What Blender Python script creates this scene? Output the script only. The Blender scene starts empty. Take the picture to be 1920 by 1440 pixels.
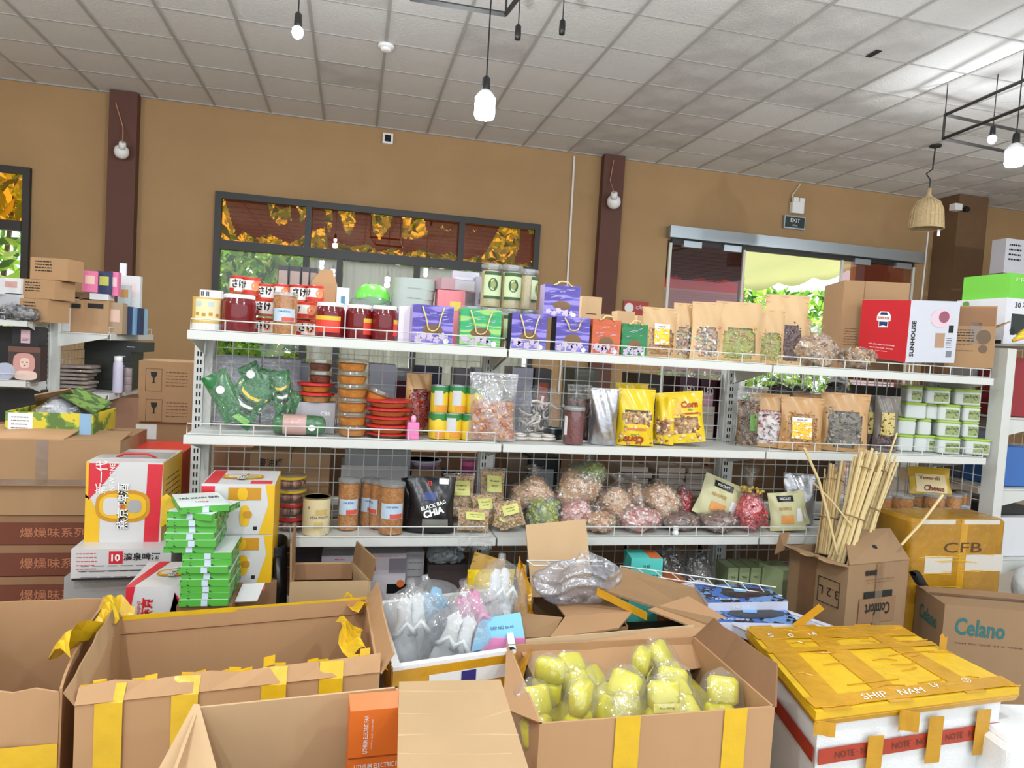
import bpy, math, random
import numpy as np
from mathutils import Vector as V, Matrix as Mx
random.seed(7)
PI = math.pi
SC = bpy.context.scene
COL = SC.collection
# ------------------------------------------------------------------ camera
CAMH = 1.55
FPX, PITCH, YAW, ROLL = 1296.8, -0.0505, 0.2286, 0.0606
_f = V((math.sin(YAW)*math.cos(PITCH), math.cos(YAW)*math.cos(PITCH), math.sin(PITCH)))
_r = V((math.cos(YAW), -math.sin(YAW), 0)); _u = _r.cross(_f)
CR = math.cos(ROLL)*_r + math.sin(ROLL)*_u
CU = -math.sin(ROLL)*_r + math.cos(ROLL)*_u
CF = _f
CP = V((0, 0, CAMH))
cam = bpy.data.cameras.new('camera'); camo = bpy.data.objects.new('camera', cam); COL.objects.link(camo)
cam.sensor_fit = 'HORIZONTAL'; cam.sensor_width = 36; cam.lens = FPX*36/1920; cam.clip_start = .02
_m = Mx.Identity(4)
for i, a in enumerate((CR, CU, -CF)):
    for j in range(3): _m[j][i] = a[j]
_m.translation = CP
camo.matrix_world = _m
SC.camera = camo
# ------------------------------------------------------------------ world / light / exposure
wd = bpy.data.worlds.new('overcast_sky'); SC.world = wd; wd.use_nodes = True
bg = wd.node_tree.nodes['Background']; bg.inputs[0].default_value = (.86, .93, 1, 1); bg.inputs[1].default_value = 1.5
SC.view_settings.view_transform = 'Standard'; SC.view_settings.look = 'None'
SC.view_settings.exposure = 0.12; SC.view_settings.gamma = 1; SC.view_settings.use_curve_mapping = False
LAMP_W = 78
sun = bpy.data.lights.new('sun', 'SUN'); sun.energy = 8; sun.angle = .02; sun.color = (1, .96, .86); suno = bpy.data.objects.new('sun', sun); COL.objects.link(suno)
suno.rotation_euler = V((-.35, -.5, -.8)).to_track_quat('-Z', 'Y').to_euler()
cy = SC.cycles
cy.use_denoising = True; cy.max_bounces = 6; cy.diffuse_bounces = 3; cy.glossy_bounces = 3; cy.transmission_bounces = 4
cy.transparent_max_bounces = 24; cy.caustics_reflective = False; cy.caustics_refractive = False; cy.sample_clamp_indirect = 6
# ------------------------------------------------------------------ helpers: pixel <-> place
def ray(a, b): return CF + CR*((a-960)/FPX) - CU*((b-720)/FPX)
def at(a, b, Y): d = ray(a, b); return CP + d*(Y/d.y)
def atx(a, b, X): d = ray(a, b); return CP + d*(X/d.x)
def atz(a, b, z): d = ray(a, b); return CP + d*((z-CAMH)/d.z)
def px(P):
    P = V(P)-CP; w = P.dot(CF)
    return (960+FPX*P.dot(CR)/w, 720-FPX*P.dot(CU)/w) if w > .01 else (1e9, 1e9)
def mpp(P): return (V(P)-CP).dot(CF)/FPX          # metres per pixel at a place
# ------------------------------------------------------------------ materials
def lin(c):
    return tuple(((x/255)/12.92 if x/255 <= .04045 else ((x/255+.055)/1.055)**2.4) for x in c)
MAT = {}
def mat(name, c=(200, 200, 200), rough=.5, metal=0, spec=.5, noise=0, nscale=8, c2=None, bump=0, bscale=60, emit=0, stretch=None, trans=0, alpha=1):
    if name in MAT: return MAT[name]
    m = bpy.data.materials.new(name); m.use_nodes = True; nt = m.node_tree; N = nt.nodes; L = nt.links
    p = N['Principled BSDF']; col = (*lin(c), 1)
    p.inputs['Base Color'].default_value = col; p.inputs['Roughness'].default_value = rough
    p.inputs['Metallic'].default_value = metal; p.inputs['Specular IOR Level'].default_value = spec
    if alpha < 1: p.inputs['Alpha'].default_value = alpha
    if emit:
        p.inputs['Emission Color'].default_value = col; p.inputs['Emission Strength'].default_value = emit
    if noise or bump:
        tc = N.new('ShaderNodeTexCoord'); mp = N.new('ShaderNodeMapping'); L.new(tc.outputs['Object'], mp.inputs[0])
        if stretch: mp.inputs['Scale'].default_value = stretch
    if noise:
        n = N.new('ShaderNodeTexNoise'); n.inputs['Scale'].default_value = nscale; n.inputs['Detail'].default_value = 5
        L.new(mp.outputs[0], n.inputs['Vector'])
        r = N.new('ShaderNodeValToRGB'); r.color_ramp.elements[0].position = .5-.25; r.color_ramp.elements[1].position = .5+.25
        cc = lin(c2) if c2 else tuple(x*(1-noise) for x in lin(c))
        r.color_ramp.elements[0].color = (*cc, 1); r.color_ramp.elements[1].color = col
        L.new(n.outputs['Fac'], r.inputs[0]); L.new(r.outputs[0], p.inputs['Base Color'])
    if trans:
        tr = N.new('ShaderNodeBsdfTranslucent'); tr.inputs[0].default_value = col; mx = N.new('ShaderNodeMixShader'); mx.inputs[0].default_value = trans
        L.new(p.outputs[0], mx.inputs[1]); L.new(tr.outputs[0], mx.inputs[2]); L.new(mx.outputs[0], N['Material Output'].inputs[0])
    if bump:
        n2 = N.new('ShaderNodeTexNoise'); n2.inputs['Scale'].default_value = bscale; n2.inputs['Detail'].default_value = 3
        L.new(mp.outputs[0], n2.inputs['Vector'])
        b = N.new('ShaderNodeBump'); b.inputs['Strength'].default_value = bump; b.inputs['Distance'].default_value = .01
        L.new(n2.outputs['Fac'], b.inputs['Height']); L.new(b.outputs[0], p.inputs['Normal'])
    MAT[name] = m; return m
def film(name, c=(255, 255, 255), gloss=.16, haze=.1, rough=.12, bscale=25, bump=.6):
    """thin clear or tinted plastic: mostly see-through, a little haze, sharp creased highlights"""
    if name in MAT: return MAT[name]
    m = bpy.data.materials.new(name); m.use_nodes = True; nt = m.node_tree; N = nt.nodes; L = nt.links
    for n in list(N): N.remove(n)
    o = N.new('ShaderNodeOutputMaterial'); t = N.new('ShaderNodeBsdfTransparent'); t.inputs[0].default_value = (*lin(c), 1)
    g = N.new('ShaderNodeBsdfGlossy'); g.inputs['Roughness'].default_value = rough
    d = N.new('ShaderNodeBsdfDiffuse'); d.inputs[0].default_value = (*lin(c), 1)
    a = N.new('ShaderNodeMixShader'); a.inputs[0].default_value = haze; b = N.new('ShaderNodeMixShader'); b.inputs[0].default_value = gloss
    L.new(t.outputs[0], a.inputs[1]); L.new(d.outputs[0], a.inputs[2]); L.new(a.outputs[0], b.inputs[1]); L.new(g.outputs[0], b.inputs[2]); L.new(b.outputs[0], o.inputs[0])
    if bump:
        tc = N.new('ShaderNodeTexCoord'); n = N.new('ShaderNodeTexNoise'); n.inputs['Scale'].default_value = bscale; n.inputs['Detail'].default_value = 2
        bp = N.new('ShaderNodeBump'); bp.inputs['Strength'].default_value = bump; bp.inputs['Distance'].default_value = .02
        L.new(tc.outputs['Object'], n.inputs['Vector']); L.new(n.outputs['Fac'], bp.inputs['Height']); L.new(bp.outputs[0], g.inputs['Normal'])
    MAT[name] = m; return m
def spots(name, c, c2, scale=40, thr=.55, rough=.5, c3=None, diag=False):
    """flat print: blotches of colour two (and three) over colour one"""
    if name in MAT: return MAT[name]
    m = bpy.data.materials.new(name); m.use_nodes = True; nt = m.node_tree; N = nt.nodes; L = nt.links
    p = N['Principled BSDF']; p.inputs['Roughness'].default_value = rough
    tc = N.new('ShaderNodeTexCoord'); n = N.new('ShaderNodeTexNoise'); n.inputs['Scale'].default_value = scale; n.inputs['Detail'].default_value = 2
    if diag:
        mp = N.new('ShaderNodeMapping'); mp.inputs['Rotation'].default_value = (0, .7, 0); mp.inputs['Scale'].default_value = (.12, 1, 1); L.new(tc.outputs['Object'], mp.inputs[0]); L.new(mp.outputs[0], n.inputs['Vector'])
    else: L.new(tc.outputs['Object'], n.inputs['Vector'])
    r = N.new('ShaderNodeValToRGB'); r.color_ramp.interpolation = 'LINEAR' if diag else 'CONSTANT'
    r.color_ramp.elements[0].color = (*lin(c), 1); r.color_ramp.elements[1].position = thr; r.color_ramp.elements[1].color = (*lin(c2), 1)
    if c3: e = r.color_ramp.elements.new(thr+.07); e.color = (*lin(c3), 1)
    L.new(n.outputs['Fac'], r.inputs[0]); L.new(r.outputs[0], p.inputs['Base Color']); MAT[name] = m; return m
# ------------------------------------------------------------------ helpers: meshes
_ICO = None
def ico():
    global _ICO
    if _ICO is None:
        t = (1+5**.5)/2
        v = [V(a).normalized() for a in ((-1, t, 0), (1, t, 0), (-1, -t, 0), (1, -t, 0), (0, -1, t), (0, 1, t), (0, -1, -t), (0, 1, -t), (t, 0, -1), (t, 0, 1), (-t, 0, -1), (-t, 0, 1))]
        f = [(0, 11, 5), (0, 5, 1), (0, 1, 7), (0, 7, 10), (0, 10, 11), (1, 5, 9), (5, 11, 4), (11, 10, 2), (10, 7, 6), (7, 1, 8), (3, 9, 4), (3, 4, 2), (3, 2, 6), (3, 6, 8), (3, 8, 9), (4, 9, 5), (2, 4, 11), (6, 2, 10), (8, 6, 7), (9, 8, 1)]
        _ICO = (v, f)
    return _ICO
_TXT = {}
def txt(s, bold=0):
    """flat letter outlines (filled) of height about 1, from the built-in font"""
    k = (s, bold)
    if k not in _TXT:
        cu = bpy.data.curves.new('t', 'FONT'); cu.body = s; cu.size = 1; cu.resolution_u = 2; cu.offset = bold; cu.align_x = 'CENTER'; cu.align_y = 'CENTER'
        o = bpy.data.objects.new('t', cu); COL.objects.link(o)
        me = bpy.data.meshes.new_from_object(o.evaluated_get(bpy.context.evaluated_depsgraph_get()))
        vs = [(v.co.x, v.co.y) for v in me.vertices]; fs = [tuple(p.vertices) for p in me.polygons]
        xs = [v[0] for v in vs] or [0]; ys = [v[1] for v in vs] or [0]
        cx, cyy = (min(xs)+max(xs))/2, (min(ys)+max(ys))/2
        _TXT[k] = ([(a-cx, b-cyy) for a, b in vs], fs, max(xs)-min(xs), max(ys)-min(ys))
        bpy.data.objects.remove(o); bpy.data.curves.remove(cu); bpy.data.meshes.remove(me)
    return _TXT[k]
WM = {}
class MB:
    def __init__(s): s.v = []; s.f = []; s.m = []
    def add(s, vs, fs, mi=0):
        n = len(s.v); s.v += [V(a) for a in vs]; s.f += [tuple(i+n for i in q) for q in fs]; s.m += [mi]*len(fs); return s
    def poly(s, pts, mi=0): return s.add(pts, [tuple(range(len(pts)))], mi)
    def hexa(s, c, mi=0):          # bottom four (counter-clockwise), top four
        return s.add(c, [(3, 2, 1, 0), (4, 5, 6, 7), (0, 1, 5, 4), (1, 2, 6, 5), (2, 3, 7, 6), (3, 0, 4, 7)], mi)
    def box(s, c, d, rz=0, mi=0, R=None):
        x, y, z = d[0]/2, d[1]/2, d[2]/2; R = R or Mx.Rotation(rz, 3, 'Z')
        return s.hexa([V(c)+R @ V(p) for p in ((-x, -y, -z), (x, -y, -z), (x, y, -z), (-x, y, -z), (-x, -y, z), (x, -y, z), (x, y, z), (-x, y, z))], mi)
    def bevbox(s, c, d, b=.01, rz=0, mi=0, R=None, seg=2):   # box with rounded vertical edges and softened top and bottom
        x, y, z = d[0]/2, d[1]/2, d[2]/2; R = R or Mx.Rotation(rz, 3, 'Z'); n = 4*(seg+1); rings = []
        for zz, ins in ((-z, b*.5), (-z+b*.5, 0), (z-b*.5, 0), (z, b*.5)):
            for qx, qy, a0 in ((1, 1, 0), (-1, 1, PI/2), (-1, -1, PI), (1, -1, 1.5*PI)):
                for k in range(seg+1):
                    a = a0+k*PI/2/seg
                    rings.append(V(c)+R @ V((qx*(x-b)+(b-ins)*math.cos(a), qy*(y-b)+(b-ins)*math.sin(a), zz)))
        fs = [(r*n+k, r*n+(k+1) % n, (r+1)*n+(k+1) % n, (r+1)*n+k) for r in range(3) for k in range(n)]
        fs += [tuple(range(n-1, -1, -1)), tuple(range(3*n, 4*n))]
        return s.add(rings, fs, mi)
    def lathe(s, prof, n=20, c=(0, 0, 0), mi=0, R=None, sx=1, sy=1, capb=True, capt=True):
        c = V(c); vs = []
        for r, z in prof:
            for k in range(n):
                a = 2*PI*k/n; p = V((r*sx*math.cos(a), r*sy*math.sin(a), z)); vs.append(c+(R @ p if R else p))
        m = len(prof); fs = [(j*n+k, j*n+(k+1) % n, (j+1)*n+(k+1) % n, (j+1)*n+k) for j in range(m-1) for k in range(n)]
        if capb: fs.append(tuple(range(n-1, -1, -1)))
        if capt: fs.append(tuple(range((m-1)*n, m*n)))
        return s.add(vs, fs, mi)
    def tube(s, path, r=.003, n=5, mi=0, closed=False):
        path = [V(p) for p in path]; vs = []; m = len(path)
        for i, p in enumerate(path):
            t = ((path[(i+1) % m] if closed or i < m-1 else p)-(path[i-1] if closed or i else p)).normalized()
            a = t.cross(V((0, 0, 1)) if abs(t.z) < .9 else V((1, 0, 0))).normalized(); b = t.cross(a)
            rr = r[i] if isinstance(r, (list, tuple)) else r
            vs += [p+(a*math.cos(2*PI*k/n)+b*math.sin(2*PI*k/n))*rr for k in range(n)]
        e = m if closed else m-1
        fs = [(i*n+k, i*n+(k+1) % n, ((i+1) % m)*n+(k+1) % n, ((i+1) % m)*n+k) for i in range(e) for k in range(n)]
        if not closed: fs += [tuple(range(n-1, -1, -1)), tuple(range((m-1)*n, m*n))]
        return s.add(vs, fs, mi)
    def grid(s, fn, nu, nv, mi=0, cu=False):
        vs = [fn(i/nu, j/nv) for j in range(nv+1) for i in range(nu+1)]; w = nu+1
        return s.add(vs, [(j*w+i, j*w+i+1, (j+1)*w+i+1, (j+1)*w+i) for j in range(nv) for i in range(nu)], mi)
    def blob(s, c, r, mi=0, jit=0, R=None):
        v, f = ico(); r = V(r) if hasattr(r, '__len__') else V((r, r, r))
        q = R or Mx.Rotation(random.random()*6, 3, (random.random(), random.random(), random.random()+.1))
        return s.add([V(c)+q @ V((a.x*r.x, a.y*r.y, a.z*r.z))*(1+random.uniform(-jit, jit)) for a in v], f, mi)
    def text(s, t, o, right, up, h, mi=0, bold=0, wmax=None, fn=None):
        vs, fs, w, hh = txt(t, bold); k = h/max(hh, .01); kx = k
        if wmax: kx = wmax/max(w, .01)
        if fn: return s.add([fn(a*kx, b*k) for a, b in vs], fs, mi)
        right = V(right).normalized(); up = V(up).normalized()
        return s.add([V(o)+right*(a*kx)+up*(b*k) for a, b in vs], fs, mi)
    def build(s, name, mats, parent=None, w=False, smooth=False, autobase=False):
        me = bpy.data.meshes.new(name); vs = s.v
        if parent is not None and w:
            inv = WM[parent.name].inverted(); vs = [inv @ a for a in vs]
        loc = None
        if parent is None:
            lo = [min(a[i] for a in vs) for i in range(3)]; hi = [max(a[i] for a in vs) for i in range(3)]
            loc = V(((lo[0]+hi[0])/2, (lo[1]+hi[1])/2, lo[2])); vs = [a-loc for a in vs]
        me.from_pydata([tuple(a) for a in vs], [], s.f)
        for x in (mats if isinstance(mats, (list, tuple)) else [mats]): me.materials.append(x)
        me.polygons.foreach_set('material_index', s.m)
        if smooth: me.polygons.foreach_set('use_smooth', [True]*len(s.f))
        o = bpy.data.objects.new(name, me); COL.objects.link(o)
        if parent is not None: o.parent = parent; WM[o.name] = WM[parent.name]
        else: o.location = loc; WM[o.name] = Mx.Translation(loc)
        return o
def sub(o, angle=.6):
    me = o.data
    me.polygons.foreach_set('use_smooth', [True]*len(me.polygons))
    if hasattr(me, 'set_sharp_from_angle'): me.set_sharp_from_angle(angle=angle)
    return o
def tag(o, label, cat, group=None):
    o['label'] = label; o['category'] = cat
    if group: o['group'] = group
    return o
def thing(name, label, cat, loc=(0, 0, 0), rz=0, group=None, R=None):
    o = bpy.data.objects.new(name, None); COL.objects.link(o); o.empty_display_size = .05
    m = Mx.Translation(V(loc)) @ (R.to_4x4() if R else Mx.Rotation(rz, 4, 'Z')); o.matrix_local = m; WM[o.name] = m
    return tag(o, label, cat, group)
def struct(o): o['kind'] = 'structure'; return o
def stuff(o): o['kind'] = 'stuff'; return o
def part(name, mats, parent, w=False, smooth=False):
    """returns a mesh collector whose .done() links it as a part"""
    b = MB(); b.done = lambda: b.build(name, mats, parent, w, smooth); return b
def root_struct(name, loc=(0, 0, 0)):
    o = bpy.data.objects.new(name, None); COL.objects.link(o); o.location = loc; WM[o.name] = Mx.Translation(V(loc)); return struct(o)
def instance(name, src, parent, loc):
    o = bpy.data.objects.new(name, src.data); COL.objects.link(o); o.parent = parent; o.location = loc; return o
# ------------------------------------------------------------------ common materials
m_wall = mat('ochre_plaster', (176, 142, 100), .9, noise=.14, nscale=1.3, bump=.35, bscale=90)
m_pillar = mat('maroon_paint', (96, 60, 48), .7, noise=.15, nscale=3)
m_floor = mat('pale_floor_tile', (196, 186, 170), .35, noise=.2, nscale=3)
m_tile = mat('ceiling_board', (214, 214, 213), .85, noise=.06, nscale=2.2, bump=.6, bscale=55)
m_tile2 = mat('stained_ceiling_board', (210, 209, 207), .85, noise=.4, nscale=2.6, c2=(176, 174, 173), bump=.6, bscale=55)
m_tbar = mat('ceiling_bar', (168, 166, 163), .6)
m_black = mat('black_metal', (28, 27, 26), .45)
m_blackp = mat('black_plastic', (22, 22, 23), .4)
m_wmetal = mat('white_powder_coat', (216, 217, 211), .38, noise=.05, nscale=6)
m_white = mat('white_plastic', (236, 236, 234), .4)
m_steel = mat('brushed_steel', (170, 180, 186), .35, metal=.8)
m_dark = mat('near_black', (16, 15, 14), .8)
m_lit = mat('lit_diffuser', (225, 240, 255), .4, emit=22)
m_lit2 = mat('bright_diffuser', (215, 236, 255), .4, emit=40)
CEIL = 4.096; WY = 8.59
# ------------------------------------------------------------------ room shell
fl = MB().box((3, 2.9, -.05), (18, 13, .1)).build('floor', m_floor); struct(fl)
gd = MB().box((3, 15, -.16), (40, 12, .1)).build('ground', mat('outdoor_paving', (150, 145, 130), .9, noise=.2)); struct(gd)
wb = root_struct('wall_back', (0, WY, 0))
OPEN = [(-5.4, -3.47, .9, 3.18), (-1.61, 2.235, .9, 3.14), (4.0, 7.9, 0, 3.16)]
b = part('plaster', m_wall, wb, w=True)
xs = [-6]+[q for o in OPEN for q in o[:2]]+[12]
for i in range(0, len(xs), 2): b.box(((xs[i]+xs[i+1])/2, WY+.1, CEIL/2), (xs[i+1]-xs[i], .2, CEIL))
for x0, x1, z0, z1 in OPEN:
    b.box(((x0+x1)/2, WY+.1, (z1+CEIL)/2), (x1-x0, .2, CEIL-z1))
    if z0: b.box(((x0+x1)/2, WY+.1, z0/2), (x1-x0, .2, z0))
b.done()
for x0, x1, dp in ((-2.70, -2.42, .12), (3.0, 3.28, .12)):
    b = part('pillar', m_pillar, wb, w=True); b.box(((x0+x1)/2, WY-dp/2, CEIL/2), (x1-x0, dp, CEIL)); b.done()
b = part('corner_pier', mat('pier_shaded_brown', (112, 84, 58), .9, noise=.1), wb, w=True); b.box((8.42, WY-.2, CEIL/2), (.5, .4, CEIL)); b.done()  # brown darkened in the paint colour for shade on the pier
b = part('surface_conduit', m_white, wb, w=True)
b.tube([at(1077, 293, WY-.015), at(1063, 545, WY-.015), V((2.62, WY-.015, 1.0))], .013, 6); b.done()
b = part('surface_conduit', m_white, wb, w=True)
b.tube([V((7.98, WY-.015, 3.9)), at(1741, 430, WY-.015), at(1727, 567, WY-.015), V((7.98, WY-.015, .9))], .013, 6); b.done()
for nm, X, sx in (('wall_left', -6, -.1), ('wall_right', 12, .1)):
    o = MB().box((X+sx, 2.9, CEIL/2), (.2, 11.6, CEIL)).build(nm, m_wall); struct(o)
# ceiling: boards in a T-bar grid
ce = root_struct('ceiling', (0, 0, CEIL))
OX, OY, T = -2.25-.6*6, 6.19-.6*16, .6
NX, NY = 29, 20
vis = []; rest = MB()
for i in range(NX):
    for j in range(NY):
        x, y = OX+T*i, OY+T*j
        ok = False
        if y > .5:
            for ax in (0, .5, 1):
                for ay in (0, .5, 1):
                    a, c = px((x+T*ax, y+T*ay, CEIL)); ok |= (-20 < a < 1940 and -20 < c < 1460)
        if ok and y+T < WY+.05: vis.append((x+T/2, y+T/2))
        else: rest.box((x+T/2, min(y+T/2, 8.9), CEIL+.016), (T-.004, T-.004, .02))
o = rest.build('ceiling_board_field', m_tile, ce, w=True); stuff(o)
vis.sort(key=lambda p: (p[0]**2+p[1]**2)); vis = vis[:300]
src = {}
for k, (x, y) in enumerate(vis):
    st = (x > 2.6 and 4.5 < y < 7.7 and (k % 3 != 0)) or k % 13 == 5
    if st not in src:
        src[st] = MB().box((0, 0, .012), (T-.012, T-.012, .016)).build('ceiling_board', m_tile2 if st else m_tile, ce); src[st].location = (x, y, random.uniform(0, .003))
    else: instance('ceiling_board', src[st], ce, (x, y, random.uniform(0, .003)))
b = part('ceiling_grid', m_tbar, ce, w=True)
for i in range(NX+1): b.box((OX+T*i, 2.9, CEIL+.003), (.024, 11.4, .012))
for j in range(NY): b.box((OX+T*NX/2, OY+T*j, CEIL+.004), (T*NX, .014, .010))
b.box((3, WY-.012, CEIL+.001), (18, .024, .02)); b.done()
b = part('missing_board_slot', m_dark, ce, w=True); c = atz(1638, 101, CEIL-.002); b.box(c, (.05, .13, .003)); b.done()
# ------------------------------------------------------------------ windows
m_frame = mat('dark_window_frame', (38, 36, 35), .45)
m_amber = film('amber_glass', (255, 196, 92), gloss=.05, haze=.0, rough=.01, bump=0)
m_clear = film('clear_glass', (250, 252, 250), gloss=.05, haze=.0, rough=.01, bump=0)
m_plum = film('smoky_door_glass', (225, 205, 205), gloss=.07, haze=.0, rough=.01, bump=0)
m_curtain = mat('cream_curtain', (232, 228, 214), .9, noise=.1, nscale=3)
def window(name, x0, x1, z0, z1, zt, ups, lows):
    r = root_struct(name, ((x0+x1)/2, WY, z0)); y = WY-.02
    def bar(xa, xb, za, zb, d=.07, nm='frame_bar'):
        b = part(nm, m_frame, r, w=True); b.box(((xa+xb)/2, y, (za+zb)/2), (abs(xb-xa), d, abs(zb-za))); b.done()
    bar(x0, x1, z1-.075, z1); bar(x0, x1, z0, z0+.07); bar(x0, x0+.07, z0+.07, z1-.075); bar(x1-.07, x1, z0+.07, z1-.075); bar(x0+.07, x1-.07, zt-.06, zt+.045, .09, 'transom_bar')
    e = [x0+.07]+ups+[x1-.07]
    for u in ups: bar(u-.035, u+.035, zt+.045, z1-.075, nm='mullion')
    for i in range(len(e)-1):
        b = part('amber_pane', m_amber, r, w=True); b.box(((e[i]+e[i+1])/2, WY+.03, (zt+z1)/2-.02), (e[i+1]-e[i], .006, z1-zt-.11)); b.done()
    e = [x0+.07]+lows+[x1-.07]
    for u in lows: bar(u-.035, u+.035, z0+.07, zt-.06, nm='mullion')
    for i in range(len(e)-1):
        b = part('clear_pane', m_clear, r, w=True); b.box(((e[i]+e[i+1])/2, WY+.03, (z0+zt)/2), (e[i+1]-e[i], .006, zt-z0-.12)); b.done()
    return r
window('window_1', -5.4, -3.47, .9, 3.18, 2.56, [-4.5], [-4.5])
_u1, _u2 = at(579, 410, WY).x, at(864, 450, WY).x
_l = [at(q, 520, WY).x for q in (573, 636, 781)]
window('window_2', -1.605, 2.235, .9, 3.14, 2.55, [_u1, _u2], _l)
# curtains behind the lower panes (each a gathered sheet)
for k, (xa, xb, ph, lab) in enumerate(((_l[0]+.04, _l[1]-.02, 0, 'narrow pleated cream curtain at the left of the window'), (_l[1]+.04, _l[2]-.03, 2, 'wide pleated cream curtain behind the middle window pane'), (_l[2]+.04, 2.15, 4, 'pale pleated curtain behind the rightmost window pane'))):
    b = MB(); W = xb-xa
    b.grid(lambda u, v: V((xa+W*u, WY+.16+.022*math.sin(u*W*62+ph+.6*math.sin(v*5))*(.6+.4*math.sin(u*9+ph)), .95+1.55*v)), 90, 6)
    o = tag(b.build('curtain', m_curtain, smooth=True), lab, 'curtain', 'curtains of the middle window')
# ------------------------------------------------------------------ glass door with steel head rail
dr = root_struct('door_1', (5.95, WY, 0))
b = part('head_rail', m_steel, dr, w=True); b.box((5.95, WY-.06, 3.215), (3.96, .14, .15)); b.done()
b = part('head_recess', m_frame, dr, w=True); b.box((5.95, WY-.0, 3.11), (3.8, .06, .06)); b.done()
for x0, x1 in ((4.03, 5.12), (6.66, 7.85)):
    b = part('glass_leaf', m_plum, dr, w=True); b.box(((x0+x1)/2, WY-.03, 1.55), (x1-x0, .012, 3.06)); b.done()
    for xx in (x0+.3, x1-.2):
        b = part('patch_fitting', m_steel, dr, w=True); b.box((xx, WY-.05, 3.08), (.26, .05, .08)); b.done()
    for xx in (x0, x1):
        b = part('edge_strip', mat('pale_edge_strip', (214, 216, 206), .5), dr, w=True); b.box((xx, WY-.03, 1.55), (.035, .03, 3.06)); b.done()
# ------------------------------------------------------------------ outdoors
m_can = mat('brown_canvas', (76, 56, 48), .9, noise=.12, nscale=5, bump=.2)
m_lf = [mat('leaf_%s' % n, c, .5, trans=.5) for n, c in (('bright', (168, 210, 84)), ('mid', (120, 178, 66)), ('pale', (206, 230, 140)), ('deep', (66, 112, 46)))]
def inpoly(x, y, P):
    r = False; n = len(P)
    for i in range(n):
        (a, b), (c, d) = P[i], P[i-1]
        if (b > y) != (d > y) and x < (c-a)*(y-b)/(d-b)+a: r = not r
    return r
def sheet(name, label, m, Y, outline, holes, step=.02, cat='awning', fold=.02):
    """hanging cloth at depth Y with a cut outline and torn holes, built cell by cell with a little thickness"""
    O = [(at(a, c, Y).x, at(a, c, Y).z) for a, c in outline]; Hs = [[(at(a, c, Y).x, at(a, c, Y).z) for a, c in h] for h in holes]
    x0, x1 = min(p[0] for p in O), max(p[0] for p in O); z0, z1 = min(p[1] for p in O), max(p[1] for p in O)
    nx, nz = int((x1-x0)/step)+1, int((z1-z0)/step)+1; idx = {}; vs = []; fs = []
    def vid(i, j):
        if (i, j) not in idx:
            x, z = x0+i*step, z0+j*step; idx[(i, j)] = len(vs); vs.append((x, Y+fold*math.sin(x*7)+.3*(z1-z)*.05, z))
        return idx[(i, j)]
    for i in range(nx):
        for j in range(nz):
            cx, cz = x0+(i+.5)*step, z0+(j+.5)*step
            if inpoly(cx, cz, O) and not any(inpoly(cx, cz, h) for h in Hs): fs.append((vid(i, j), vid(i+1, j), vid(i+1, j+1), vid(i, j+1)))
    o = MB().add(vs, fs).build(name, m); md = o.modifiers.new('thick', 'SOLIDIFY'); md.thickness = .008
    for xx in (x0, x1): b = part('post', m_black, o, w=True); b.tube([(xx, Y+.06, -.11), (xx, Y+.06, z1)], .015, 6); b.done()
    return tag(o, label, cat)
def q6(x0, y0, pts): return [(x0+a/6, y0+b/6) for a, b in pts]
A = lambda p: q6(400, 340, p); Bq = lambda p: q6(700, 340, p)
sheet('awning', 'torn brown awning with scalloped hem behind amber window panes', m_can, 9.7,
      A([(90, 100), (260, 620), (330, 560), (420, 610), (480, 640), (640, 590), (720, 640), (850, 695), (1000, 625), (1090, 560), (1250, 520), (1310, 780), (1380, 770), (1400, 680), (1520, 730), (1650, 720), (1720, 700), (1820, 760)]) +
      Bq([(0, 760), (60, 785), (140, 775), (230, 745), (300, 785), (380, 808), (470, 790), (570, 750), (640, 800), (740, 828), (880, 800), (960, 860), (1060, 880), (1190, 830), (1220, 850), (1290, 760), (1430, 500), (1480, 380), (1650, 520), (1640, 760), (1590, 860), (1600, 920), (1680, 930), (1840, 880), (1850, 240), (0, 0)]),
      [A([(610, 230), (720, 240), (700, 270), (760, 320), (865, 280), (870, 400), (890, 450), (830, 430), (835, 480), (740, 490), (640, 380)]), A([(930, 265), (1040, 270), (1035, 400), (990, 460), (960, 420), (985, 390)]),
       A([(1255, 295), (1330, 300), (1345, 480), (1300, 600), (1270, 500)]), A([(1395, 310), (1590, 320), (1605, 470), (1525, 615), (1490, 580)]),
       A([(1780, 350), (2015, 360), (2000, 500), (1900, 600), (1870, 655), (1800, 560)]), Bq([(0, 350), (205, 370), (200, 480), (70, 655), (0, 560)]), Bq([(330, 390), (570, 410), (615, 600), (450, 660), (320, 640)]),
       Bq([(750, 510), (790, 500), (830, 540), (880, 540), (820, 565)]), Bq([(1115, 545), (1170, 550), (1140, 575)]), Bq([(1730, 535), (1820, 545), (1820, 600), (1760, 600)])], .018)
sheet('awning', 'dark plum awning with scalloped hem seen through left glass door', mat('plum_canvas', (62, 44, 50), .9), 9.4,
      q6(1240, 410, [(-60, 150), (-60, 650), (40, 660), (120, 655), (180, 640), (260, 680), (330, 690), (400, 680), (450, 660), (520, 690), (600, 705), (680, 690), (720, 685), (800, 715), (900, 720), (905, 150)]), [], .025)
b = MB()
_p = [at(1392, 440, 9.6), at(1600, 450, 9.6), at(1600, 500, 11.2), at(1392, 540, 11.2)]
m_cream = mat('cream_canvas', (226, 230, 196), .85, noise=.1, nscale=2, trans=.5)
def canopy(u, v):
    a = _p[0].lerp(_p[1], u); c = _p[3].lerp(_p[2], u); p = a.lerp(c, v); p.z += .05*math.sin(v*9+u*3)-(.10*abs(math.sin(u*10)) if v > .99 else 0)
    return p
b.grid(canopy, 60, 16)
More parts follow.
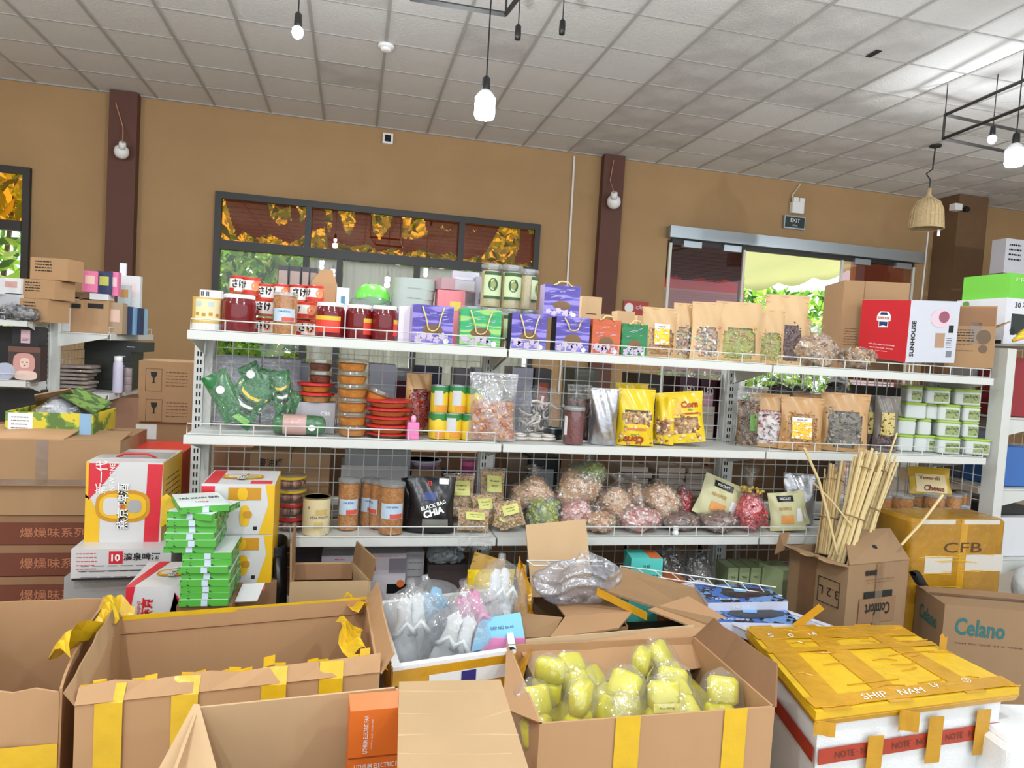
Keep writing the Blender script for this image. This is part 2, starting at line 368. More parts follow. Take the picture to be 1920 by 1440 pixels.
o = b.build('canopy', m_cream, smooth=True); o.modifiers.new('thick', 'SOLIDIFY').thickness = .01; tag(o, 'cream striped canopy cloth outside the open glass door', 'canopy')
def shutter(name, label, pts, Y, m, ribs, m2):
    P = [at(a, c, Y) for a, c in pts]; x0, x1 = P[0].x, P[1].x; z1, z0 = P[0].z, P[2].z
    t = thing(name, label, 'panel', ((x0+x1)/2, Y, 0))
    b = part('board', m, t, w=True); b.box(((x0+x1)/2, Y, (z1+z0)/2), (x1-x0, .03, z1-z0)); b.done()
    for xx in (x0, x1): b = part('post', m2, t, w=True); b.box((xx, Y, z1/2), (.06, .05, z1)); b.done()
    if ribs:
        b = part('ribs', m2, t, w=True)
        for k in range(1, ribs): b.box(((x0+x1)/2, Y-.02, z0+(z1-z0)*k/ribs), (x1-x0, .012, .012))
        b.done()
shutter('hoarding', 'red and orange hoarding below the plum awning', [(1236, 505), (1392, 515), (1392, 555), (1236, 545)], 9.9, mat('red_board', (226, 20, 22), .6), 0, mat('orange_board', (232, 150, 50), .6))
shutter('roller_shutter', 'pale pink ribbed shutter seen low through left glass door', [(1236, 538), (1392, 548), (1392, 700), (1236, 700)], 9.82, mat('pink_shutter', (214, 180, 186), .6), 30, mat('pinkish_grey', (190, 160, 168), .6))
shutter('hoarding', 'brown wooden hoarding with a tan edge behind right glass door', [(1603, 466), (1722, 486), (1722, 720), (1603, 700)], 9.5, mat('brown_board', (120, 70, 48), .6, noise=.15), 0, mat('tan_board', (206, 170, 128), .6))
def bush(label, x0, x1, y0, y1, z0, z1, n, s, seed, name='leafy_tree'):
    rg = random.Random(seed); t = thing(name, label, 'tree', ((x0+x1)/2, (y0+y1)/2, -.1))
    b = part('trunk', mat('bark', (92, 78, 62), .9), t, w=True)
    for k in range(5):
        xx = rg.uniform(x0, x1); yy = rg.uniform(y0, y1); b.tube([(xx, yy, -.1), (xx+rg.uniform(-.2, .2), yy, z1*.4), (xx+rg.uniform(-.5, .5), yy, z1*.9)], [.06, .04, .015], 6)
    b.done()
    b = part('leaves', m_lf, t, w=True)
    for k in range(n):
        c = V((rg.uniform(x0, x1), rg.uniform(y0, y1), rg.uniform(z0, z1))); d = V((rg.uniform(-1, 1), rg.uniform(-.6, .6), rg.uniform(-1, .7))).normalized(); e = d.cross(V((rg.uniform(-.4, .4), 1, rg.uniform(-.4, .4)))).normalized()
        l = s*rg.uniform(.6, 1.4); b.poly([c-d*l, c+e*l*.3, c+d*l, c-e*l*.3], rg.choice((0, 0, 1, 1, 2, 3)))
    stuff(b.done())
bush('bamboo-like green bush outside the left lower window pane', -2.3, .2, 9.95, 10.5, .2, 2.75, 3200, .11, 1)
bush('yellowing leafy tree behind the torn brown awning', -2, 3.6, 10.6, 11.8, 2.0, 4.4, 3000, .13, 2)
bush('pale leafy tree outside the leftmost window', -7.2, -3.6, 10.3, 11.4, .8, 4.6, 2200, .13, 3)
bush('bright green tree beyond the open glass door', 5.2, 9.4, 11.4, 12.6, 0, 3.0, 3400, .12, 4)
# ------------------------------------------------------------------ ceiling fittings and lamps
def plight(parent, P, w=None, r=.045):
    l = bpy.data.lights.new('bulb_light', 'POINT'); l.energy = LAMP_W if w is None else w; l.color = (.92, .96, 1); l.shadow_soft_size = r
    o = bpy.data.objects.new('bulb_light', l); COL.objects.link(o); o.parent = parent; o.location = WM[parent.name].inverted() @ V(P)
def pendant(label, P, kind, w=None, cordx=None, name='pendant_bulb'):
    """P = middle of the bulb"""
    t = thing(name, label, 'lamp', (P.x, P.y, CEIL), group='bulbs on cords')
    b = part('cord', m_blackp, t, w=True); tp = V((P.x if cordx is None else cordx, P.y, CEIL)); zt = P.z+(.11 if kind != 'big' else .15)
    b.tube([tp, V((P.x, P.y, zt))], .004, 5); b.done()
    b = part('socket', m_blackp, t, w=True, smooth=True); b.lathe([(.008, .07), (.02, .055), (.022, 0), (.02, -.03)], 12, (P.x, P.y, zt-.06)); b.done()
    if kind == 'big':
        b = part('lamp_neck', m_white, t, w=True, smooth=True); b.lathe([(.02, .09), (.035, .075), (.05, .055), (.052, .048)], 16, P); b.done()
        b = part('diffuser', m_lit2, t, w=True, smooth=True); b.lathe([(.052, .048), (.052, -.035), (.045, -.05), (.02, -.056)], 18, P); b.done(); plight(t, P-V((0, 0, .11)), w)
    elif kind == 'small':
        b = part('globe', m_lit, t, w=True, smooth=True); b.lathe([(.014, .04), (.03, .022), (.033, 0), (.026, -.02), (.01, -.032)], 16, P); b.done(); plight(t, P-V((0, 0, .09)), (LAMP_W if w is None else w)*.4)
    return t
pendant('small round lit bulb hanging at upper left', at(558, 62, 4.3), 'small')
pendant('large glowing LED bulb hanging at upper centre', at(909, 203, 3.5), 'big')
pendant('large glowing LED bulb below the frame at right edge', at(1902, 296, 3.6), 'big', 40)
pendant('unlit empty socket left of the other hanging by the centre bulb', at(970, 80, 4.6), 'none', name='lamp_socket')
pendant('unlit empty socket hanging furthest right of the centre bulb', at(1053, 70, 4.6), 'none', name='lamp_socket')
pendant('small lit bulb inside the black frame at upper right', at(1860, 262, 4.9), 'small')
for k, (x, y, kd) in enumerate(((-3.2, 1.0, 'far left of the camera'), (-.8, .3, 'just above and behind the camera'), (1.6, .6, 'above the foreground cartons'), (-4.0, 4.2, 'above the left racks'), (7.6, 4.6, 'above the right racks'), (-.6, -1.6, 'well behind the camera on the left'), (3.2, -1.4, 'well behind the camera on the right'))):
    if px((x, y, 3.3))[1] < 0 or not (0 < px((x, y, 3.3))[0] < 1920): pendant('large LED bulb hung '+kd, V((x, y, 3.3)), 'big')
def frame_lamp(label, corners, h, th=.018):
    c = [V(p) for p in corners]; t = thing('hanging_frame', label, 'lamp frame', c[0])
    b = part('bars', m_black, t, w=True); up = V((0, 0, h))
    for lv in ((0, 1) if h else (0,)):
        for i in range(4): b.tube([c[i]+up*lv, c[(i+1) % 4]+up*lv], th, 4)
    if h:
        for i in range(4): b.tube([c[i], c[i]+up], th, 4)
    b.done()
    for p in c: b = part('hanging_rod', m_black, t, w=True); b.tube([p+up, V((p.x, p.y, CEIL))], .006, 4); b.done()
    return t
_z = at(948, 27, 4.0).z
frame_lamp('black rectangular tube frame hanging at top centre', [atz(948, 27, _z), atz(770, -3, _z), atz(770, -3, _z)+V((.12, -1.0, 0)), atz(948, 27, _z)+V((.12, -1.0, 0))], 0, .016)
_c0 = at(1768, 260, 5.2); _hh = at(1770, 215, 5.2).z-_c0.z
_c1 = atz(1921, 291, _c0.z); _c3 = atz(1925, 198, _c0.z)
frame_lamp('black open box frame of tubes hanging at upper right', [_c0, _c1, _c1+(_c3-_c0), _c3], _hh, .015)
# rattan pendant
P = at(1736, 428, 6.6); t = thing('rattan_lamp', 'bell-shaped woven rattan pendant lamp at upper right', 'lamp', (P.x, P.y, CEIL)); k = mpp(P)
m_rat = mat('woven_rattan', (214, 186, 140), .8, noise=.3, nscale=30, stretch=(1, 1, 4), bump=.8, bscale=60)
b = part('shade', m_rat, t, w=True, smooth=True); b.lathe([(29*k, 0), (28*k, 14*k), (26*k, 34*k), (20*k, 48*k), (9*k, 56*k), (4*k, 62*k), (3.5*k, 74*k)], 28, P, capb=False)
b.done()
b = part('shade_rim', m_rat, t, w=True, smooth=True); b.tube([P+V((29*k*math.cos(a*PI/14), 29*k*math.sin(a*PI/14), 0)) for a in range(28)], 1.6*k, 6, closed=True); b.done()
for a in range(24):
    b = part('rattan_stake', m_rat, t, w=True); c, s = math.cos(a*PI/12), math.sin(a*PI/12)
    b.tube([P+V((r*k*c, r*k*s, z*k)) for r, z in ((29.5, 0), (28.4, 14), (26.3, 34), (20.4, 48), (9.3, 56))], .7*k, 4); b.done()
b = part('cord', m_blackp, t, w=True); b.tube([V((P.x+.03, P.y, CEIL)), P+V((.02, 0, 110*k)), P+V((-.06, 0, 100*k)), P+V((.0, 0, 90*k)), P+V((.0, 0, 72*k))], .008, 5); b.done()
b = part('canopy', m_black, t, w=True); b.lathe([(.06, 0), (.06, .02)], 16, (P.x+.03, P.y, CEIL-.02)); b.done()
b = part('paper_tag', m_white, t, w=True); b.box(P+V((26*k, -.02, -6*k)), (6*k, .004, 13*k)); b.done()
# wall bulbs, sensors, exit light
def wall_bulb(label, a, c, ctop, side):
    P = at(a, c, WY-.22); t = thing('wall_bulb', label, 'lamp', P, group='unlit bulbs on the pillars'); k = mpp(P); R = Mx.Rotation(.5*side, 3, 'Y') @ Mx.Rotation(.9, 3, 'X')
    b = part('dome', m_white, t, w=True, smooth=True); b.lathe([(8*k, 8*k), (12*k, 4*k), (13*k, -4*k), (11*k, -10*k), (5*k, -13*k)], 18, P, R=R); b.done()
    b = part('lamp_holder', m_white, t, w=True, smooth=True); b.lathe([(6*k, 20*k), (6*k, 8*k)], 12, P, R=R); b.done()
    b = part('wire', mat('tan_wire', (190, 140, 100), .6), t, w=True); b.tube([at(*ctop, WY-.13), at(ctop[0]*.4+a*.6+7*side, (ctop[1]+c)/2, WY-.14), P+R @ V((0, 0, 20*k))], .006, 5); b.done()
wall_bulb('white bulb dangling on the left maroon pillar', 228, 283, (217, 193), 1)
wall_bulb('white bulb dangling on the maroon pillar right of the window', 1151, 377, (1151, 300), -1)
P = atz(724, 84, CEIL); t = thing('smoke_detector', 'round white smoke detector on the ceiling', 'detector', P)
b = part('base', m_white, t, w=True, smooth=True); b.lathe([(.07, 0), (.07, -.02), (.06, -.03)], 20, P); b.done()
b = part('sensor_head', m_white, t, w=True, smooth=True); b.lathe([(.05, -.03), (.045, -.05), (.03, -.056)], 18, P); b.done()
P = at(727, 261, WY); t = thing('wall_sensor', 'square white wall box with dark centre near the ceiling', 'sensor', P); k = mpp(P)
b = part('plate', m_white, t, w=True); b.box(P+V((0, -.02, 0)), (19*k, .04, 19*k)); b.done()
b = part('sensor_eye', m_dark, t, w=True); b.bevbox(P+V((0, -.045, 0)), (11*k, .02, 12*k), .01); b.done()
P = at(1487, 418, WY); t = thing('exit_sign', 'dark green EXIT sign in a silver frame above the door', 'sign', P); k = mpp(P)
b = part('sign_frame', m_steel, t, w=True); b.box(P+V((0, -.02, 0)), (45*k, .04, 24*k)); b.done()
b = part('sign_face', mat('exit_green', (28, 48, 42), .4), t, w=True); b.box(P+V((0, -.043, 0)), (40*k, .006, 19*k)); b.done()
b = part('lettering', mat('exit_white', (220, 226, 220), .5), t, w=True); b.text('EXIT', P+V((0, -.048, 3.5*k)), (1, 0, 0), (0, 0, 1), 7*k, bold=.01); b.text('LỐI RA', P+V((0, -.048, -5*k)), (1, 0, 0), (0, 0, 1), 4*k); b.done()
P = at(1491, 389, WY); t = thing('emergency_light', 'white twin-head emergency light above the EXIT sign', 'lamp', P)
b = part('battery_box', m_white, t, w=True); b.bevbox(P+V((0, -.04, -2*k)), (25*k, .08, 21*k), .012); b.done()
for s in (-1, 1):
    b = part('lamp_head', m_white, t, w=True); b.bevbox(P+V((s*6.5*k, -.06, 12*k)), (11*k, .06, 8*k), .01); b.done()
b = part('wire', m_white, t, w=True); b.tube([P+V((-9*k, -.03, 8*k)), P+V((-10*k, -.03, 22*k)), P+V((4*k, -.03, 42*k))], .008, 5); b.done()
P = at(1799, 388, 8.14); t = thing('security_camera', 'white dome security camera on the brown corner pier', 'camera', P)
b = part('bracket', m_white, t, w=True); b.box(P+V((-.02, .04, 0)), (.12, .1, .09)); b.done()
b = part('lens', m_dark, t, w=True, smooth=True); b.lathe([(.04, 0), (.035, .05)], 12, P+V((.06, -.04, -.03)), R=Mx.Rotation(PI/2, 3, 'Y')); b.done()
P = at(1192, 578, WY-.02); t = thing('warning_sign', 'red wall sign with a no-smoking roundel beside the door', 'sign', P); k = mpp(P)
b = part('sign_board', mat('sign_red', (176, 60, 52), .5), t, w=True); b.box(P, (50*k, .012, 26*k)); b.done()
b = part('roundel', m_white, t, w=True); b.lathe([(9*k, 0), (9*k, .004)], 18, P+V((-14*k, -.008, 0)), R=Mx.Rotation(PI/2, 3, 'X')); b.done()
b = part('lettering', m_white, t, w=True); b.text('CẤM', P+V((8*k, -.009, 3*k)), (1, 0, 0), (0, 0, 1), 9*k); b.done()
# ------------------------------------------------------------------ shelving
def gondola(name, label, loc, rz, bays, L, dep, levels, guards=(), zt=1.55, zb=.12, back=0, mesh=True, cell=.062, ups=None, lip=.031, gh=.042, upw=.07):
    """local x along the run, front edge at y=0, uprights at y=dep"""
    t = thing(name, label, 'shelf rack', loc, rz)
    for i in range(bays+1):
        if ups is not None and i not in ups: continue
        x = i*L; b = part('upright', m_wmetal, t)
        b.box((x, dep+.035, zt/2), (upw, .05, zt)); b.box((x-.012, dep+.005, zt/2), (.034, .02, zt)); b.box((x, dep+.0, .03), (.09, .1, .06)); u = b.done()
        b = part('slots', m_dark, u); z = .2
        while z < zt-.04:
            b.box((x-.018, dep-.0055, z), (.005, .003, .018)); b.box((x-.006, dep-.0055, z), (.005, .003, .018)); z += .033
        stuff(b.done())
    for i in range(bays):
        x0 = i*L; xc = x0+L/2
        if mesh:
            b = part('wire_mesh', m_wmetal, t); n = int((L-.07)/cell); r = .0019
            for k in range(n+1): xx = x0+.045+(L-.09)*k/n; b.box((xx, dep+.04, (zt+zb)/2), (2*r, 2*r, zt-zb))
            k = zb
            while k < zt: b.box((xc, dep+.036, k), (L-.07, 2*r, 2*r)); k += cell
            b.done()
        for q, z in enumerate(levels):
            b = part('shelf_board', m_wmetal, t); b.box((xc, dep/2+.004, z-.006), (L-.006, dep-.012, .008)); s = b.done()
            b = part('front_lip', m_wmetal, s); b.box((xc, .003, z-lip/2), (L-.008, .006, lip)); b.box((xc, .012, z-lip), (L-.008, .022, .004)); b.done()
            for xx, sg in ((x0+.006, 1), (x0+L-.006, -1)):
                b = part('bracket', m_wmetal, s); b.add([(xx, .02, z-.03), (xx, dep, z-.10), (xx, dep, z-.012), (xx, .02, z-.012), (xx+sg*.003, .02, z-.03), (xx+sg*.003, dep, z-.10), (xx+sg*.003, dep, z-.012), (xx+sg*.003, .02, z-.012)], [(0, 1, 2, 3), (7, 6, 5, 4), (0, 4, 5, 1), (1, 5, 6, 2), (2, 6, 7, 3), (3, 7, 4, 0)]); b.done()
            if (i, q) in guards:
                a, c = guards[(i, q)] if isinstance(guards, dict) else (0, 1)
                b = part('wire_guard', m_wmetal, s); xa, xb = x0+.012+(L-.024)*a, x0+.012+(L-.024)*c; y = .014; r = .0024
                b.tube([(xa, y, z), (xa, y, z+gh), (xb, y, z+gh), (xb, y, z)], r, 5); b.tube([(xa, y, z+.003), (xb, y, z+.003)], r, 4)
                m = max(1, int((xb-xa)/.115))
                for k in range(1, m): xx = xa+(xb-xa)*k/m; b.tube([(xx, y, z), (xx, y, z+gh)], r, 4)
                b.done()
            if back:
                b = part('rear_shelf_board', m_wmetal, t); b.box((xc, dep+.07+back/2, z-.006), (L-.006, back, .008)); b.box((xc, dep+.07+back, z-lip/2), (L-.008, .006, lip)); b.done()
    return t
ZS = [1.5485, 1.164, .778]
gondola('gondola_rack', 'long white metal rack of three wire-backed shelves full of food', (-.592, 2.718, 0), 0, 3, 1.2, .31, ZS+[.30],
        {(0, 0): (0, 1), (1, 0): (0, .985), (2, 0): (.015, 1), (0, 1): (0, .985), (2, 1): (.01, 1), (0, 2): (0, .97), (1, 2): (.1, .97), (2, 2): (.0, 1)}, back=.33)
gondola('gondola_rack', 'white rack at left edge facing forward with beauty boxes', (-4.28, 4.65, 0), 0, 2, 1.2, .30, [1.54, 1.18, .82, .3], {(1, 0): (.4, 1), (1, 1): (.4, 1)}, zt=1.69, back=0, ups=(0, 1, 2), upw=.09)
gondola('gondola_rack', 'white end rack at left whose shelf sides face the camera', (-1.54, 4.99, 0), PI/2, 1, 1.0, .30, [1.49, 1.095, .7, .3], {(0, 0): (0, 1)}, zt=1.66, lip=.04, ups=(1,))
gondola('gondola_rack', 'white rack at right edge standing side-on with wire mesh back', (3.51, 2.80, 0), PI/2, 2, 1.2, .33, [1.36, 1.0, .64, .3], {(0, 1): (0, 1)}, zt=1.70, lip=.04, upw=.08)
# ------------------------------------------------------------------ cardboard helpers
def carton_mat(nm, c, n=.1): return mat(nm, c, .82, noise=n, nscale=5, bump=.18, bscale=14, stretch=(1, 1, .25))
m_cb = carton_mat('kraft_carton', (192, 150, 108)); m_cb2 = carton_mat('dull_carton', (168, 132, 94)); m_cb3 = carton_mat('pale_carton', (204, 170, 128)); m_cb4 = carton_mat('brown_carton', (146, 108, 76))
m_edge = mat('torn_board_edge', (214, 186, 146), .9)
m_tape = mat('yellow_tape', (236, 190, 36), .22, noise=.15, nscale=14, spec=.6, bump=.25, bscale=30)
m_tapeb = mat('amber_tape', (214, 158, 36), .2, noise=.25, nscale=9, spec=.6, bump=.4, bscale=25)
m_clt = film('clear_tape', (236, 214, 180), gloss=.12, haze=.12, rough=.2, bscale=12, bump=.25)
m_foam = mat('styrofoam', (238, 240, 240), .75, bump=.25, bscale=180)
m_ink = mat('black_ink', (30, 26, 24), .7); m_inkb = mat('brown_ink', (92, 62, 44), .8); m_wink = mat('white_ink', (245, 245, 240), .6); m_redink = mat('red_ink', (206, 34, 40), .5)
TH = .006
def panel(b, P, th=TH, mi=0, inward=None, div=0, jit=0):
    """a sheet given by four corners (in order), with thickness; optional uneven far edge"""
    P = [V(p) for p in P]; n = (P[1]-P[0]).cross(P[3]-P[0]).normalized()*th
    if not div: return b.hexa([P[0], P[1], P[2], P[3], P[0]+n, P[1]+n, P[2]+n, P[3]+n], mi)
    rg = random.Random(int(abs(P[0].x*1000))+div); top = []; bot = []
    for i in range(div+1):
        u = i/div; top.append(P[3].lerp(P[2], u)+(P[3]-P[0])*rg.uniform(-jit, jit)+n*rg.uniform(-1, 1)); bot.append(P[0].lerp(P[1], u))
    for i in range(div):
        b.hexa([bot[i], bot[i+1], top[i+1], top[i], bot[i]+n, bot[i+1]+n, top[i+1]+n, top[i]+n], mi)
    return b
def strip(b, P, Q, wv, th=.0012, mi=0, n=None):
    """tape strip from P to Q, wv = half-width vector; n = outward direction"""
    P, Q, wv = V(P), V(Q), V(wv); n = V(n).normalized()*th if n is not None else (Q-P).cross(wv).normalized()*th
    return b.hexa([P-wv, P+wv, Q+wv, Q-wv, P-wv+n, P+wv+n, Q+wv+n, Q-wv+n], mi)
def open_carton(name, label, rim, h, m, th=TH, group=None, cat='box', div=0, skip=()):
    """rim = four rim corners in order front-left, front-right, back-right, back-left. Returns thing with four walls and a bottom."""
    R = [V(p) for p in rim]; c = (R[0]+R[1]+R[2]+R[3])/4; t = thing(name, label, cat, (c.x, c.y, c.z-h), group=group)
    D = [V((p.x, p.y, c.z-h)) for p in R]
    for i, nm in enumerate(('front_wall', 'right_wall', 'back_wall', 'left_wall')):
        j = (i+1) % 4
        if nm in skip: continue
        b = part(nm, m, t, w=True); panel(b, [D[j], D[i], R[i], R[j]], th, div=div, jit=.012 if div else 0); b.done()
    b = part('bottom', m, t, w=True); panel(b, D, .004); b.done()
    return t
def flap(t, A, B, d, m, nm='flap', th=TH, div=0, taper=.0, jit=.04):
    """flap hinged on A-B, d = vector to its free edge"""
    A, B, d = V(A), V(B), V(d); e = (B-A)*taper
    b = part(nm, m, t, w=True); panel(b, [A, B, B+d-e, A+d+e], th, div=div, jit=jit if div else 0); return b.done()
def closed_box(name, label, c, dim, rz, m, group=None, cat='box', bev=0, R=None):
    """c = centre of base"""
    t = thing(name, label, cat, c, rz, group, R)
    b = part('body', m, t)
    (b.bevbox((0, 0, dim[2]/2), dim, bev) if bev else b.box((0, 0, dim[2]/2), dim)); b.done(); return t
def face(dim, side):
    """origin, right, up, normal of a face centre of a closed_box in its local space"""
    x, y, z = dim[0]/2, dim[1]/2, dim[2]
    return {'f': (V((0, -y, z/2)), V((1, 0, 0)), V((0, 0, 1)), V((0, -1, 0))), 'l': (V((-x, 0, z/2)), V((0, -1, 0)), V((0, 0, 1)), V((-1, 0, 0))),
            'r': (V((x, 0, z/2)), V((0, 1, 0)), V((0, 0, 1)), V((1, 0, 0))), 't': (V((0, 0, z)), V((1, 0, 0)), V((0, 1, 0)), V((0, 0, 1)))}[side]
def decal(t, dim, side, u, v, w, h, m, nm='printed_panel', th=.0012, poly=None):
    """flat print on a box face; u,v centre offset and w,h size in metres; or poly in u,v"""
    o, r, up, n = face(dim, side); b = part(nm, m, t)
    if poly:
        pts = [o+r*a+up*c+n*th for a, c in poly]; b.poly(pts)
    else:
        p = o+r*u+up*v; b.hexa([p-r*w/2-up*h/2, p+r*w/2-up*h/2, p+r*w/2+up*h/2, p-r*w/2+up*h/2, p-r*w/2-up*h/2+n*th, p+r*w/2-up*h/2+n*th, p+r*w/2+up*h/2+n*th, p-r*w/2+up*h/2+n*th])
    return b.done()
def letter(t, dim, side, s, u, v, h, m, rot=0, wmax=None, bold=.01, th=.002, nm='lettering'):
    o, r, up, n = face(dim, side); a = V(r)*math.cos(rot)+V(up)*math.sin(rot); c = V(up)*math.cos(rot)-V(r)*math.sin(rot)
    b = part(nm, m, t); b.text(s, o+r*u+up*v+n*th, a, c, h, bold=bold, wmax=wmax); return b.done()
def lines(t, dim, side, u, v, w, n, gap, m, th=.0016, h=.0025, nm='small_print', rg=None):
    o, r, up, nn = face(dim, side); b = part(nm, m, t); rg = rg or random.Random(3)
    for k in range(n):
        x = -w/2; p = o+r*u+up*(v-k*gap)+nn*th
        while x < w/2-.004:
            l = min(rg.uniform(.006, .022)*w/.1, w/2-x); b.poly([p+r*x, p+r*(x+l), p+r*(x+l)+up*h, p+r*x+up*h]); x += l+.004*w/.1
    return b.done()
# ------------------------------------------------------------------ foreground cartons
Z0 = .65; ZB = .72
# A: leftmost
R = [atz(-170, 1300, ZB), atz(112, 1297, ZB), atz(196, 1118, ZB), atz(-110, 1128, ZB)]
t = open_carton('open_carton', 'empty open carton at the lower left corner with yellow tape low down', R, ZB-.004, m_cb, div=6)
b = part('tape_strip', m_tape, t, w=True); f0 = V((0, -.004, -.17)); strip(b, R[0]+f0, R[1]+f0+V((0, 0, .025)), (0, 0, .028), n=(0, -1, 0)); b.done()
b = part('tape_scrap', m_tape, t, w=True); p = atz(200, 1145, ZB+.02)
b.grid(lambda u, v: p.lerp(atz(120, 1245, ZB), v)+V((.045*(u-.5)+.03*math.sin(v*6), 0, .03*math.sin(u*3+v*7)+.03*u)), 4, 10); b.done()
b = part('tape_scrap', m_tape, t, w=True); p = atz(228, 1150, ZB); b.grid(lambda u, v: p+V((.06*u-.03, .02*v, .05*v-.02+.02*math.sin(u*5))), 5, 4); b.done()
# B: big carton
R = [atz(140, 1325, ZB), atz(712, 1262, ZB), atz(688, 1122, ZB), atz(224, 1158, ZB)]
t = open_carton('open_carton', 'large empty open carton with yellow tape strips, second from the left', R, ZB-.004, m_cb)
b = part('fold_line', mat('fold_shadow_brown', (160, 118, 82), .9), t, w=True); d = V((0, -.008, -.045)); b.tube([R[3]+d, R[2]+d], .0025, 4); b.done()  # carton brown darkened to paint the shadow along the fold
d = (R[3]-R[0]).normalized()
flap(t, R[0]+V((0, 0, 0)), R[3], V((-.02, 0, .035)), m_cb2, 'side_flap', div=8)
flap(t, R[0], R[1], V((0, .03, .03)), m_cb, 'front_flap', div=10, jit=.12)
for u in (.10, .33, .62, .82):
    b = part('tape_strip', m_tape, t, w=True); p = R[0].lerp(R[1], u)+V((0, -.004, 0)); strip(b, p+V((0, 0, -.2 if u < .4 else -.1)), p+V((0, -.001, .002)), (.028, 0, 0), n=(0, -1, 0)); strip(b, p, p+V((0, .026, .034)), (.028, 0, 0), n=(0, -1, .3)); b.done()
b = part('tape_strip', m_tape, t, w=True); f0 = V((0, -.006, -.2)); strip(b, R[0]+f0, R[1]+f0, (0, 0, .03), n=(0, -1, 0)); b.done()
b = part('tape_edge', m_tape, t, w=True); n = 26
for i in range(n):
    u0, u1 = i/n, (i+1)/n; p, q = R[0].lerp(R[1], u0), R[0].lerp(R[1], u1); h0 = .034+.008*math.sin(i*1.7)+(.02 if i in (15, 24) else 0)
    strip(b, p+V((0, .028, h0-.012)), q+V((0, .03, h0-.012+.004*math.sin(i*3))), (0, .002, .011), n=(0, -1, .3))
b.done()
b = part('tape_edge', m_tape, t, w=True); strip(b, R[3]+V((.01, -.004, 0)), R[2]+V((0, -.004, .0)), (0, 0, .007), n=(0, -1, 0)); b.done()
for (a, c, e, f, w_) in ((648, 1165, 672, 1225, .03), (640, 1255, 700, 1250, .03), (655, 1120, 680, 1140, .02)):
    b = part('tape_scrap', m_tape, t, w=True); p, q = atz(a, c, ZB-.03), atz(e, f, ZB); b.grid(lambda u, v: p.lerp(q, v)+V((w_*(u-.5)*2+.012*math.sin(v*7), .01*math.sin(u*4), .015*math.sin(u*5+v*5))), 5, 6); b.done()
flap(t, R[1], R[2], V((.03, 0, .05)), m_cb, 'side_flap', div=6)
# C: front carton, nearer to the camera, with one flap standing open on the right
zc = .79
R = [atz(150, 1640, zc), atz(820, 1560, zc), atz(745, 1287, zc), atz(368, 1325, zc)]
R[0] = V((-.26, .98, zc)); R[1] = V((.24, 1.02, zc))
t = open_carton('open_carton', 'open carton at lower centre holding an orange electric fan box', R, zc-.004, m_cb3)
pk = R[3]; b = part('side_flap', m_cb3, t, w=True)
b.hexa([R[3]+V((-.005, 0, 0)), R[0]+V((-.10, 0, -.12)), R[0]+V((.17, .02, -.10)), R[3]+V((.006, -.002, 0)), R[3]+V((-.005, 0, .006)), R[0]+V((-.10, 0, -.114)), R[0]+V((.17, .02, -.094)), R[3]+V((.006, -.002, .006))]); b.done()
P0, P1 = at(748, 1283, 1.50), at(938, 1279, 1.48); P2, P3 = at(992, 1452, 1.12), at(744, 1452, 1.13)
b = part('lid_flap', carton_mat('pale_flap', (188, 156, 114)), t, w=True); panel(b, [P3, P2, P1, P0], .006); lf = b.done()
b = part('crease', m_cb3, lf, w=True); nrm = (P2-P3).cross(P0-P3).normalized()*.0065
def onflap(u, v): return P3.lerp(P2, u).lerp(P0.lerp(P1, u), v)+nrm
b.tube([onflap(u/10, .33+.004*math.sin(u)) for u in range(11)], .0022, 4); b.tube([onflap(.25, .37), onflap(.4, .4), onflap(.6, .47), onflap(.8, .53), onflap(.98, .6)], .002, 4); b.tube([onflap(.0, .57), onflap(.3, .56), onflap(.5, .55)], .0015, 4); b.tube([onflap(.0, .86), onflap(.5, .84), onflap(.9, .85)], .0015, 4); b.tube([onflap(.0, .15), onflap(.5, .14), onflap(.9, .15)], .0015, 4); b.done()
# orange fan box standing in C
m_or = mat('orange_print', (232, 116, 42), .45); dimo = (.185, .115, .24)
A_ = at(656, 1316, 1.42)
t = thing('fan_box', 'bright orange electric fan box inside the front carton', 'box', V((A_.x+.062, 1.42, .48)), .05)
dm = (.125, .07, A_.z-.48)
b = part('body', m_or, t); b.box((0, 0, dm[2]/2), dm); b.done()
decal(t, dm, 'f', 0, dm[2]/2-.098, .125, .002, mat('orange_seam', (150, 70, 26), .6), 'seam')
letter(t, dm, 'f', 'LITHIUM ELECTRIC FAN', -.03, dm[2]/2-.05, .009, m_wink, PI/2, wmax=.078)
letter(t, dm, 'f', 'POWERFUL · QUIET · STRONG WIND', -.017, dm[2]/2-.05, .0035, m_wink, PI/2, wmax=.062, bold=0)
letter(t, dm, 'f', 'LITHIUM ELECTRIC FAN', .0, dm[2]/2-.117, .010, m_wink, 0, wmax=.1)
# E: carton with yellow packets
R = [atz(1012, 1357, Z0), atz(1453, 1325, Z0), atz(1330, 1192, Z0), atz(987, 1207, Z0)]
R[2] = V((R[1].x+.0, R[2].y, Z0)); R[3] = V((R[0].x+.02, R[3].y+.0, Z0))
t = open_carton('open_carton', 'open carton full of yellow packets with two yellow tape strips on its front', R, Z0-.004, m_cb)
for u in (.355, .82):
    b = part('tape_strip', m_tape, t, w=True); p = R[0].lerp(R[1], u)+V((0, -.003, 0)); strip(b, p+V((.0, 0, -.3)), p+V((0, 0, .004)), (.033, 0, 0), n=(0, -1, 0)); b.done()
Ea, Eb = at(1010, 1296, 1.9), at(1320, 1253, 1.95); Ec, Ed = at(1338, 1178, 2.06), at(972, 1212, 2.02)
b = part('back_flap', m_cb, t, w=True); panel(b, [Ea, Eb, Ec, Ed], .006, div=6, jit=.03); b.done()
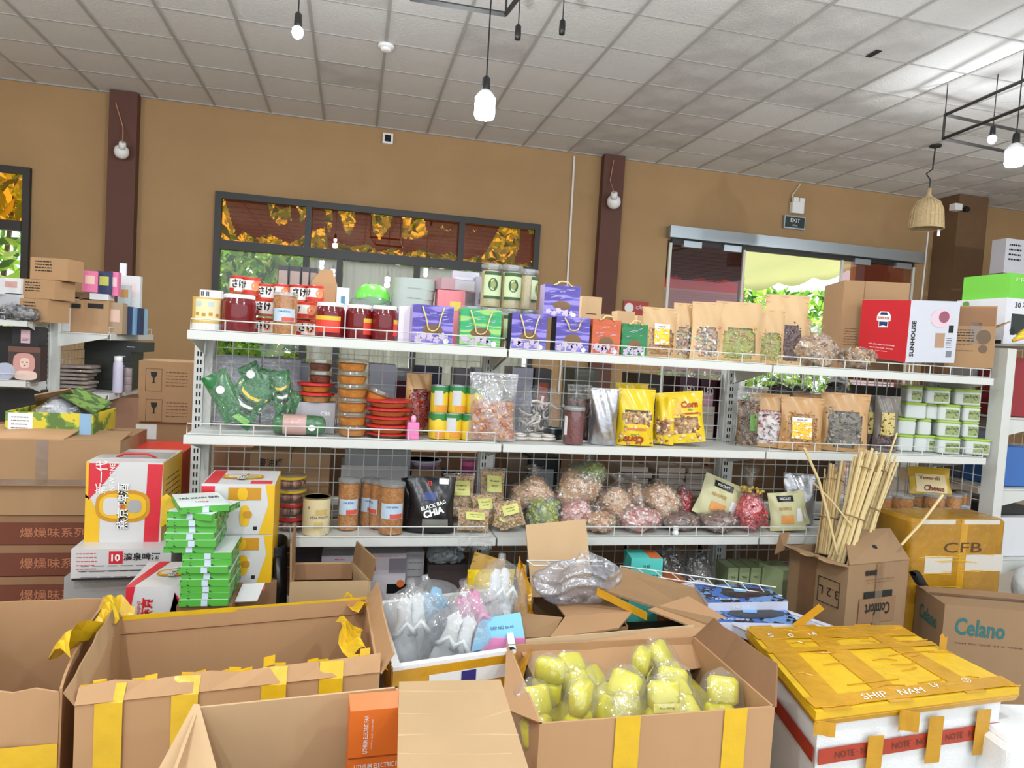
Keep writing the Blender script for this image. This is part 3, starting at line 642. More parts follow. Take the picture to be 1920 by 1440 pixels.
b = part('corrugated_edge', m_edge, t, w=True); strip(b, at(985, 1205, 2.03), at(1300, 1178, 2.06), (0, .0, .012), th=.004, n=(0, -1, 0)); b.done()
b = part('left_flap', m_cb, t, w=True); panel(b, [R[0]+V((0, 0, 0)), R[3], at(975, 1235, 2.02), at(945, 1330, 1.72)], .006); b.done()
b = part('tape_strip', m_tapeb, t, w=True); p, q = at(955, 1325, 1.72), at(985, 1225, 2.01); strip(b, p, q, (.02, 0, .02), n=(-1, -1, .5)); b.done()
b = part('right_flap', m_cb4, t, w=True); panel(b, [R[1], R[2], at(1336, 1160, 2.0), at(1455, 1245, 1.62)], .006, div=5, jit=.03); b.done()
m_yel = mat('yellow_plastic', (232, 222, 40), .3, noise=.12, nscale=20); m_film = film('clear_film', gloss=.12, haze=.06)
rg = random.Random(5); E0, E1, E3 = R[0], R[1], R[3]; cnt = 0
NM = ['at the left wall of the carton', 'second from the left in the front row', 'third from the left in the front row', 'in the middle of the front row', 'with a printed tag, right of the middle in front', 'leaning at the right of the front row', 'at the right wall of the carton', 'back row, left', 'back row, second from the left', 'standing upright at the back centre', 'back row, right of centre with a dot mark', 'back row, at the right', 'lying flat between the rows']
pos = [(.06, .25), (.2, .2), (.33, .22), (.43, .16), (.56, .16), (.70, .2), (.86, .25), (.14, .62), (.3, .6), (.46, .62), (.58, .66), (.78, .6), (.66, .42)]
def packet(lab, P, rz, tilt, L_, W_, tagd=False):
    t = thing('yellow_packet', 'yellow lozenge packet in clear film '+lab, 'packet', P, group='yellow packets in the open carton', R=Mx.Rotation(rz, 3, 'Z') @ Mx.Rotation(tilt, 3, 'X'))
    for k in range(2):
        b = part('yellow_block', m_yel, t, smooth=True); z = .04+L_*k*.5
        b.bevbox((.004*(k*2-1), 0, z), (W_*.86, .05, L_*.52), .02, seg=3, rz=.25*(k-.5)); b.done()
    b = part('wrapper', m_film, t, smooth=True)
    def fw(u, v):
        a = 2*PI*u; s = math.sin(PI*min(max(v, 0), 1))**.35 if 0 < v < 1 else .05
        return V((W_*.66*math.cos(a)*s*(1+.08*math.sin(a*5+v*9)), .042*math.sin(a)*s, -.02+(L_+.05)*v))
    b.grid(fw, 14, 10); b.done()
    if tagd:
        b = part('tag', mat('pale_yellow_tag', (240, 232, 120), .5), t); b.box((0, -.033, L_*.62), (W_*.75, .002, .022)); b.done(); b = part('lettering', m_ink, t); b.text('Kem dưỡng', V((0, -.0345, L_*.62)), (1, 0, 0), (0, 0, 1), .008); b.done()
for k, (u, v) in enumerate(pos):
    p = E0.lerp(E1, u)+(E3-E0)*v; p.z = Z0-.13+.025*(k % 3)
    packet(NM[k], p, rg.uniform(-.9, .9), rg.uniform(-1.1, -.35) if k % 3 != 1 else rg.uniform(-.3, .1), .13+rg.uniform(-.01, .02), .10, k in (4, 10))
b = MB(); c_ = (R[0]+R[1]+R[2]+R[3])/4; b.box((c_.x, c_.y, Z0-.36), (abs(R[1].x-R[0].x)-.09, abs(R[2].y-R[1].y)-.1, .52))
o = b.build('packing_layer', mat('packed_yellow_layer', (190, 176, 60), .6, noise=.4, nscale=18)); tag(o, 'lower layer of yellow goods filling the open carton', 'packing')
# F: foam box with slippers in bags
R = [atz(737, 1252, Z0), atz(968, 1218, Z0), atz(948, 1100, Z0), atz(702, 1128, Z0)]
t = thing('foam_box', 'white foam box wrapped in amber tape full of bagged slippers', 'box', ((R[0]+R[2])/2).xy.to_3d()+V((0, 0, .2)))
zz = .2
for i, nm in enumerate(('front_wall', 'right_wall', 'back_wall', 'left_wall')):
    j = (i+1) % 4; b = part(nm, m_foam, t, w=True); A2, B2 = R[i], R[j]; n = (B2-A2).cross(V((0, 0, 1))).normalized()*-.022
    b.hexa([V((A2.x, A2.y, zz)), V((B2.x, B2.y, zz)), V((B2.x, B2.y, zz))+n, V((A2.x, A2.y, zz))+n, A2, B2, B2+n, A2+n]); b.done()
b = part('bottom', m_foam, t, w=True); b.hexa([V((p.x, p.y, zz)) for p in R]+[V((p.x, p.y, zz+.02)) for p in R]); b.done()
b = part('tape_wrap', m_tapeb, t, w=True)
for i in range(4):
    j = (i+1) % 4; n = (R[j]-R[i]).cross(V((0, 0, 1))).normalized(); strip(b, R[i]+V((0, 0, -.06))+n*.002, R[j]+V((0, 0, -.06))+n*.002, (0, 0, .05), n=n)
b.done()
b = part('shipping_label', m_white, t, w=True); p, q = R[0].lerp(R[1], .28)+V((0, -.005, -.055)), R[0].lerp(R[1], .95)+V((0, -.005, -.055)); strip(b, p, q, (0, 0, .02), n=(0, -1, 0)); sl = b.done()
b = part('blue_stamp', mat('label_blue', (48, 44, 120), .5), sl, w=True); p, q = R[0].lerp(R[1], .54)+V((0, -.007, -.055)), R[0].lerp(R[1], .66)+V((0, -.007, -.055)); strip(b, p, q, (0, 0, .018), n=(0, -1, 0)); b.done()
m_slip = mat('white_rubber', (236, 240, 240), .5); m_pinkr = mat('pink_rubber', (240, 150, 196), .5); m_bluer = mat('blue_rubber', (130, 200, 236), .5)
m_bag = film('thick_bag', gloss=.14, haze=.1, rough=.14, bscale=18, bump=1.0)
def slipper(lab, P, q, m, L_=.23, bag=.06):
    """two straps and a sole standing on end in a clear bag"""
    t = thing('bagged_slippers', lab, 'slippers', P, group='bagged slippers in the foam box', R=Mx.Rotation(q[0], 3, 'Z') @ Mx.Rotation(q[1], 3, 'X') @ Mx.Rotation(q[2], 3, 'Y'))
    for s in (-1, 1):
        b = part('sole', m, t, smooth=True)
        b.grid(lambda u, v: V((s*.022+(.035+.012*math.sin(v*6))*(1 if .02 < v < .98 else .2)*math.cos(2*PI*u)*.9, .012*math.sin(2*PI*u)+s*.006, L_*v)), 12, 12); b.done()
        b = part('strap', m, t, smooth=True); b.tube([(s*.022-.035, 0, L_*.5), (s*.022-.02, -.04, L_*.62), (s*.022, -.045, L_*.75), (s*.022+.02, -.04, L_*.62), (s*.022+.035, 0, L_*.5)], .009, 6); b.done()
    b = part('bag', m_bag, t, smooth=True)
    def fw(u, v):
        a = 2*PI*u; s = (1-abs(2*v-.9)**3.5) if v < .95 else .12; s = max(s, .1)
        return V(((.10+.008*math.sin(a*4+v*11))*math.cos(a)*s, (bag+.006*math.sin(a*7))*math.sin(a)*s, -.01+(L_+.06)*v))
    b.grid(fw, 18, 14); b.done()
cF = (R[0]+R[2])/2
slipper('white slippers in a clear bag standing at the left of the foam box', V((cF.x-.15, cF.y-.06, Z0-.14)), (.1, .12, -.08), m_slip, .27)
slipper('white slippers in a clear bag at the front left of the foam box', V((cF.x-.06, cF.y-.12, Z0-.15)), (-.3, .05, .25), m_slip, .24)
slipper('light blue slippers in a clear bag in the middle of the foam box', V((cF.x-.03, cF.y+.02, Z0-.10)), (.3, -.3, -.25), m_bluer, .2)
slipper('pink slippers in a clear bag crossing the middle of the foam box', V((cF.x+.09, cF.y-.02, Z0-.12)), (.2, .1, -.35), m_pinkr, .25)
slipper('white slippers in a puffed clear bag at the back right of the foam box', V((cF.x+.14, cF.y+.05, Z0-.08)), (.4, -.1, .1), m_slip, .23, .09)
t = thing('slipper_packet', 'flat pink and blue slipper packet at the front right of the foam box', 'packet', V((cF.x+.11, cF.y-.13, Z0-.05)), .15)
b = part('blue_half', m_bluer, t); b.add([(-.09, 0, .01), (.09, 0, .03), (.09, .05, .10), (-.05, .05, .09), (-.09, .01, 0), (.09, .01, .02), (.09, .06, .09), (-.05, .06, .08)], [(0, 1, 2, 3), (7, 6, 5, 4), (0, 4, 5, 1), (1, 5, 6, 2), (2, 6, 7, 3), (3, 7, 4, 0)]); b.done()
b = part('pink_half', m_pinkr, t); b.add([(-.09, -.008, -.02), (.09, -.008, -.03), (.09, 0, .035), (-.02, 0, .045), (-.09, -.002, -.02), (.09, -.002, -.03), (.09, .006, .035), (-.02, .006, .045)], [(0, 1, 2, 3), (7, 6, 5, 4), (0, 4, 5, 1), (1, 5, 6, 2), (2, 6, 7, 3), (3, 7, 4, 0)]); b.done()
b = part('lettering', m_ink, t); b.text('DÉP NỮ 36-40', V((.02, .028, .066)), (1, 0, 0), (-.1, .55, .8), .012); b.done()
b = MB(); b.box((cF.x, cF.y, .36), (.24, .36, .27)); o = b.build('slipper_layer', mat('packed_slippers', (200, 206, 206), .6, noise=.5, nscale=14, c2=(120, 120, 124))); tag(o, 'lower layer of bagged slippers inside the foam box', 'packing')
# G: styrofoam box with yellow taped lid
zl = .63
R = [atz(1530, 1335, zl), atz(1912, 1288, zl), atz(1680, 1172, zl), atz(1398, 1176, zl)]
t = thing('foam_box', 'large white styrofoam box with a lid wrapped in yellow tape, lower right', 'box', ((R[0]+R[2])/2).xy.to_3d())
cG = (R[0]+R[2])/2; wG, dG = .60, .50
Rr = [R[0].lerp(cG, .06), R[1].lerp(cG, .10), R[2].lerp(cG, .06), R[3].lerp(cG, .06)]
b = part('foam_body', m_foam, t, w=True)
b.hexa([V((p.x, p.y, .15)) for p in [q.lerp(cG, .06) for q in Rr]]+[V((p.x, p.y, zl-.03)) for p in Rr]); b.done()
b = part('lid', m_tape, t, w=True); b.hexa([p-V((0, 0, .028)) for p in R]+R); lid = b.done()
b = part('lid_skirt', m_tapeb, t, w=True); b.hexa([p.lerp(cG, .02)-V((0, 0, .042)) for p in R]+[p.lerp(cG, -.006)-V((0, 0, .022)) for p in R]); b.done()
def onlid(u, v, h=.0015): return R[0].lerp(R[1], u).lerp(R[3].lerp(R[2], u), v)+V((0, 0, h))
for u0, u1 in ((.03, .16), (.33, .45), (.71, .82)):
    b = part('tape_strip', m_tapeb, lid, w=True); p, q = onlid((u0+u1)/2, -.01), onlid((u0+u1)/2, 1.01); strip(b, p, q, (onlid(u1, .5)-onlid(u0, .5))/2, n=(0, 0, 1)); b.done()
for v0, v1, h in ((.02, .13, .003), (.62, .68, .003), (.8, .97, .003)):
    b = part('tape_strip', m_tapeb, lid, w=True); p, q = onlid(0, (v0+v1)/2, h), onlid(1, (v0+v1)/2, h); strip(b, p, q, (onlid(.5, v1)-onlid(.5, v0))/2, n=(0, 0, 1)); b.done()
b = part('tape_ripple', m_tapeb, lid, w=True); rg = random.Random(2)
for k in range(40):
    u, v = rg.random()*.98, rg.random(); l = rg.uniform(.05, .3); b.tube([onlid(u, v, .002), onlid(min(1, u+l*.5), v+rg.uniform(-.03, .03), .005), onlid(min(1, u+l), v+rg.uniform(-.03, .03), .002)], .0018, 4)
stuff(b.done())
b = part('handwriting', m_wink, lid, w=True); rr = (R[1]-R[0]).normalized(); uu = (R[3]-R[0]).normalized()
for s_, u, v, h in (('SHIP', .30, .07, .032), ('NAM', .48, .07, .03), ('Lý', .62, .10, .03), ('②', .8, .12, .03), ('0', .22, .84, .03), ('Lễ', .36, .86, .03), ('S', .1, .85, .03)):
    b.text(s_, onlid(u, v, .006), rr, uu, h)
b.done()
m_rtape = mat('red_tape', (178, 62, 40), .3)
b = part('red_tape', m_rtape, t, w=True)
for i in (0, 3):
    j = (i+1) % 4; n = (Rr[j]-Rr[i]).cross(V((0, 0, 1))).normalized(); p, q = Rr[i].lerp(cG, .02), Rr[j].lerp(cG, .02); strip(b, V((p.x, p.y, zl-.135))+n*.008, V((q.x, q.y, zl-.135))+n*.008, (0, 0, .022), n=n)
b.done()
b = part('lettering', m_inkb, t, w=True)
for u in (.2, .5, .8): p = Rr[0].lerp(Rr[1], u).lerp(cG, .02); b.text('NOTE · NOTE', V((p.x, p.y-.0112, zl-.135)), Rr[1]-Rr[0], (0, 0, 1), .018)
b.done()
for u in (.28, .6, .87):
    b = part('tape_strip', m_tapeb, t, w=True); p = Rr[0].lerp(Rr[1], u); strip(b, V((p.x, p.y-.012, zl-.2 if u > .5 else zl-.33)), V((p.x, p.y-.016, zl-.06 if u != .28 else zl-.09)), (.025, 0, 0), n=(0, -1, 0)); b.done()
for u, s_ in ((.42, .03), (.03, .02)):
    b = part('tape_scrap', m_tapeb, t, w=True); p = onlid(u, .0 if u < .9 else .6, -.025); b.grid(lambda a, c: p+V((.06*(a-.5), -.008+.01*math.sin(a*5), -s_*2*c)), 4, 4); b.done()
b = part('tape_scrap', m_tapeb, t, w=True); p = onlid(.32, 1, 0); b.grid(lambda a, c: p+V((.05*(a-.5)+.10*c, .0, .07*c+.01*math.sin(a*6))), 4, 4); b.done()
b = part('tape_scrap', m_tapeb, t, w=True); p = onlid(.98, .55, 0); b.grid(lambda a, c: p+V((.03*(a-.5), .0, .05*c+.01*math.sin(a*6))), 4, 4); b.done()
# white foam corner at lower right
P = atz(1852, 1375, .5); t = thing('foam_block', 'plain white foam box corner at the lower right edge', 'box', P+V((.2, 0, -.5)))
b = part('block', m_foam, t, w=True); b.bevbox(P+V((.17, .02, -.2)), (.34, .26, .40), .02, seg=3, rz=-.15); b.done()
b = part('lid_step', m_foam, t, w=True); b.bevbox(P+V((.17, .02, .0)), (.30, .22, .03), .02, seg=3, rz=-.15); b.done()
# ------------------------------------------------------------------ products
m_film2 = film('crinkled_film', gloss=.09, haze=.02, rough=.1, bscale=45, bump=1.0)
m_film3 = film('candy_bag_film', gloss=.2, haze=.05, rough=.12, bscale=38, bump=1.2)
m_shell = film('clear_pet', gloss=.1, haze=.03, rough=.06, bump=0)
m_kraft = mat('kraft_paper', (210, 174, 128), .6, noise=.08, nscale=9, bump=.15, bscale=25)
m_kraft2 = mat('glossy_kraft', (198, 154, 102), .35, noise=.1, nscale=9, bump=.2, bscale=25)
m_lidw = mat('white_lid', (236, 236, 232), .4); m_lidc = film('clear_lid', (236, 238, 236), gloss=.2, haze=.25, rough=.1, bump=0)
m_silver = mat('silver_foil', (196, 196, 198), .28, metal=.85, noise=.2, nscale=10, bump=.5, bscale=18)
m_rope = mat('gold_rope', (226, 204, 140), .6)
def place(x0, x1, y0, y1, Y, z=None):
    P = at((x0+x1)/2, y1, Y); k = mpp(P)
    h = (y1-y0)*k
    if z is not None:
        P.z = z; q = at((x0+x1)/2, y0, Y).z-z; h = q if .5*h < q < 2.2*h else h
    return P, (x1-x0)*k, h
def arc(b, r, z0, z1, a0, a1, c=(0, 0, 0), n=10, mi=0, sx=1, sy=1):
    """curved label; angles in degrees from the front (-y), positive to the right"""
    c = V(c); vs = []; fs = []
    for i in range(n+1):
        a = math.radians(a0+(a1-a0)*i/n)-PI/2
        for z in (z0, z1): vs.append(c+V((r*sx*math.cos(a), r*sy*math.sin(a), z)))
    for i in range(n): fs.append((2*i, 2*i+2, 2*i+3, 2*i+1))
    return b.add(vs, fs, mi)
def cyltext(b, s, r, z, h, a0=0, wmax=None, bold=.01, mi=0):
    def fn(x, y):
        a = math.radians(a0)+x/r-PI/2; return V((r*math.cos(a), r*math.sin(a), z+y))
    return b.text(s, None, None, None, h, mi, bold, wmax, fn)
def pieces(b, kind, c, s, rg, mi):
    q = Mx.Rotation(rg.random()*6.3, 3, (rg.random()-.5, rg.random()-.5, rg.random()-.5+.01))
    r = {'ball': (1, 1, 1), 'stick': (2.4, .55, .55), 'flake': (1.3, 1.0, .3), 'nut': (1.3, .9, .8), 'cube': (1, 1, .9)}[kind]
    if kind == 'cube': return b.box(c, (s*1.7, s*1.4, s*1.2), R=q, mi=mi)
    if kind == 'ring': return b
    return b.blob(c, (r[0]*s, r[1]*s, r[2]*s), mi, .12, q)
def can(name, label, P, r, h, m, lidm=None, group=None, cat='can', lab=None, rz=0, rim=True):
    t = thing(name, label, cat, P, rz, group)
    b = part('body', m, t, smooth=True); b.lathe([(r*.97, 0), (r, .004), (r, h-.005), (r*.97, h-.003)], 22); sub(b.done())
    if rim:
        b = part('rim', lidm or m_steel, t, smooth=True); b.lathe([(r*.985, h-.006), (r*1.02, h-.005), (r*1.02, h), (r*.93, h), (r*.92, h-.003)], 22); sub(b.done())
    return t
def jar(name, label, P, r, h, m, lidm, lidh=.018, group=None, cat='jar', neck=.86, rz=0):
    t = thing(name, label, cat, P, rz, group)
    b = part('glass_body', m, t, smooth=True); b.lathe([(r*.9, 0), (r, .008), (r*1.0, h*.7), (r*.98, h*.8), (r*neck, h-lidh), (r*neck, h-lidh+.002)], 22); sub(b.done(), .9)
    b = part('lid', lidm, t, smooth=True); b.lathe([(r*neck*1.06, h-lidh), (r*neck*1.08, h-.004), (r*neck, h)], 22); sub(b.done(), .6)
    return t
def canister(name, label, P, r, h, food, lidm, fill=.9, group=None, cat='canister', shell=None):
    t = thing(name, label, cat, P, 0, group)
    b = part('contents', food, t, smooth=True); b.lathe([(r*.94, .003), (r*.95, .008), (r*.95, h*fill), (r*.8, h*fill+.004)], 20); sub(b.done())
    b = part('shell', shell or m_shell, t, smooth=True); b.lathe([(r*.97, 0), (r, .004), (r, h-.012)], 20, capt=False); b.done()
    b = part('lid', lidm, t, smooth=True); b.lathe([(r*1.03, h-.014), (r*1.04, h-.012), (r*1.04, h-.002), (r*.95, h)], 20); sub(b.done())
    return t
def pfun(w, h, T):
    def fr(u, v, s=-1):
        W = w*(1-.07*math.sin(PI*v))/2; tt = T*(.35+1.5*v*(1-v)*1.6)*(1-v)**.45 if v < 1 else 0
        return V((u*W, s*tt*max(0, 1-u*u)**.6, v*h))
    return fr
def pouch(name, label, P, w, h, T, m, kind='nut', cols=None, n=70, size=.006, win=(.7, .08, .62), fill=.58, rz=0, tilt=0, clear=False, group=None, lab=None, skew=0, seed=1, labm=None, R=None, cat='pouch', fm=None):
    """stand-up pouch: sheet body with a film window (or wholly clear) over loose contents; lab=(u,v,w,h) sticker"""
    rg = random.Random(seed); t = thing(name, label, cat, P, group=group, R=R or (Mx.Rotation(rz, 3, 'Z') @ Mx.Rotation(tilt, 3, 'X')))
    f = pfun(w, h, T); fm = fm or m_film2
    wr = lambda u, v: f(u, v)+V((0, .004*math.sin(u*7+v*9+seed)*(v > .05), 0))
    nu, nv = 14, 16; b = part('front_sheet', [m, fm], t, smooth=True); vs = [wr(-1+2*i/nu, j/nv) for j in range(nv+1) for i in range(nu+1)]
    fs = []; ms = []
    for j in range(nv):
        for i in range(nu):
            u, v = -1+2*(i+.5)/nu, (j+.5)/nv; fs.append((j*(nu+1)+i, j*(nu+1)+i+1, (j+1)*(nu+1)+i+1, (j+1)*(nu+1)+i))
            inside = win and (abs(u)/win[0])**4+(abs(v-(win[1]+win[2])/2)/((win[2]-win[1])/2))**4 < 1
            ms.append(1 if (clear or inside) else 0)
    k = len(b.v); b.add(vs, fs); b.m[-len(fs):] = ms; b.done()
    b = part('back_sheet', [fm if clear else m], t, smooth=True); b.grid(lambda u, v: f(1-2*u, v, 1), nu, nv); b.done()
    b = part('seal', [fm if clear else m], t); b.box((0, -.001, h*.985), (w*.98, .003, h*.03)); b.box((0, -.002, h*.9), (w*.95, .004, .004)); b.done()
    if kind and (win or clear):
        b = part('contents', cols, t, smooth=kind in ('ball', 'nut'))
        wu = .85 if clear else min(.9, win[0]*1.05)
        for q in range(n):
            u, v = rg.uniform(-wu, wu), rg.uniform(.04, fill); p = f(u, v); p.y *= rg.uniform(.55, .88); pieces(b, kind, p, size*rg.uniform(.7, 1.3), rg, rg.randrange(len(cols)))
        b.add([f(-.9+1.8*i/6, .03+(fill-.03)*j/6)*1+V((0, abs(f(-.9+1.8*i/6, .03+(fill-.03)*j/6).y)*.45, 0)) for j in range(7) for i in range(7)], [(j*7+i, j*7+i+1, (j+1)*7+i+1, (j+1)*7+i) for j in range(6) for i in range(6)], 0)
        stuff(b.done())
    if lab:
        u0, v0, lw, lh, lm = lab
        def lf(a, c): p = wr(u0+(a-.5)*lw*2/w, v0+(c-.5)*lh/h); return p+V((0, -.0025, 0))
        b = part('sticker', lm, t, smooth=True); b.grid(lf, 5, 5); b.done()
    t2 = t; return t2, wr
def sticker(t, wr, u0, v0, du, dv, m, nm='sticker', off=.0035):
    b = part(nm, m, t, smooth=True); b.grid(lambda a, c: wr(u0+(a-.5)*du, v0+(c-.5)*dv)+V((0, -off, 0)), 6, 5); return b.done()
def ptext(t, wr, s, u0, v0, dv, w, h, m, rot=0, du=None, bold=.015, off=.005):
    """lettering that follows a pouch face; dv = letter height in v"""
    vs, fs, tw, th = txt(s, bold); H = dv*h; k = H/th; kx = (du*w/2/tw) if du else k; b = part('lettering', m, t)
    out = []
    for x, y in vs:
        X, Y = x*kx, y*k; X, Y = X*math.cos(rot)-Y*math.sin(rot), X*math.sin(rot)+Y*math.cos(rot); out.append(wr(max(-1, min(1, u0+X*2/w)), max(0, min(1, v0+Y/h)))+V((0, -off, 0)))
    b.add(out, fs); return b.done()
def blobbag(name, label, P, rx, ry, rz_, cols, kind='nut', n=90, size=.008, core=None, knot=0, group=None, seed=1, lean=0, fm=None, cat='bag'):
    """tied poly bag: loose pieces round a core under a creased film"""
    rg = random.Random(seed); t = thing(name, label, cat, P, group=group, rz=rg.uniform(-.4, .4))
    p1, p2 = rg.random()*6, rg.random()*6
    def el(d, k=1):
        k *= 1+.13*math.sin(3*d.x+p1)*math.cos(2.5*d.z+p2)+.07*math.sin(5*d.x+4*d.z+p2); z = d.z if d.z > -.75 else -.75+(d.z+.75)*.2
        return V((d.x*rx*1.1*k, d.y*ry*k, rz_*.82+z*rz_*k))
    b = part('contents', cols, t, smooth=True); v, f = ico()
    b.lathe([(max(.02, math.sin(PI*k/8))*.86, 0) for k in range(9)], 12, mi=0)
    for i in range(9):
        for k in range(12): a = 2*PI*k/12; s = max(.02, math.sin(PI*i/8)); b.v[i*12+k] = el(V((s*math.cos(a), s*math.sin(a), -math.cos(PI*i/8))), .9)
    for q in range(n):
        d = V((rg.gauss(0, 1), rg.gauss(0, 1), rg.gauss(0, 1))).normalized()
        if d.y > .35: d.y = -d.y
        pieces(b, kind, el(d, rg.uniform(.84, .94)), size*rg.uniform(.6, 1.05), rg, rg.randrange(len(cols)))
    stuff(b.done())
    b = part('bag_film', fm or m_film3, t, smooth=True); ph = rg.random()*6
    def ff(u, v):
        a = 2*PI*u; th = PI*(1-v); d = V((math.sin(th)*math.cos(a), math.sin(th)*math.sin(a), math.cos(th))); k = 1.03+.05*math.sin(a*5+ph+v*8)+.03*math.sin(a*9-v*13)
        p = el(d, k)
        if knot and v > .86: q = (v-.86)/.14; p = p.lerp(V((lean+.012*math.cos(a)*(1-.5*q), .012*math.sin(a), rz_*1.75+knot*q*1.2)), min(1, q*1.3))
        return p
    b.grid(ff, 22, 16); b.done()
    if knot:
        b = part('bag_neck', fm or m_film3, t, smooth=True)
        b.grid(lambda u, v: V((lean+(.008+.03*v*(1+.4*math.sin(u*18)))*math.cos(2*PI*u), (.008+.02*v)*math.sin(2*PI*u), rz_*1.75+knot*(.4+.6*v)+.008*math.sin(u*25))), 16, 5); b.done()
    return t
def tub(name, label, P, r, h, food, lidm, lid=.3, group=None, dome=False, labm=None, sq=False, shell=None, cat='tub'):
    t = thing(name, label, cat, P, 0, group)
    b = part('contents', food, t, smooth=True); b.lathe([(r*.72, .003), (r*.86, h*.6), (r*.7, h*.68)], 16, sy=1 if not sq else .8); sub(b.done(), .9)
    b = part('cup', shell or m_shell, t, smooth=True); b.lathe([(r*.76, 0), (r*.93, h*.72), (r, h*.73), (r, h*.77)], 18, capt=False, sy=1 if not sq else .8); b.done()
    b = part('lid', lidm, t, smooth=True)
    b.lathe([(r*1.02, h*.74), (r*1.02, h*.8), (r*.92, h*.83), (r*.88, h*.98), (r*.8, h)] if dome else [(r*1.02, h*.74), (r*1.03, h*.98), (r*.95, h)], 18, sy=1 if not sq else .8); sub(b.done(), .6)
    if labm: b = part('band', labm, t); arc(b, r*1.035, h*.76, h*.96, -180, 180, n=18, sy=1 if not sq else .8); b.done()
    return t
def giftbag(name, label, P, w, h, d, m, side, rz=0, handle=True, orn=None, tagc=None, seed=0, R=None, hd=1):
    t = thing(name, label, 'gift bag', P, rz, 'gift bags on the top shelf', R); rg = random.Random(seed)
    b = part('bag_body', m, t); b.box((0, 0, h/2), (w, d, h)); b.done()
    for q in (-1, 1): b = part('side_panel', side, t); b.box((q*(w/2+.0006), 0, h/2), (.001, d*.96, h*.98)); b.done()
    y = -d/2-.0012
    for k in range(5):
        b = part('flower_print', orn or m_white, t); a, c, q = -.36+.15*k+rg.uniform(-.03, .03), .12+.1*math.sin(k*2+seed)**2, rg.uniform(.07, .11)
        b.poly([V(((a+q*math.cos(i*PI/8)*(1+.25*math.cos(i*5*PI/8)))*w, y, (c+q*math.sin(i*PI/8)*(1+.25*math.cos(i*5*PI/8)))*h)) for i in range(16)]); b.done()
    b = part('bowl_print', mat('bowl_gold', (120, 92, 62), .3, metal=.3), t); b.lathe([(.12*w, 0), (.24*w, .06*h), (.26*w, .12*h), (.2*w, .2*h), (.1*w, .25*h)], 14, (0, y+.0005, .26*h), sy=.02); b.done()
    b = part('foil_streaks', mat('foil_streak', (200, 190, 236), .3), t)
    for k in range(7):
        a, c = rg.uniform(-.4, .3), rg.uniform(.5, .92); l = rg.uniform(.06, .2); b.poly([V((a*w, y, c*h)), V(((a+l)*w, y, (c+l*.25)*h)), V(((a+l)*w, y, (c+l*.25+.012)*h)), V((a*w, y, (c+.014)*h))])
    stuff(b.done())
    b = part('seal_dot', m_white, t); b.lathe([(.07*w, 0), (.07*w, .0005)], 14, (.34*w, y, .1*h), R=Mx.Rotation(PI/2, 3, 'X')); b.done()
    b = part('lettering', m_wink, t); b.text('QUÀ TẾT', V((0, y-.0005, .8*h)), (1, 0, 0), (0, 0, 1), .05*h); b.done()
    if handle:
        b = part('rope_handle', m_rope, t, smooth=True)
        b.tube([V((w*(-.28+.56*i/12)+w*.03*math.sin(i), -d/2-.007-.004*math.sin(i), h*.96-hd*h*.62*math.sin(PI*i/12)**.8 if hd > 0 else h*.97+h*.13*math.sin(PI*i/12))) for i in range(13)], .0032, 6); b.done()
    return t
# ------------------------------------------------------------------ top shelf
m_redjam = mat('red_jam', (128, 28, 34), .12, noise=.35, nscale=12, spec=.7); m_cann = mat('pale_gold_tin', (226, 190, 106), .35, noise=.06)
z0 = ZS[0]
P, w, h = place(362, 416, 559, 618, 2.84, z0); t = can('paper_canister', 'yellow paper canister with white base at left end of top shelf', P, w/2, h, m_cann, m_cann)
b = part('white_band', m_white, t); arc(b, w/2+.0006, .004, h*.22, -180, 180, n=20); b.done()
b = part('pale_print', mat('pale_blue_print', (236, 220, 170), .5), t); arc(b, w/2+.0006, h*.3, h*.95, -40, 60); pp = b.done()
b = part('icons', mat('teal_icons', (190, 205, 210), .5), t)
for a, c in ((-25, .8), (20, .8)): arc(b, w/2+.0012, h*(c-.07), h*(c+.07), a-10, a+10, n=4)
b.done(); b = part('fruit_icons', mat('amber_icons', (196, 140, 50), .5), t)
for a, c in ((-30, .5), (-5, .48), (20, .5), (45, .47)): arc(b, w/2+.0012, h*(c-.05), h*(c+.05), a-7, a+7, n=3)
b.done()
for x0, x1, y0, y1, Y, lb in ((416, 477, 553, 622, 2.83, 'dark red jam jar with white lid, next to the yellow canister'), (591, 644, 568, 634, 2.82, 'red jam jar with a red and yellow label, right of the orange canister'), (647, 695, 572, 639, 2.82, 'dark red jam jar with its label turned right, middle of three'), (694, 743, 574, 642, 2.82, 'dark red jam jar beside the white gift box, last of three')):
    P, w, h = place(x0, x1, y0, y1, Y, z0); t = jar('jam_jar', lb, P, w/2, h, m_redjam, m_lidw, .015, 'red jam jars on the top shelf')
    b = part('lid_knurl', m_white, t); b.lathe([(w/2*.92, h-.013), (w/2*.92, h-.011)], 22); b.done()
    if x0 > 500:
        a0, a1 = ((-70, 45), (20, 110), (40, 120))[(x0 > 600)+(x0 > 690)]
        b = part('label', mat('jam_label', (226, 70, 52), .4), t); arc(b, w/2+.001, h*.16, h*.62, a0, a1); b.done()
        b = part('label_band', mat('jam_label_gold', (228, 186, 60), .4), t); arc(b, w/2+.0016, h*.5, h*.62, a0, a1); b.done()
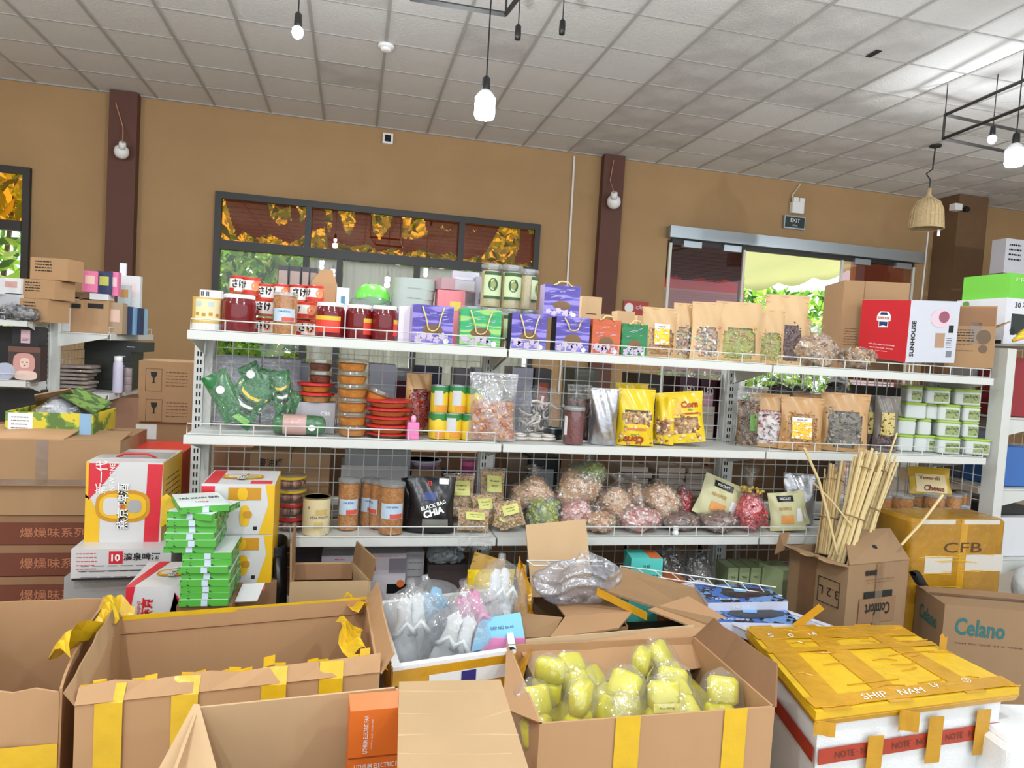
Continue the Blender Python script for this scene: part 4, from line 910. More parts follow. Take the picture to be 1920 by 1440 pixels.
# salmon flake jars
m_sal = mat('salmon_flakes', (226, 122, 84), .5, noise=.3, nscale=40); m_rlid = mat('red_lid', (206, 58, 44), .35); m_slab = mat('salmon_label', (240, 236, 230), .4)
SJ = [(432, 462, 518, 551, 2.98, 't', 'top left of the left pile'), (456, 487, 521, 555, 2.96, 'p', 'top right of the left pile'), (480, 513, 536, 562, 2.97, 't', 'second layer of the left pile'), (513, 541, 537, 562, 2.98, 'p', 'second layer, behind the orange canister'),
      (476, 511, 561, 592, 2.95, 't', 'third layer of the left pile'), (476, 511, 592, 622, 2.95, 'b', 'bottom of the left pile with red lid showing'), (543, 577, 535, 567, 2.98, 't', 'top left of the right pile'), (575, 607, 536, 568, 2.96, 'p', 'top right of the right pile'),
      (556, 593, 567, 599, 2.93, 'p', 'middle of the right pile'), (553, 592, 599, 629, 2.93, 'b', 'bottom of the right pile')]
zprev = {}
for i, (x0, x1, y0, y1, Y, k, lb) in enumerate(SJ):
    base = {0: 2, 1: 2, 2: 4, 3: 4, 4: 5, 6: 8, 7: 8, 8: 9}
    P, w, h = place(x0, x1, y0, y1, Y); 
    if k == 'b': P.z = z0
    r = max(w, .068)/2; h = max(h, .062); t = thing('salmon_jar', 'red-lidded jar of salmon flakes, '+lb, 'jar', P, 0, 'salmon flake jars')
    b = part('glass_body', m_sal, t, smooth=True); b.lathe([(r*.9, 0), (r, .006), (r, h*.8), (r*.85, h*.86)], 18); sub(b.done())
    b = part('lid', m_rlid, t, smooth=True); b.lathe([(r*.93, h*.84), (r*.95, h*.98), (r*.88, h)], 18); sub(b.done())
    b = part('label', m_slab, t); arc(b, r+.0008, h*.12, h*.82, -85, 85 if k != 'p' else 20, n=12); b.done()
    b = part('label_band', m_rlid, t); arc(b, r+.0013, h*.1, h*.3, -85, -20 if k != 'p' else 85, n=10); b.done()
    b = part('lettering', m_ink, t)
    if k in 'tb': cyltext(b, 'さけ', r+.002, h*.55, h*.5, 8, wmax=r*1.5, bold=.035)
    else: cyltext(b, 'け', r+.002, h*.56, h*.4, -50, bold=.02)
    b.done()
    if k in 'pb':
        b = part('rice_bowl_print', mat('rice_print', (240, 150, 100), .5), t); R_ = r+.0024
        pts = [(28+24*math.cos(q*PI/8), h*.5+h*.26*math.sin(q*PI/8)) for q in range(16)]
        b.poly([V((R_*math.cos(math.radians(a)-PI/2), R_*math.sin(math.radians(a)-PI/2), z)) for a, z in pts]); b.done()
# orange floss canister
m_floss = mat('orange_floss', (216, 150, 74), .8, noise=.45, nscale=60, c2=(172, 104, 44), bump=1.0, bscale=120)
m_blab = mat('blue_white_label', (190, 210, 226), .4); m_rlab = mat('red_label_part', (214, 90, 70), .4)
def floss(lab, P, r, h, ang=0, group=None, lidm=None):
    t = canister('floss_canister', lab, P, r, h, m_floss, lidm or m_lidc, .9, group)
    b = part('label', m_blab, t); arc(b, r+.001, h*.32, h*.62, ang-55, ang+55); b.done(); b = part('label_foot', m_rlab, t); arc(b, r+.0016, h*.33, h*.42, ang-10, ang+50); b.done()
    b = part('lettering', mat('label_navy', (40, 70, 130), .5), t); cyltext(b, 'CHÀ BÔNG', r+.002, h*.56, h*.05, ang, wmax=r*1.0); b.done()
    return t
P, w, h = place(511, 555, 549, 628, 2.80, z0); floss('tall clear canister of orange floss with blue label on the top shelf', P, w/2, h)
# rear items at left
def rbox(name, lab, x0, x1, y0, y1, Y, dep, m, rz=0, z=None, cat='box', group=None):
    if x1 < 160 and 4.5 < Y < 4.9: dep = min(dep, 4.93-Y)
    P, w, h = place(x0, x1, y0, y1, Y+dep/2, z)
    if z in ZS[1:] and Y > 3.08: h = min(h, ZS[ZS.index(z)-1]-.045-z)
    t = closed_box(name, lab, P, (w, dep, h), rz, m, group, cat); return t, (w, dep, h)
m_wcard = mat('white_card', (230, 230, 230), .55, noise=.05); m_gcard = mat('grey_card', (190, 192, 200), .55, noise=.05)
zr = ZS[0]
t, d = rbox('small_box', 'small white box with dark bars behind the yellow canister', 376, 413, 545, 618, 3.0, .05, m_wcard); letter(t, d, 'f', 'II II', -.02, d[2]*.4, .018, m_ink)
for k, (x0, x1) in enumerate(((518, 537), (539, 560), (562, 576), (577, 591))):
    t, d = rbox('bottle_box', ('leftmost', 'second', 'third', 'rightmost')[k]+' dark bottle box in the row behind the salmon jars', x0, x1, 499+k*1.5, 618, 3.16+.01*k, .06, mat('bottle_box_black', (58, 56, 60), .4), group='dark bottle boxes', z=zr)
    decal(t, d, 'f', 0, d[2]*.33, d[0]*.8, d[2]*.2, mat('bottle_box_photo', (168, 150, 140), .5)); decal(t, d, 'f', 0, d[2]*.05, d[0]*.9, d[2]*.06, m_wcard, 'white_strip'); letter(t, d, 'f', 'NƯỚC HOA', 0, d[2]*.18, .006, m_wink, wmax=d[0]*.8)
P, w, h = place(582, 627, 506, 625, 3.18, zr); t = thing('kraft_box', 'kraft carton with a peaked open top behind the salmon jars', 'box', P)
b = part('body', m_cb, t); b.box((0, 0, h*.4), (w, .08, h*.8)); b.done(); b = part('peaked_flap', m_cb, t); b.add([(-w/2, -.04, h*.8), (w/2, -.04, h*.8), (w*.3, -.02, h), (-w*.15, -.02, h), (-w/2, -.034, h*.8), (w/2, -.034, h*.8), (w*.3, -.014, h), (-w*.15, -.014, h)], [(0, 1, 2, 3), (7, 6, 5, 4), (1, 5, 6, 2), (0, 3, 7, 4), (2, 6, 7, 3)]); b.done()
t, d = rbox('small_box', 'white box with a blue bottle picture beside the kraft carton', 627, 651, 540, 625, 3.14, .06, m_wcard, z=zr); decal(t, d, 'f', .003, d[2]*.25, d[0]*.3, d[2]*.16, mat('blue_bottle_print', (90, 150, 180), .5), 'bottle_print')
# green fruit bowl
P, w, h = place(650, 738, 527, 600, 3.17, zr); t = thing('fruit_bowl', 'clear plastic bowl with bright green leaf-shaped lid behind the jam jars', 'bowl', P); m_grn = mat('green_plastic', (112, 214, 76), .3)
b = part('stand', m_shell, t, smooth=True); b.lathe([(w*.4, 0), (w*.42, h*.35)], 24, capt=False); b.done()
b = part('clear_bowl', film('bowl_clear', (210, 220, 216), gloss=.15, haze=.18, bump=0), t, smooth=True); b.lathe([(w*.5, h*.35), (w*.49, h*.5), (w*.42, h*.68), (w*.3, h*.74)], 28, capb=False, capt=False); b.done()
b = part('green_lid', m_grn, t, smooth=True)
def gl(u, v):
    a = 2*PI*u; r = w*.36*(1-v**2.2)*(1+.12*math.cos(3*a+.5)); return V((r*math.cos(a), r*math.sin(a)*.9, h*.66+h*.30*math.sin(v*PI/2)+h*.04*math.cos(3*a+.5)*(1-v)))
b.grid(gl, 36, 8); b.done()
b = part('knob', m_ink, t, smooth=True); b.lathe([(.006, 0), (.004, .012)], 8, (-w*.06, 0, h*.93)); b.done()
# storage boxes and cartons behind
m_pale = mat('pale_sage_plastic', (178, 188, 180), .45)
m_gl2_ = mat('seam_grey', (60, 66, 62), .6); zt_ = [at(775, q, 3.2).z for q in (532, 550, 568)]+[zr]
for k in range(3):
    P, w, h = place(738-k, 814-k*2, 532, 552, 3.2, zt_[k+1]); h = zt_[k]-zt_[k+1]; t = thing('storage_tin', ('top', 'middle', 'lowest')[k]+' of three stacked pale oval storage tins', 'storage box', P, 0, 'stacked storage tins'); q = min(.012, h*.3)
    b = part('tin_body', m_pale, t, smooth=True); b.bevbox((0, 0, (h-q-.004)/2), (w, .15, h-q-.005), .06, seg=5); sub(b.done()); b = part('seam', m_gl2_, t); b.bevbox((0, 0, h-q-.002), (w*.985, .147, .010), .056, seg=5); b.done(); b = part('tin_lid', m_pale, t, smooth=True); b.bevbox((0, 0, h-q/2+.0005), (w*1.03, .155, q-.002), .06, seg=5); sub(b.done())
t, d = rbox('pink_box', 'pink carton with a yellow label behind the purple gift bag', 815, 866, 545, 640, 3.08, .1, mat('pink_card', (226, 132, 140), .5), z=zr); decal(t, d, 'f', .02, d[2]*.22, .05, .04, mat('yellow_sticker', (230, 200, 90), .5), 'sticker')
t, d = rbox('flat_box', 'dusty pink flat box with grey end lying on the pink carton', 812, 884, 524, 545, 3.10, .14, mat('dusty_pink', (188, 150, 156), .5), .35); decal(t, d, 'f', .03, 0, .1, d[2]*.85, m_gcard, 'grey_end')
t, d = rbox('flat_box', 'grey carton with a printed panel behind the dusty pink box', 840, 890, 510, 640, 3.3, .06, m_gcard, z=zr); decal(t, d, 'f', 0, d[2]*.32, d[0]*.8, d[2]*.2, mat('pale_blue_card', (206, 212, 226), .5))
t, d = rbox('flat_box', 'tall grey carton with a side print left of the green canisters', 884, 899, 520, 640, 3.22, .08, mat('cool_grey_card', (160, 164, 176), .5), z=zr); letter(t, d, 'f', 'ĐÈN LED', 0, d[2]*.2, .012, m_ink, PI/2)
# gift bags
m_purp = spots('purple_foil', (52, 40, 108), (92, 80, 170), 60, .5, .3, (150, 136, 210), True); m_lil = mat('lilac_side', (186, 168, 206), .5); m_gfoil = spots('green_foil', (30, 132, 84), (60, 172, 110), 60, .5, .3, (160, 205, 110), True); m_dk = mat('dark_navy_side', (34, 28, 62), .5)
m_ofoil = spots('orange_foil', (176, 76, 40), (200, 96, 54), 60, .55, .35, None, True); m_wfl = mat('flower_white', (206, 190, 214), .4)
P, w, h = place(744, 772, 575, 644, 2.86, z0); t = closed_box('gift_box', 'white gift box edge between the jam jars and first purple bag', P, (w, .10, h), 0, mat('lilac_white', (226, 220, 230), .5))
b = part('fold', m_lil, t); b.box((w*.25, -.051, h/2), (.004, .002, h*.98)); b.done()
G = [('purple gift bag with white flowers and rope handle, left of the green bag', 770, 845, 577, 649, m_purp, m_lil, 1, 0, 1), ('bright green gift bag with rope handle on the top shelf seam', 858, 934, 586, 656, m_gfoil, m_gfoil, 1, 0, 1), ('purple gift bag with a long rope loop right of the green bag', 952, 1019, 593, 660, m_purp, m_dk, 1, 0, 1),
     ('purple gift bag with gold bowl under the other purple bag', 1034, 1099, 598, 664, m_purp, m_dk, 1, 0, .55), ('purple gift bag sitting on top of another purple bag', 1013, 1081, 539, 599, m_purp, m_lil, 1, 0, -1), ('orange gift bag with gold bowl on the top shelf', 1101, 1156, 605, 670, m_ofoil, m_ofoil, 1, 0, -1), ('small dark green gift bag next to the kraft pouches', 1157, 1206, 611, 671, spots('deep_green_foil', (20, 92, 52), (40, 128, 74), 60, .55, .35, None, True), m_gfoil, 1, 0, -1)]
for k, (lb, x0, x1, y0, y1, m, sd, hf, rz, hd) in enumerate(G):
    Y = 2.80 if k != 4 else 2.82; P, w, h = place(x0, x1, y0, y1, Y)
    if k != 4: P.z = z0
    else: P.z = at(1066, 598, 2.80).z+.002
    giftbag('gift_bag', lb, P, w, h, .075, m, sd, orn=m_wfl, seed=k, hd=hd)
# green-label canisters
m_grain = mat('pale_grain', (206, 190, 140), .7, noise=.2, nscale=50, bump=.5, bscale=150); m_glab = mat('pale_green_label', (206, 218, 170), .5); m_gl2 = mat('forest_green', (56, 92, 52), .5)
GC = [(899, 938, 495, 575, 'upper row, left'), (936, 976, 499, 579, 'upper row, middle'), (974, 1000, 506, 581, 'upper row, right, turned away'), (859, 898, 573, 648, 'lower row, left, mostly behind the green bag'), (898, 935, 576, 650, 'lower row, second, behind the green bag'), (935, 974, 580, 655, 'lower row, third, in the gap between bags'), (973, 1010, 582, 657, 'lower row, right, behind the purple bag')]
zc_ = None
for k, (x0, x1, y0, y1, lb) in enumerate(GC):
    P, w, h = place(x0, x1, y0, y1, 2.97)
    if k == 2: w *= 1.4
    P.z = z0 if k > 2 else at(936, 578, 2.97).z
    t = canister('grain_canister', 'clear grain canister with a green round emblem, '+lb, P, w/2, h, m_grain, m_lidc, .82, 'green-labelled grain canisters')
    a = 0 if k != 2 else 60
    b = part('label', m_glab, t); arc(b, w/2+.0008, h*.2, h*.82, a-52, a+52); b.done()
    for q0, q1 in ((.2, .26), (.74, .82)): b = part('label_band', m_gl2, t); arc(b, w/2+.0014, h*q0, h*q1, a-52, a+52); b.done()
    b = part('emblem', m_gl2, t); r = w/2+.002; b.poly([V((r*math.cos(math.radians(a+q)-PI/2), r*math.sin(math.radians(a+q)-PI/2), h*.52+zq)) for q, zq in [(26*math.cos(i*PI/9), h*.15*math.sin(i*PI/9)) for i in range(18)]]); b.done()
    b = part('emblem_centre', mat('emblem_olive', (150, 160, 96), .5), t); r = w/2+.0026; b.poly([V((r*math.cos(math.radians(a+q)-PI/2), r*math.sin(math.radians(a+q)-PI/2), h*.52+zq)) for q, zq in [(14*math.cos(i*PI/6), h*.08*math.sin(i*PI/6)*(1+.3*(i % 2))) for i in range(12)]]); b.done()
# kraft pouches
m_candy = [mat('candy_%s' % n, c, .35) for n, c in (('tan', (206, 170, 130)), ('rose', (200, 140, 130)), ('mint', (150, 180, 150)), ('white', (228, 220, 208)), ('grey', (150, 146, 140)))]
m_noodle = [mat('noodle_%s' % n, c, .5) for n, c in (('olive', (160, 160, 70)), ('amber', (206, 160, 80)), ('lime', (176, 190, 96)), ('tan', (190, 150, 96)))]
m_bean = [mat('bean_%s' % n, c, .4) for n, c in (('plum', (86, 48, 44)), ('brown', (110, 66, 52)), ('dark', (60, 34, 32)))]
m_root = [mat('root_%s' % n, c, .6) for n, c in (('tan', (206, 156, 92)), ('amber', (186, 126, 66)))]
m_mush = [mat('mushroom_%s' % n, c, .7) for n, c in (('tan', (176, 138, 98)), ('brown', (128, 92, 62)), ('cream', (206, 178, 140)))]
m_shellf = [mat('shell_%s' % n, c, .5) for n, c in (('grey', (120, 112, 98)), ('light', (168, 158, 140)), ('dark', (78, 72, 64)))]
m_mix = [mat('wrap_%s' % n, c, .35) for n, c in (('white', (226, 220, 216)), ('red', (196, 70, 66)), ('pink', (214, 160, 150)), ('dark', (70, 60, 64)), ('blue', (120, 140, 180)))]
m_yl = spots('mango_label', (240, 204, 60), (236, 160, 40), 60, .5, .4, (245, 240, 220))
KP = [(1198, 1270, 577, 675, 'stick', m_root, 'kraft pouch with a yellow fruit label beside the small green bag', 1, 2.80, 0), (1258, 1298, 568, 677, 'nut', m_candy, 'narrow kraft pouch of mixed candies behind the labelled pouch', 0, 2.90, -.25), (1293, 1348, 566, 679, 'nut', m_candy, 'kraft pouch of pale candies turned slightly left', 0, 2.83, -.3), (1337, 1424, 566, 682, 'stick', m_noodle, 'wide kraft pouch of green and yellow strips', 0, 2.80, -.2), (1413, 1468, 580, 682, 'stick', m_noodle, 'kraft pouch of olive strips right of the wide one', 0, 2.83, -.2), (1432, 1505, 552, 684, 'ball', m_bean, 'tall kraft pouch of dark brown beans', 0, 2.92, -.4), (1478, 1522, 597, 680, 'flake', m_mush, 'short kraft pouch of dried slices behind the mushroom bag', 0, 2.98, .1)]
for k, (x0, x1, y0, y1, kd, cols, lb, hl, Y, rz) in enumerate(KP):
    P, w, h = place(x0, x1, y0, y1, Y, z0); t, wr = pouch('kraft_pouch', lb, P, w/math.cos(rz), h, .05, m_kraft, kd, cols, 110 if w > .12 else 80, .0055 if kd != 'nut' else .008, rz=rz, tilt=-.06, group='kraft pouches on the top shelf', seed=k+1, win=(.74, .06, .58), fill=.62)
    if hl:
        sticker(t, wr, -.02, .46, .9, .42, m_yl); ptext(t, wr, 'XOÀI SẤY', -.02, .62, .05, w, h, m_ink); sticker(t, wr, -.02, .62, .9, .09, m_white, 'label_header', .004)
for k, (x0, x1, y0, y1, Y, lb) in enumerate(((1490, 1562, 604, 686, 2.86, 'large clear bag of dried mushroom slices beside the bean pouch'), (1572, 1632, 650, 694, 2.84, 'small clear bag of dried mushroom slices before the red box'))):
    P, w, h = place(x0, x1, y0, y1, Y, z0); blobbag('mushroom_bag', lb, P, w/2, .07, h*(.36 if k == 0 else .5), m_mush, 'flake', 120, .014, knot=.05 if k == 0 else 0, group='bags of dried mushrooms', seed=31+k)
# cartons at right of the top shelf
P, w, h = place(1538, 1690, 540, 640, 3.32, zr); t = closed_box('carton', 'large grey-brown carton standing behind the red box', P, (.33, .32, h+.02), -.35, m_cb2); d = (.33, .32, h+.02)
letter(t, d, 'f', 'THÙNG CHUYÊN DỤNG HÀNG NẶNG', .02, d[2]*.26, .010, m_inkb, wmax=.17); lines(t, d, 'f', -.11, -.02, .07, 7, .014, m_inkb); decal(t, d, 'f', -.06, 0, .004, d[2], mat('carton_fold', (130, 100, 70), .8), 'fold')
closed_box('carton', 'small grey-brown carton with an inked stamp behind the bean pouch', place(1480, 1516, 552, 640, 3.2, zr)[0], (.10, .12, .18), .1, m_cb2)
for k, (x0, x1, y0, y1, Y, lb) in enumerate(((1079, 1118, 557, 660, 3.12, 'small kraft carton behind the stacked purple bags'), (1122, 1147, 590, 665, 3.18, 'kraft carton tops behind the orange gift bag'), (1147, 1181, 584, 668, 3.10, 'upright kraft flap behind the orange gift bag'), (1184, 1200, 592, 668, 3.2, 'narrow kraft carton beside the first kraft pouch'))):
    t, d = rbox('small_carton', lb, x0, x1, y0, y1, Y, .08, m_cb3 if k != 1 else m_cb2, z=zr)
    decal(t, d, 'f', 0, d[2]*.2, d[0]*.5, .004, m_inkb, 'printed_line')
# red appliance box: near vertical edge towards the camera, tilted
E_ = at(1697, 684, 2.80); Lw = .30; rz = math.radians(-22); hB = .29
Rm = Mx.Rotation(math.radians(-4), 3, 'Z') @ Mx.Rotation(math.radians(-2.5), 3, 'Y') @ Mx.Rotation(math.radians(4), 3, 'X')
dm = (.262, .355, .295); t = thing('appliance_box', 'red and white hotpot box tilted on the top shelf, marked SUNHOUSE', 'box', E_+Rm @ V((dm[0]/2, dm[1]/2, 0))+V((0, 0, .012)), R=Rm)
b = part('body', mat('white_print_card', (204, 206, 214), .4), t); b.box((0, 0, dm[2]/2), dm); b.done()
decal(t, dm, 'l', 0, 0, dm[1]*.995, dm[2]*.995, mat('red_print_card', (196, 34, 44), .4), 'red_side')
letter(t, dm, 'f', 'SUNHOUSE', -.105, -.035, .022, m_ink, PI/2, wmax=.17, bold=.03)
o_, r_, u_, n_ = face(dm, 'f'); b = part('pot_print', mat('pale_pink_print', (222, 196, 206), .4), t); b.poly([o_+r_*(.035+.055*math.cos(a*PI/12))+u_*(.065+.045*math.sin(a*PI/12))+n_*.0015 for a in range(24)]); b.done()
b = part('dial_print', mat('dial_mauve', (150, 80, 100), .4), t); b.poly([o_+r_*(.05+.028*math.cos(a*PI/10))+u_*(.072+.028*math.sin(a*PI/10))+n_*.0022 for a in range(20)]); b.done()
decal(t, dm, 'f', .04, -.04, .05, .07, mat('food_print', (176, 140, 110), .4), 'food_print'); decal(t, dm, 'f', .095, .015, .025, .035, m_ink, 'knob_print'); decal(t, dm, 'f', .095, -.105, .03, .03, mat('grey_print', (120, 124, 130), .4), 'pan_print'); lines(t, dm, 'f', .09, -.03, .03, 5, .011, m_ink)
o_, r_, u_, n_ = face(dm, 'l'); m_navy = mat('navy_ink', (30, 52, 100), .5)
b = part('logo_panel', m_wink, t); b.poly([o_+r_*(.0+a)+u_*(.055+c)+n_*.002 for a, c in ((-.05, -.012), (.05, -.012), (.052, .014), (.03, .035), (-.03, .035), (-.05, .014))]); b.poly([o_+r_*a+u_*(.055+c)+n_*.002 for a, c in ((-.032, -.045), (.035, -.042), (.035, -.012), (-.035, -.012))]); b.done()
b = part('logo_blue', m_navy, t); b.poly([o_+r_*a+u_*(.055+c)+n_*.003 for a, c in ((-.028, .018), (.028, .018), (.022, .03), (-.022, .03))]); b.poly([o_+r_*a+u_*(.055+c)+n_*.003 for a, c in ((-.028, -.04), (0, -.034), (.03, -.038), (.03, -.016), (-.03, -.016))]); b.done()
letter(t, dm, 'l', 'SUNHOUSE', 0, .0575, .014, m_redink, 0, wmax=.085, th=.004, bold=.02)
letter(t, dm, 'l', 'NỒI LẨU ĐIỆN SUNHOUSE', .0, -.075, .010, m_wink, .0, wmax=.19); letter(t, dm, 'l', 'DUNG TÍCH 3.5 LÍT · SHD4523', .0, -.092, .007, m_wink, .0, wmax=.17); letter(t, dm, 'l', 'CHẤT LƯỢNG', .0, -.107, .005, m_wink, wmax=.09)
# kraft fan carton
E_ = at(1786, 691, 2.80); Rm = Mx.Rotation(math.radians(-36), 3, 'Z') @ Mx.Rotation(math.radians(-1), 3, 'Y'); dm = (.205, .2, .30)
t = thing('fan_carton', 'kraft fan carton with a taped flap right of the red box', 'box', E_+Rm @ V((dm[0]/2, dm[1]/2, 0))+V((0, 0, .008)), R=Rm); b = part('body', m_cb2, t); b.box((0, 0, dm[2]/2), dm); b.done()
decal(t, dm, 'f', .0, dm[2]*.33, dm[0]*.96, dm[2]*.3, m_cb4, 'upper_flap'); decal(t, dm, 'f', .02, .02, .05, .1, m_clt, 'clear_tape')
lines(t, dm, 'f', -.03, .03, .09, 5, .013, m_ink, h=.004); lines(t, dm, 'f', -.03, -.04, .09, 2, .03, m_inkb)
o_, r_, u_, n_ = face(dm, 'f'); b = part('fan_print', mat('fan_ink', (110, 90, 70), .7), t); b.poly([o_+r_*(.055+.03*math.cos(a*PI/10))+u_*(.0+.035*math.sin(a*PI/10))+n_*.002 for a in range(20)]); b.poly([o_+r_*(.055+.018*math.cos(a*PI/8))+u_*(-.058+.02*math.sin(a*PI/8))+n_*.002 for a in range(16)]); b.done()
b = part('torn_flap', m_cb2, t); b.add([(dm[0]/2, -dm[1]/2, .19), (dm[0]/2, -dm[1]/2+.1, .2), (dm[0]/2+.07, -dm[1]/2+.06, .23), (dm[0]/2, -dm[1]/2, .195), (dm[0]/2, -dm[1]/2+.1, .205), (dm[0]/2+.07, -dm[1]/2+.06, .235)], [(0, 2, 1), (3, 4, 5), (0, 3, 5, 2), (1, 2, 5, 4)]); b.done()
# ------------------------------------------------------------------ middle shelf
z1 = ZS[1]
def mid(x0, x1, y0, y1, Y=None, z=z1, dep=0):
    """item standing on a lower shelf; depth read from where its foot meets the board"""
    if Y is None: Y = min(max(atz((x0+x1)/2, y1, z).y, 2.745)+dep, 3.0)
    return place(x0, x1, y0, y1, Y, z)
m_gpk = mat('green_pack', (44, 128, 66), .25, noise=.3, nscale=20, c2=(28, 92, 44)); m_gpk2 = mat('lime_print', (120, 190, 70), .3); m_bl = mat('pack_black', (24, 24, 24), .3); m_ylw = mat('pack_yellow', (232, 206, 60), .3)
# clear bag of green noodle packs
P, w, h = mid(387, 557, 706, 812, 2.88); t = thing('noodle_bag', 'large clear bag of green noodle packs at left of the middle shelf', 'bag', P)
def pillow(b, c, L_, W_, T_, R, mi=0, n=10):
    def fn(u, v, s):
        a, q = 2*u-1, 2*v-1; return V(c)+R @ V((a*W_/2*(1-.06*math.cos(PI*q/2)), s*T_/2*((1-a*a)*(1-q*q))**.5, q*L_/2))
    b.grid(lambda u, v: fn(u, v, -1), n, n, mi); b.grid(lambda u, v: fn(1-u, v, 1), n, n, mi)
for k, (dx, dz, rot, L_, W_) in enumerate(((-.10, .095, -.5, .2, .1), (-.02, .085, .6, .2, .15), (.04, .14, .15, .14, .09), (.11, .12, -.2, .17, .08), (.0, .17, -.5, .12, .08), (.14, .07, .3, .12, .08))):
    R = Mx.Rotation(rot, 3, 'Y'); c = V((dx, -.02+.012*(k % 3), dz)); b = part('noodle_pack', m_gpk, t, smooth=True); pillow(b, c, L_, W_, .05, R); pk = b.done()
    if k in (1, 3):
        for q in range(4): b = part('stripe', (m_bl, m_white, m_bl, m_ylw)[q], pk); b.add([c+R @ V((a*W_*.42, -.027+.016*abs(a)**2, L_*(-.25+q*.1+.12*a*a)+e)) for e in (0, L_*.06) for a in (-1, -.5, 0, .5, 1)], [(i, i+1, i+6, i+5) for i in range(4)]); b.done()
    if k in (0, 4): b = part('round_mark', m_white, pk); b.lathe([(.016, 0), (.016, .001)], 14, c+R @ V((0, -.027, L_*.15)), R=Mx.Rotation(PI/2, 3, 'X')); b.done()
    if k == 1: b = part('pale_face', m_gpk2, pk, smooth=True); b.add([c+R @ V((a*W_*.4, -.0265+.012*a*a, L_*(-.42+.12*e))) for e in (0, 1) for a in (-1, 0, 1)], [(0, 1, 4, 3), (1, 2, 5, 4)]); b.done()
b = part('bag_film', m_film2, t, smooth=True)
b.grid(lambda u, v: V(((w*.52*(1-.25*v**3)+.006*math.sin(u*40))*math.cos(2*PI*u), (.085*(1-.6*v*v)+.004*math.sin(u*30+v*9))*math.sin(2*PI*u), (h+.03)*v+.008*math.sin(u*17)*v)), 30, 14); b.done()
P, w, h = mid(509, 613, 778, 818, 2.80); t = thing('noodle_roll', 'green sausage-shaped noodle roll in clear wrap, lying in front', 'packet', P)
b = part('roll', m_gpk, t, smooth=True); Ry = Mx.Rotation(PI/2, 3, 'Y'); b.lathe([(h*.25, -w*.46), (h*.45, -w*.42), (h*.49, -w*.2), (h*.49, w*.2), (h*.45, w*.4), (h*.25, w*.45)], 18, (0, 0, h*.5), R=Ry); b.done()
b = part('window_band', mat('pink_noodles', (216, 170, 160), .4, noise=.2, nscale=30), t, smooth=True); b.lathe([(h*.5, -w*.28), (h*.503, -w*.05), (h*.503, w*.12)], 18, (0, 0, h*.5), R=Ry, capb=False, capt=False); b.done()
b = part('white_mark', m_white, t); b.poly([V((w*.22+.014*math.cos(a*PI/8), -h*.51, h*.42+.012*math.sin(a*PI/8))) for a in range(16)]); b.done()
b = part('wrap', m_film2, t, smooth=True); b.lathe([(h*.1, -w*.52), (h*.5, -w*.44), (h*.53, 0), (h*.5, w*.42), (h*.2, w*.52)], 18, (0, 0, h*.52), R=Ry, capb=False, capt=False); b.done()
# tubs
m_cnd = mat('candied_brown', (140, 78, 56), .25, noise=.4, nscale=50, bump=.8, bscale=80); m_mng = mat('dried_mango', (222, 150, 52), .35, noise=.3, nscale=35, c2=(190, 110, 34), bump=.7, bscale=60)
m_rband = mat('red_band', (206, 44, 40), .35); m_lidt = film('tub_lid', (244, 240, 230), gloss=.18, haze=.08, rough=.06, bump=0)
def stack(name, lab, rows, x0, x1, food, lidm, labm=None, z=z1, Y=2.85, group=None, dome=False, sq=False, flatlab=None, ords=None):
    zc = z; k0 = mpp(at((x0+x1)/2, rows[-1][1], Y)); n = len(rows)
    for i, (ya, yb) in enumerate(reversed(rows)):
        P, w, h = place(x0, x1, ya, yb, Y, zc); o = ords[n-1-i]
        tub(name, lab % o, P, w/2, h, food, lidm, group=group, dome=dome, labm=labm, sq=sq); zc += h
    return zc
ORD = {2: ('upper', 'lower'), 4: ('topmost', 'second from top', 'third from top', 'lowest'), 5: ('topmost', 'second from top', 'middle', 'fourth from top', 'lowest')}
P, w, h = place(557, 627, 755, 785, 2.92, z1); h = at(590, 755, 2.87).z-z1; t = closed_box('grey_box', 'flat grey box with a white logo under the red-banded tubs', P, (w, .10, h), 0, mat('grey_blue_card', (176, 172, 176), .5)); letter(t, (w, .10, h), 'f', 'C88', w*.25, h*.15, .016, m_wink)
zt = z1+h
zt = stack('dessert_tub', '%s flat tub with a red band on the grey box', [(717, 735), (735, 754)], 559, 625, m_mng, m_rband, m_rband, zt, 2.91, 'red-banded flat tubs on the grey box', ords=ORD[2])
stack('candied_tub', '%s clear tub of brown candied fruit above the red-banded tubs', [(674, 696), (696, 717)], 576, 625, m_cnd, m_lidt, None, zt, 2.91, 'brown candied fruit tubs', ords=ORD[2])
zt = stack('mango_tub', '%s tub of dried mango in the leaning yellow stack', [(673, 696), (696, 720), (720, 745), (745, 772), (772, 797), (797, 822)], 628, 692, m_mng, m_lidt, None, z1, 2.84, 'dried mango tubs', dome=True, ords=('topmost', 'second', 'third', 'fourth', 'fifth', 'lowest'))
P, w, h = place(672, 730, 728, 756, 2.86); t = tub('mango_tub', 'dried mango tub tipped on its side against the yellow stack', P, w*.45, h*1.0, m_mng, m_lidt, group='dried mango tubs', dome=True); t.rotation_euler = (0, .35, 0)
zt = stack('dessert_tub', '%s red-banded tub in the stack of five beside the pink bottle', [(748, 763), (763, 779), (779, 794), (794, 810), (810, 825)], 685, 770, mat('caramel', (206, 130, 70), .4), m_rband, m_rband, z1, 2.84, 'red-banded tubs in the tall stack', ords=ORD[5])
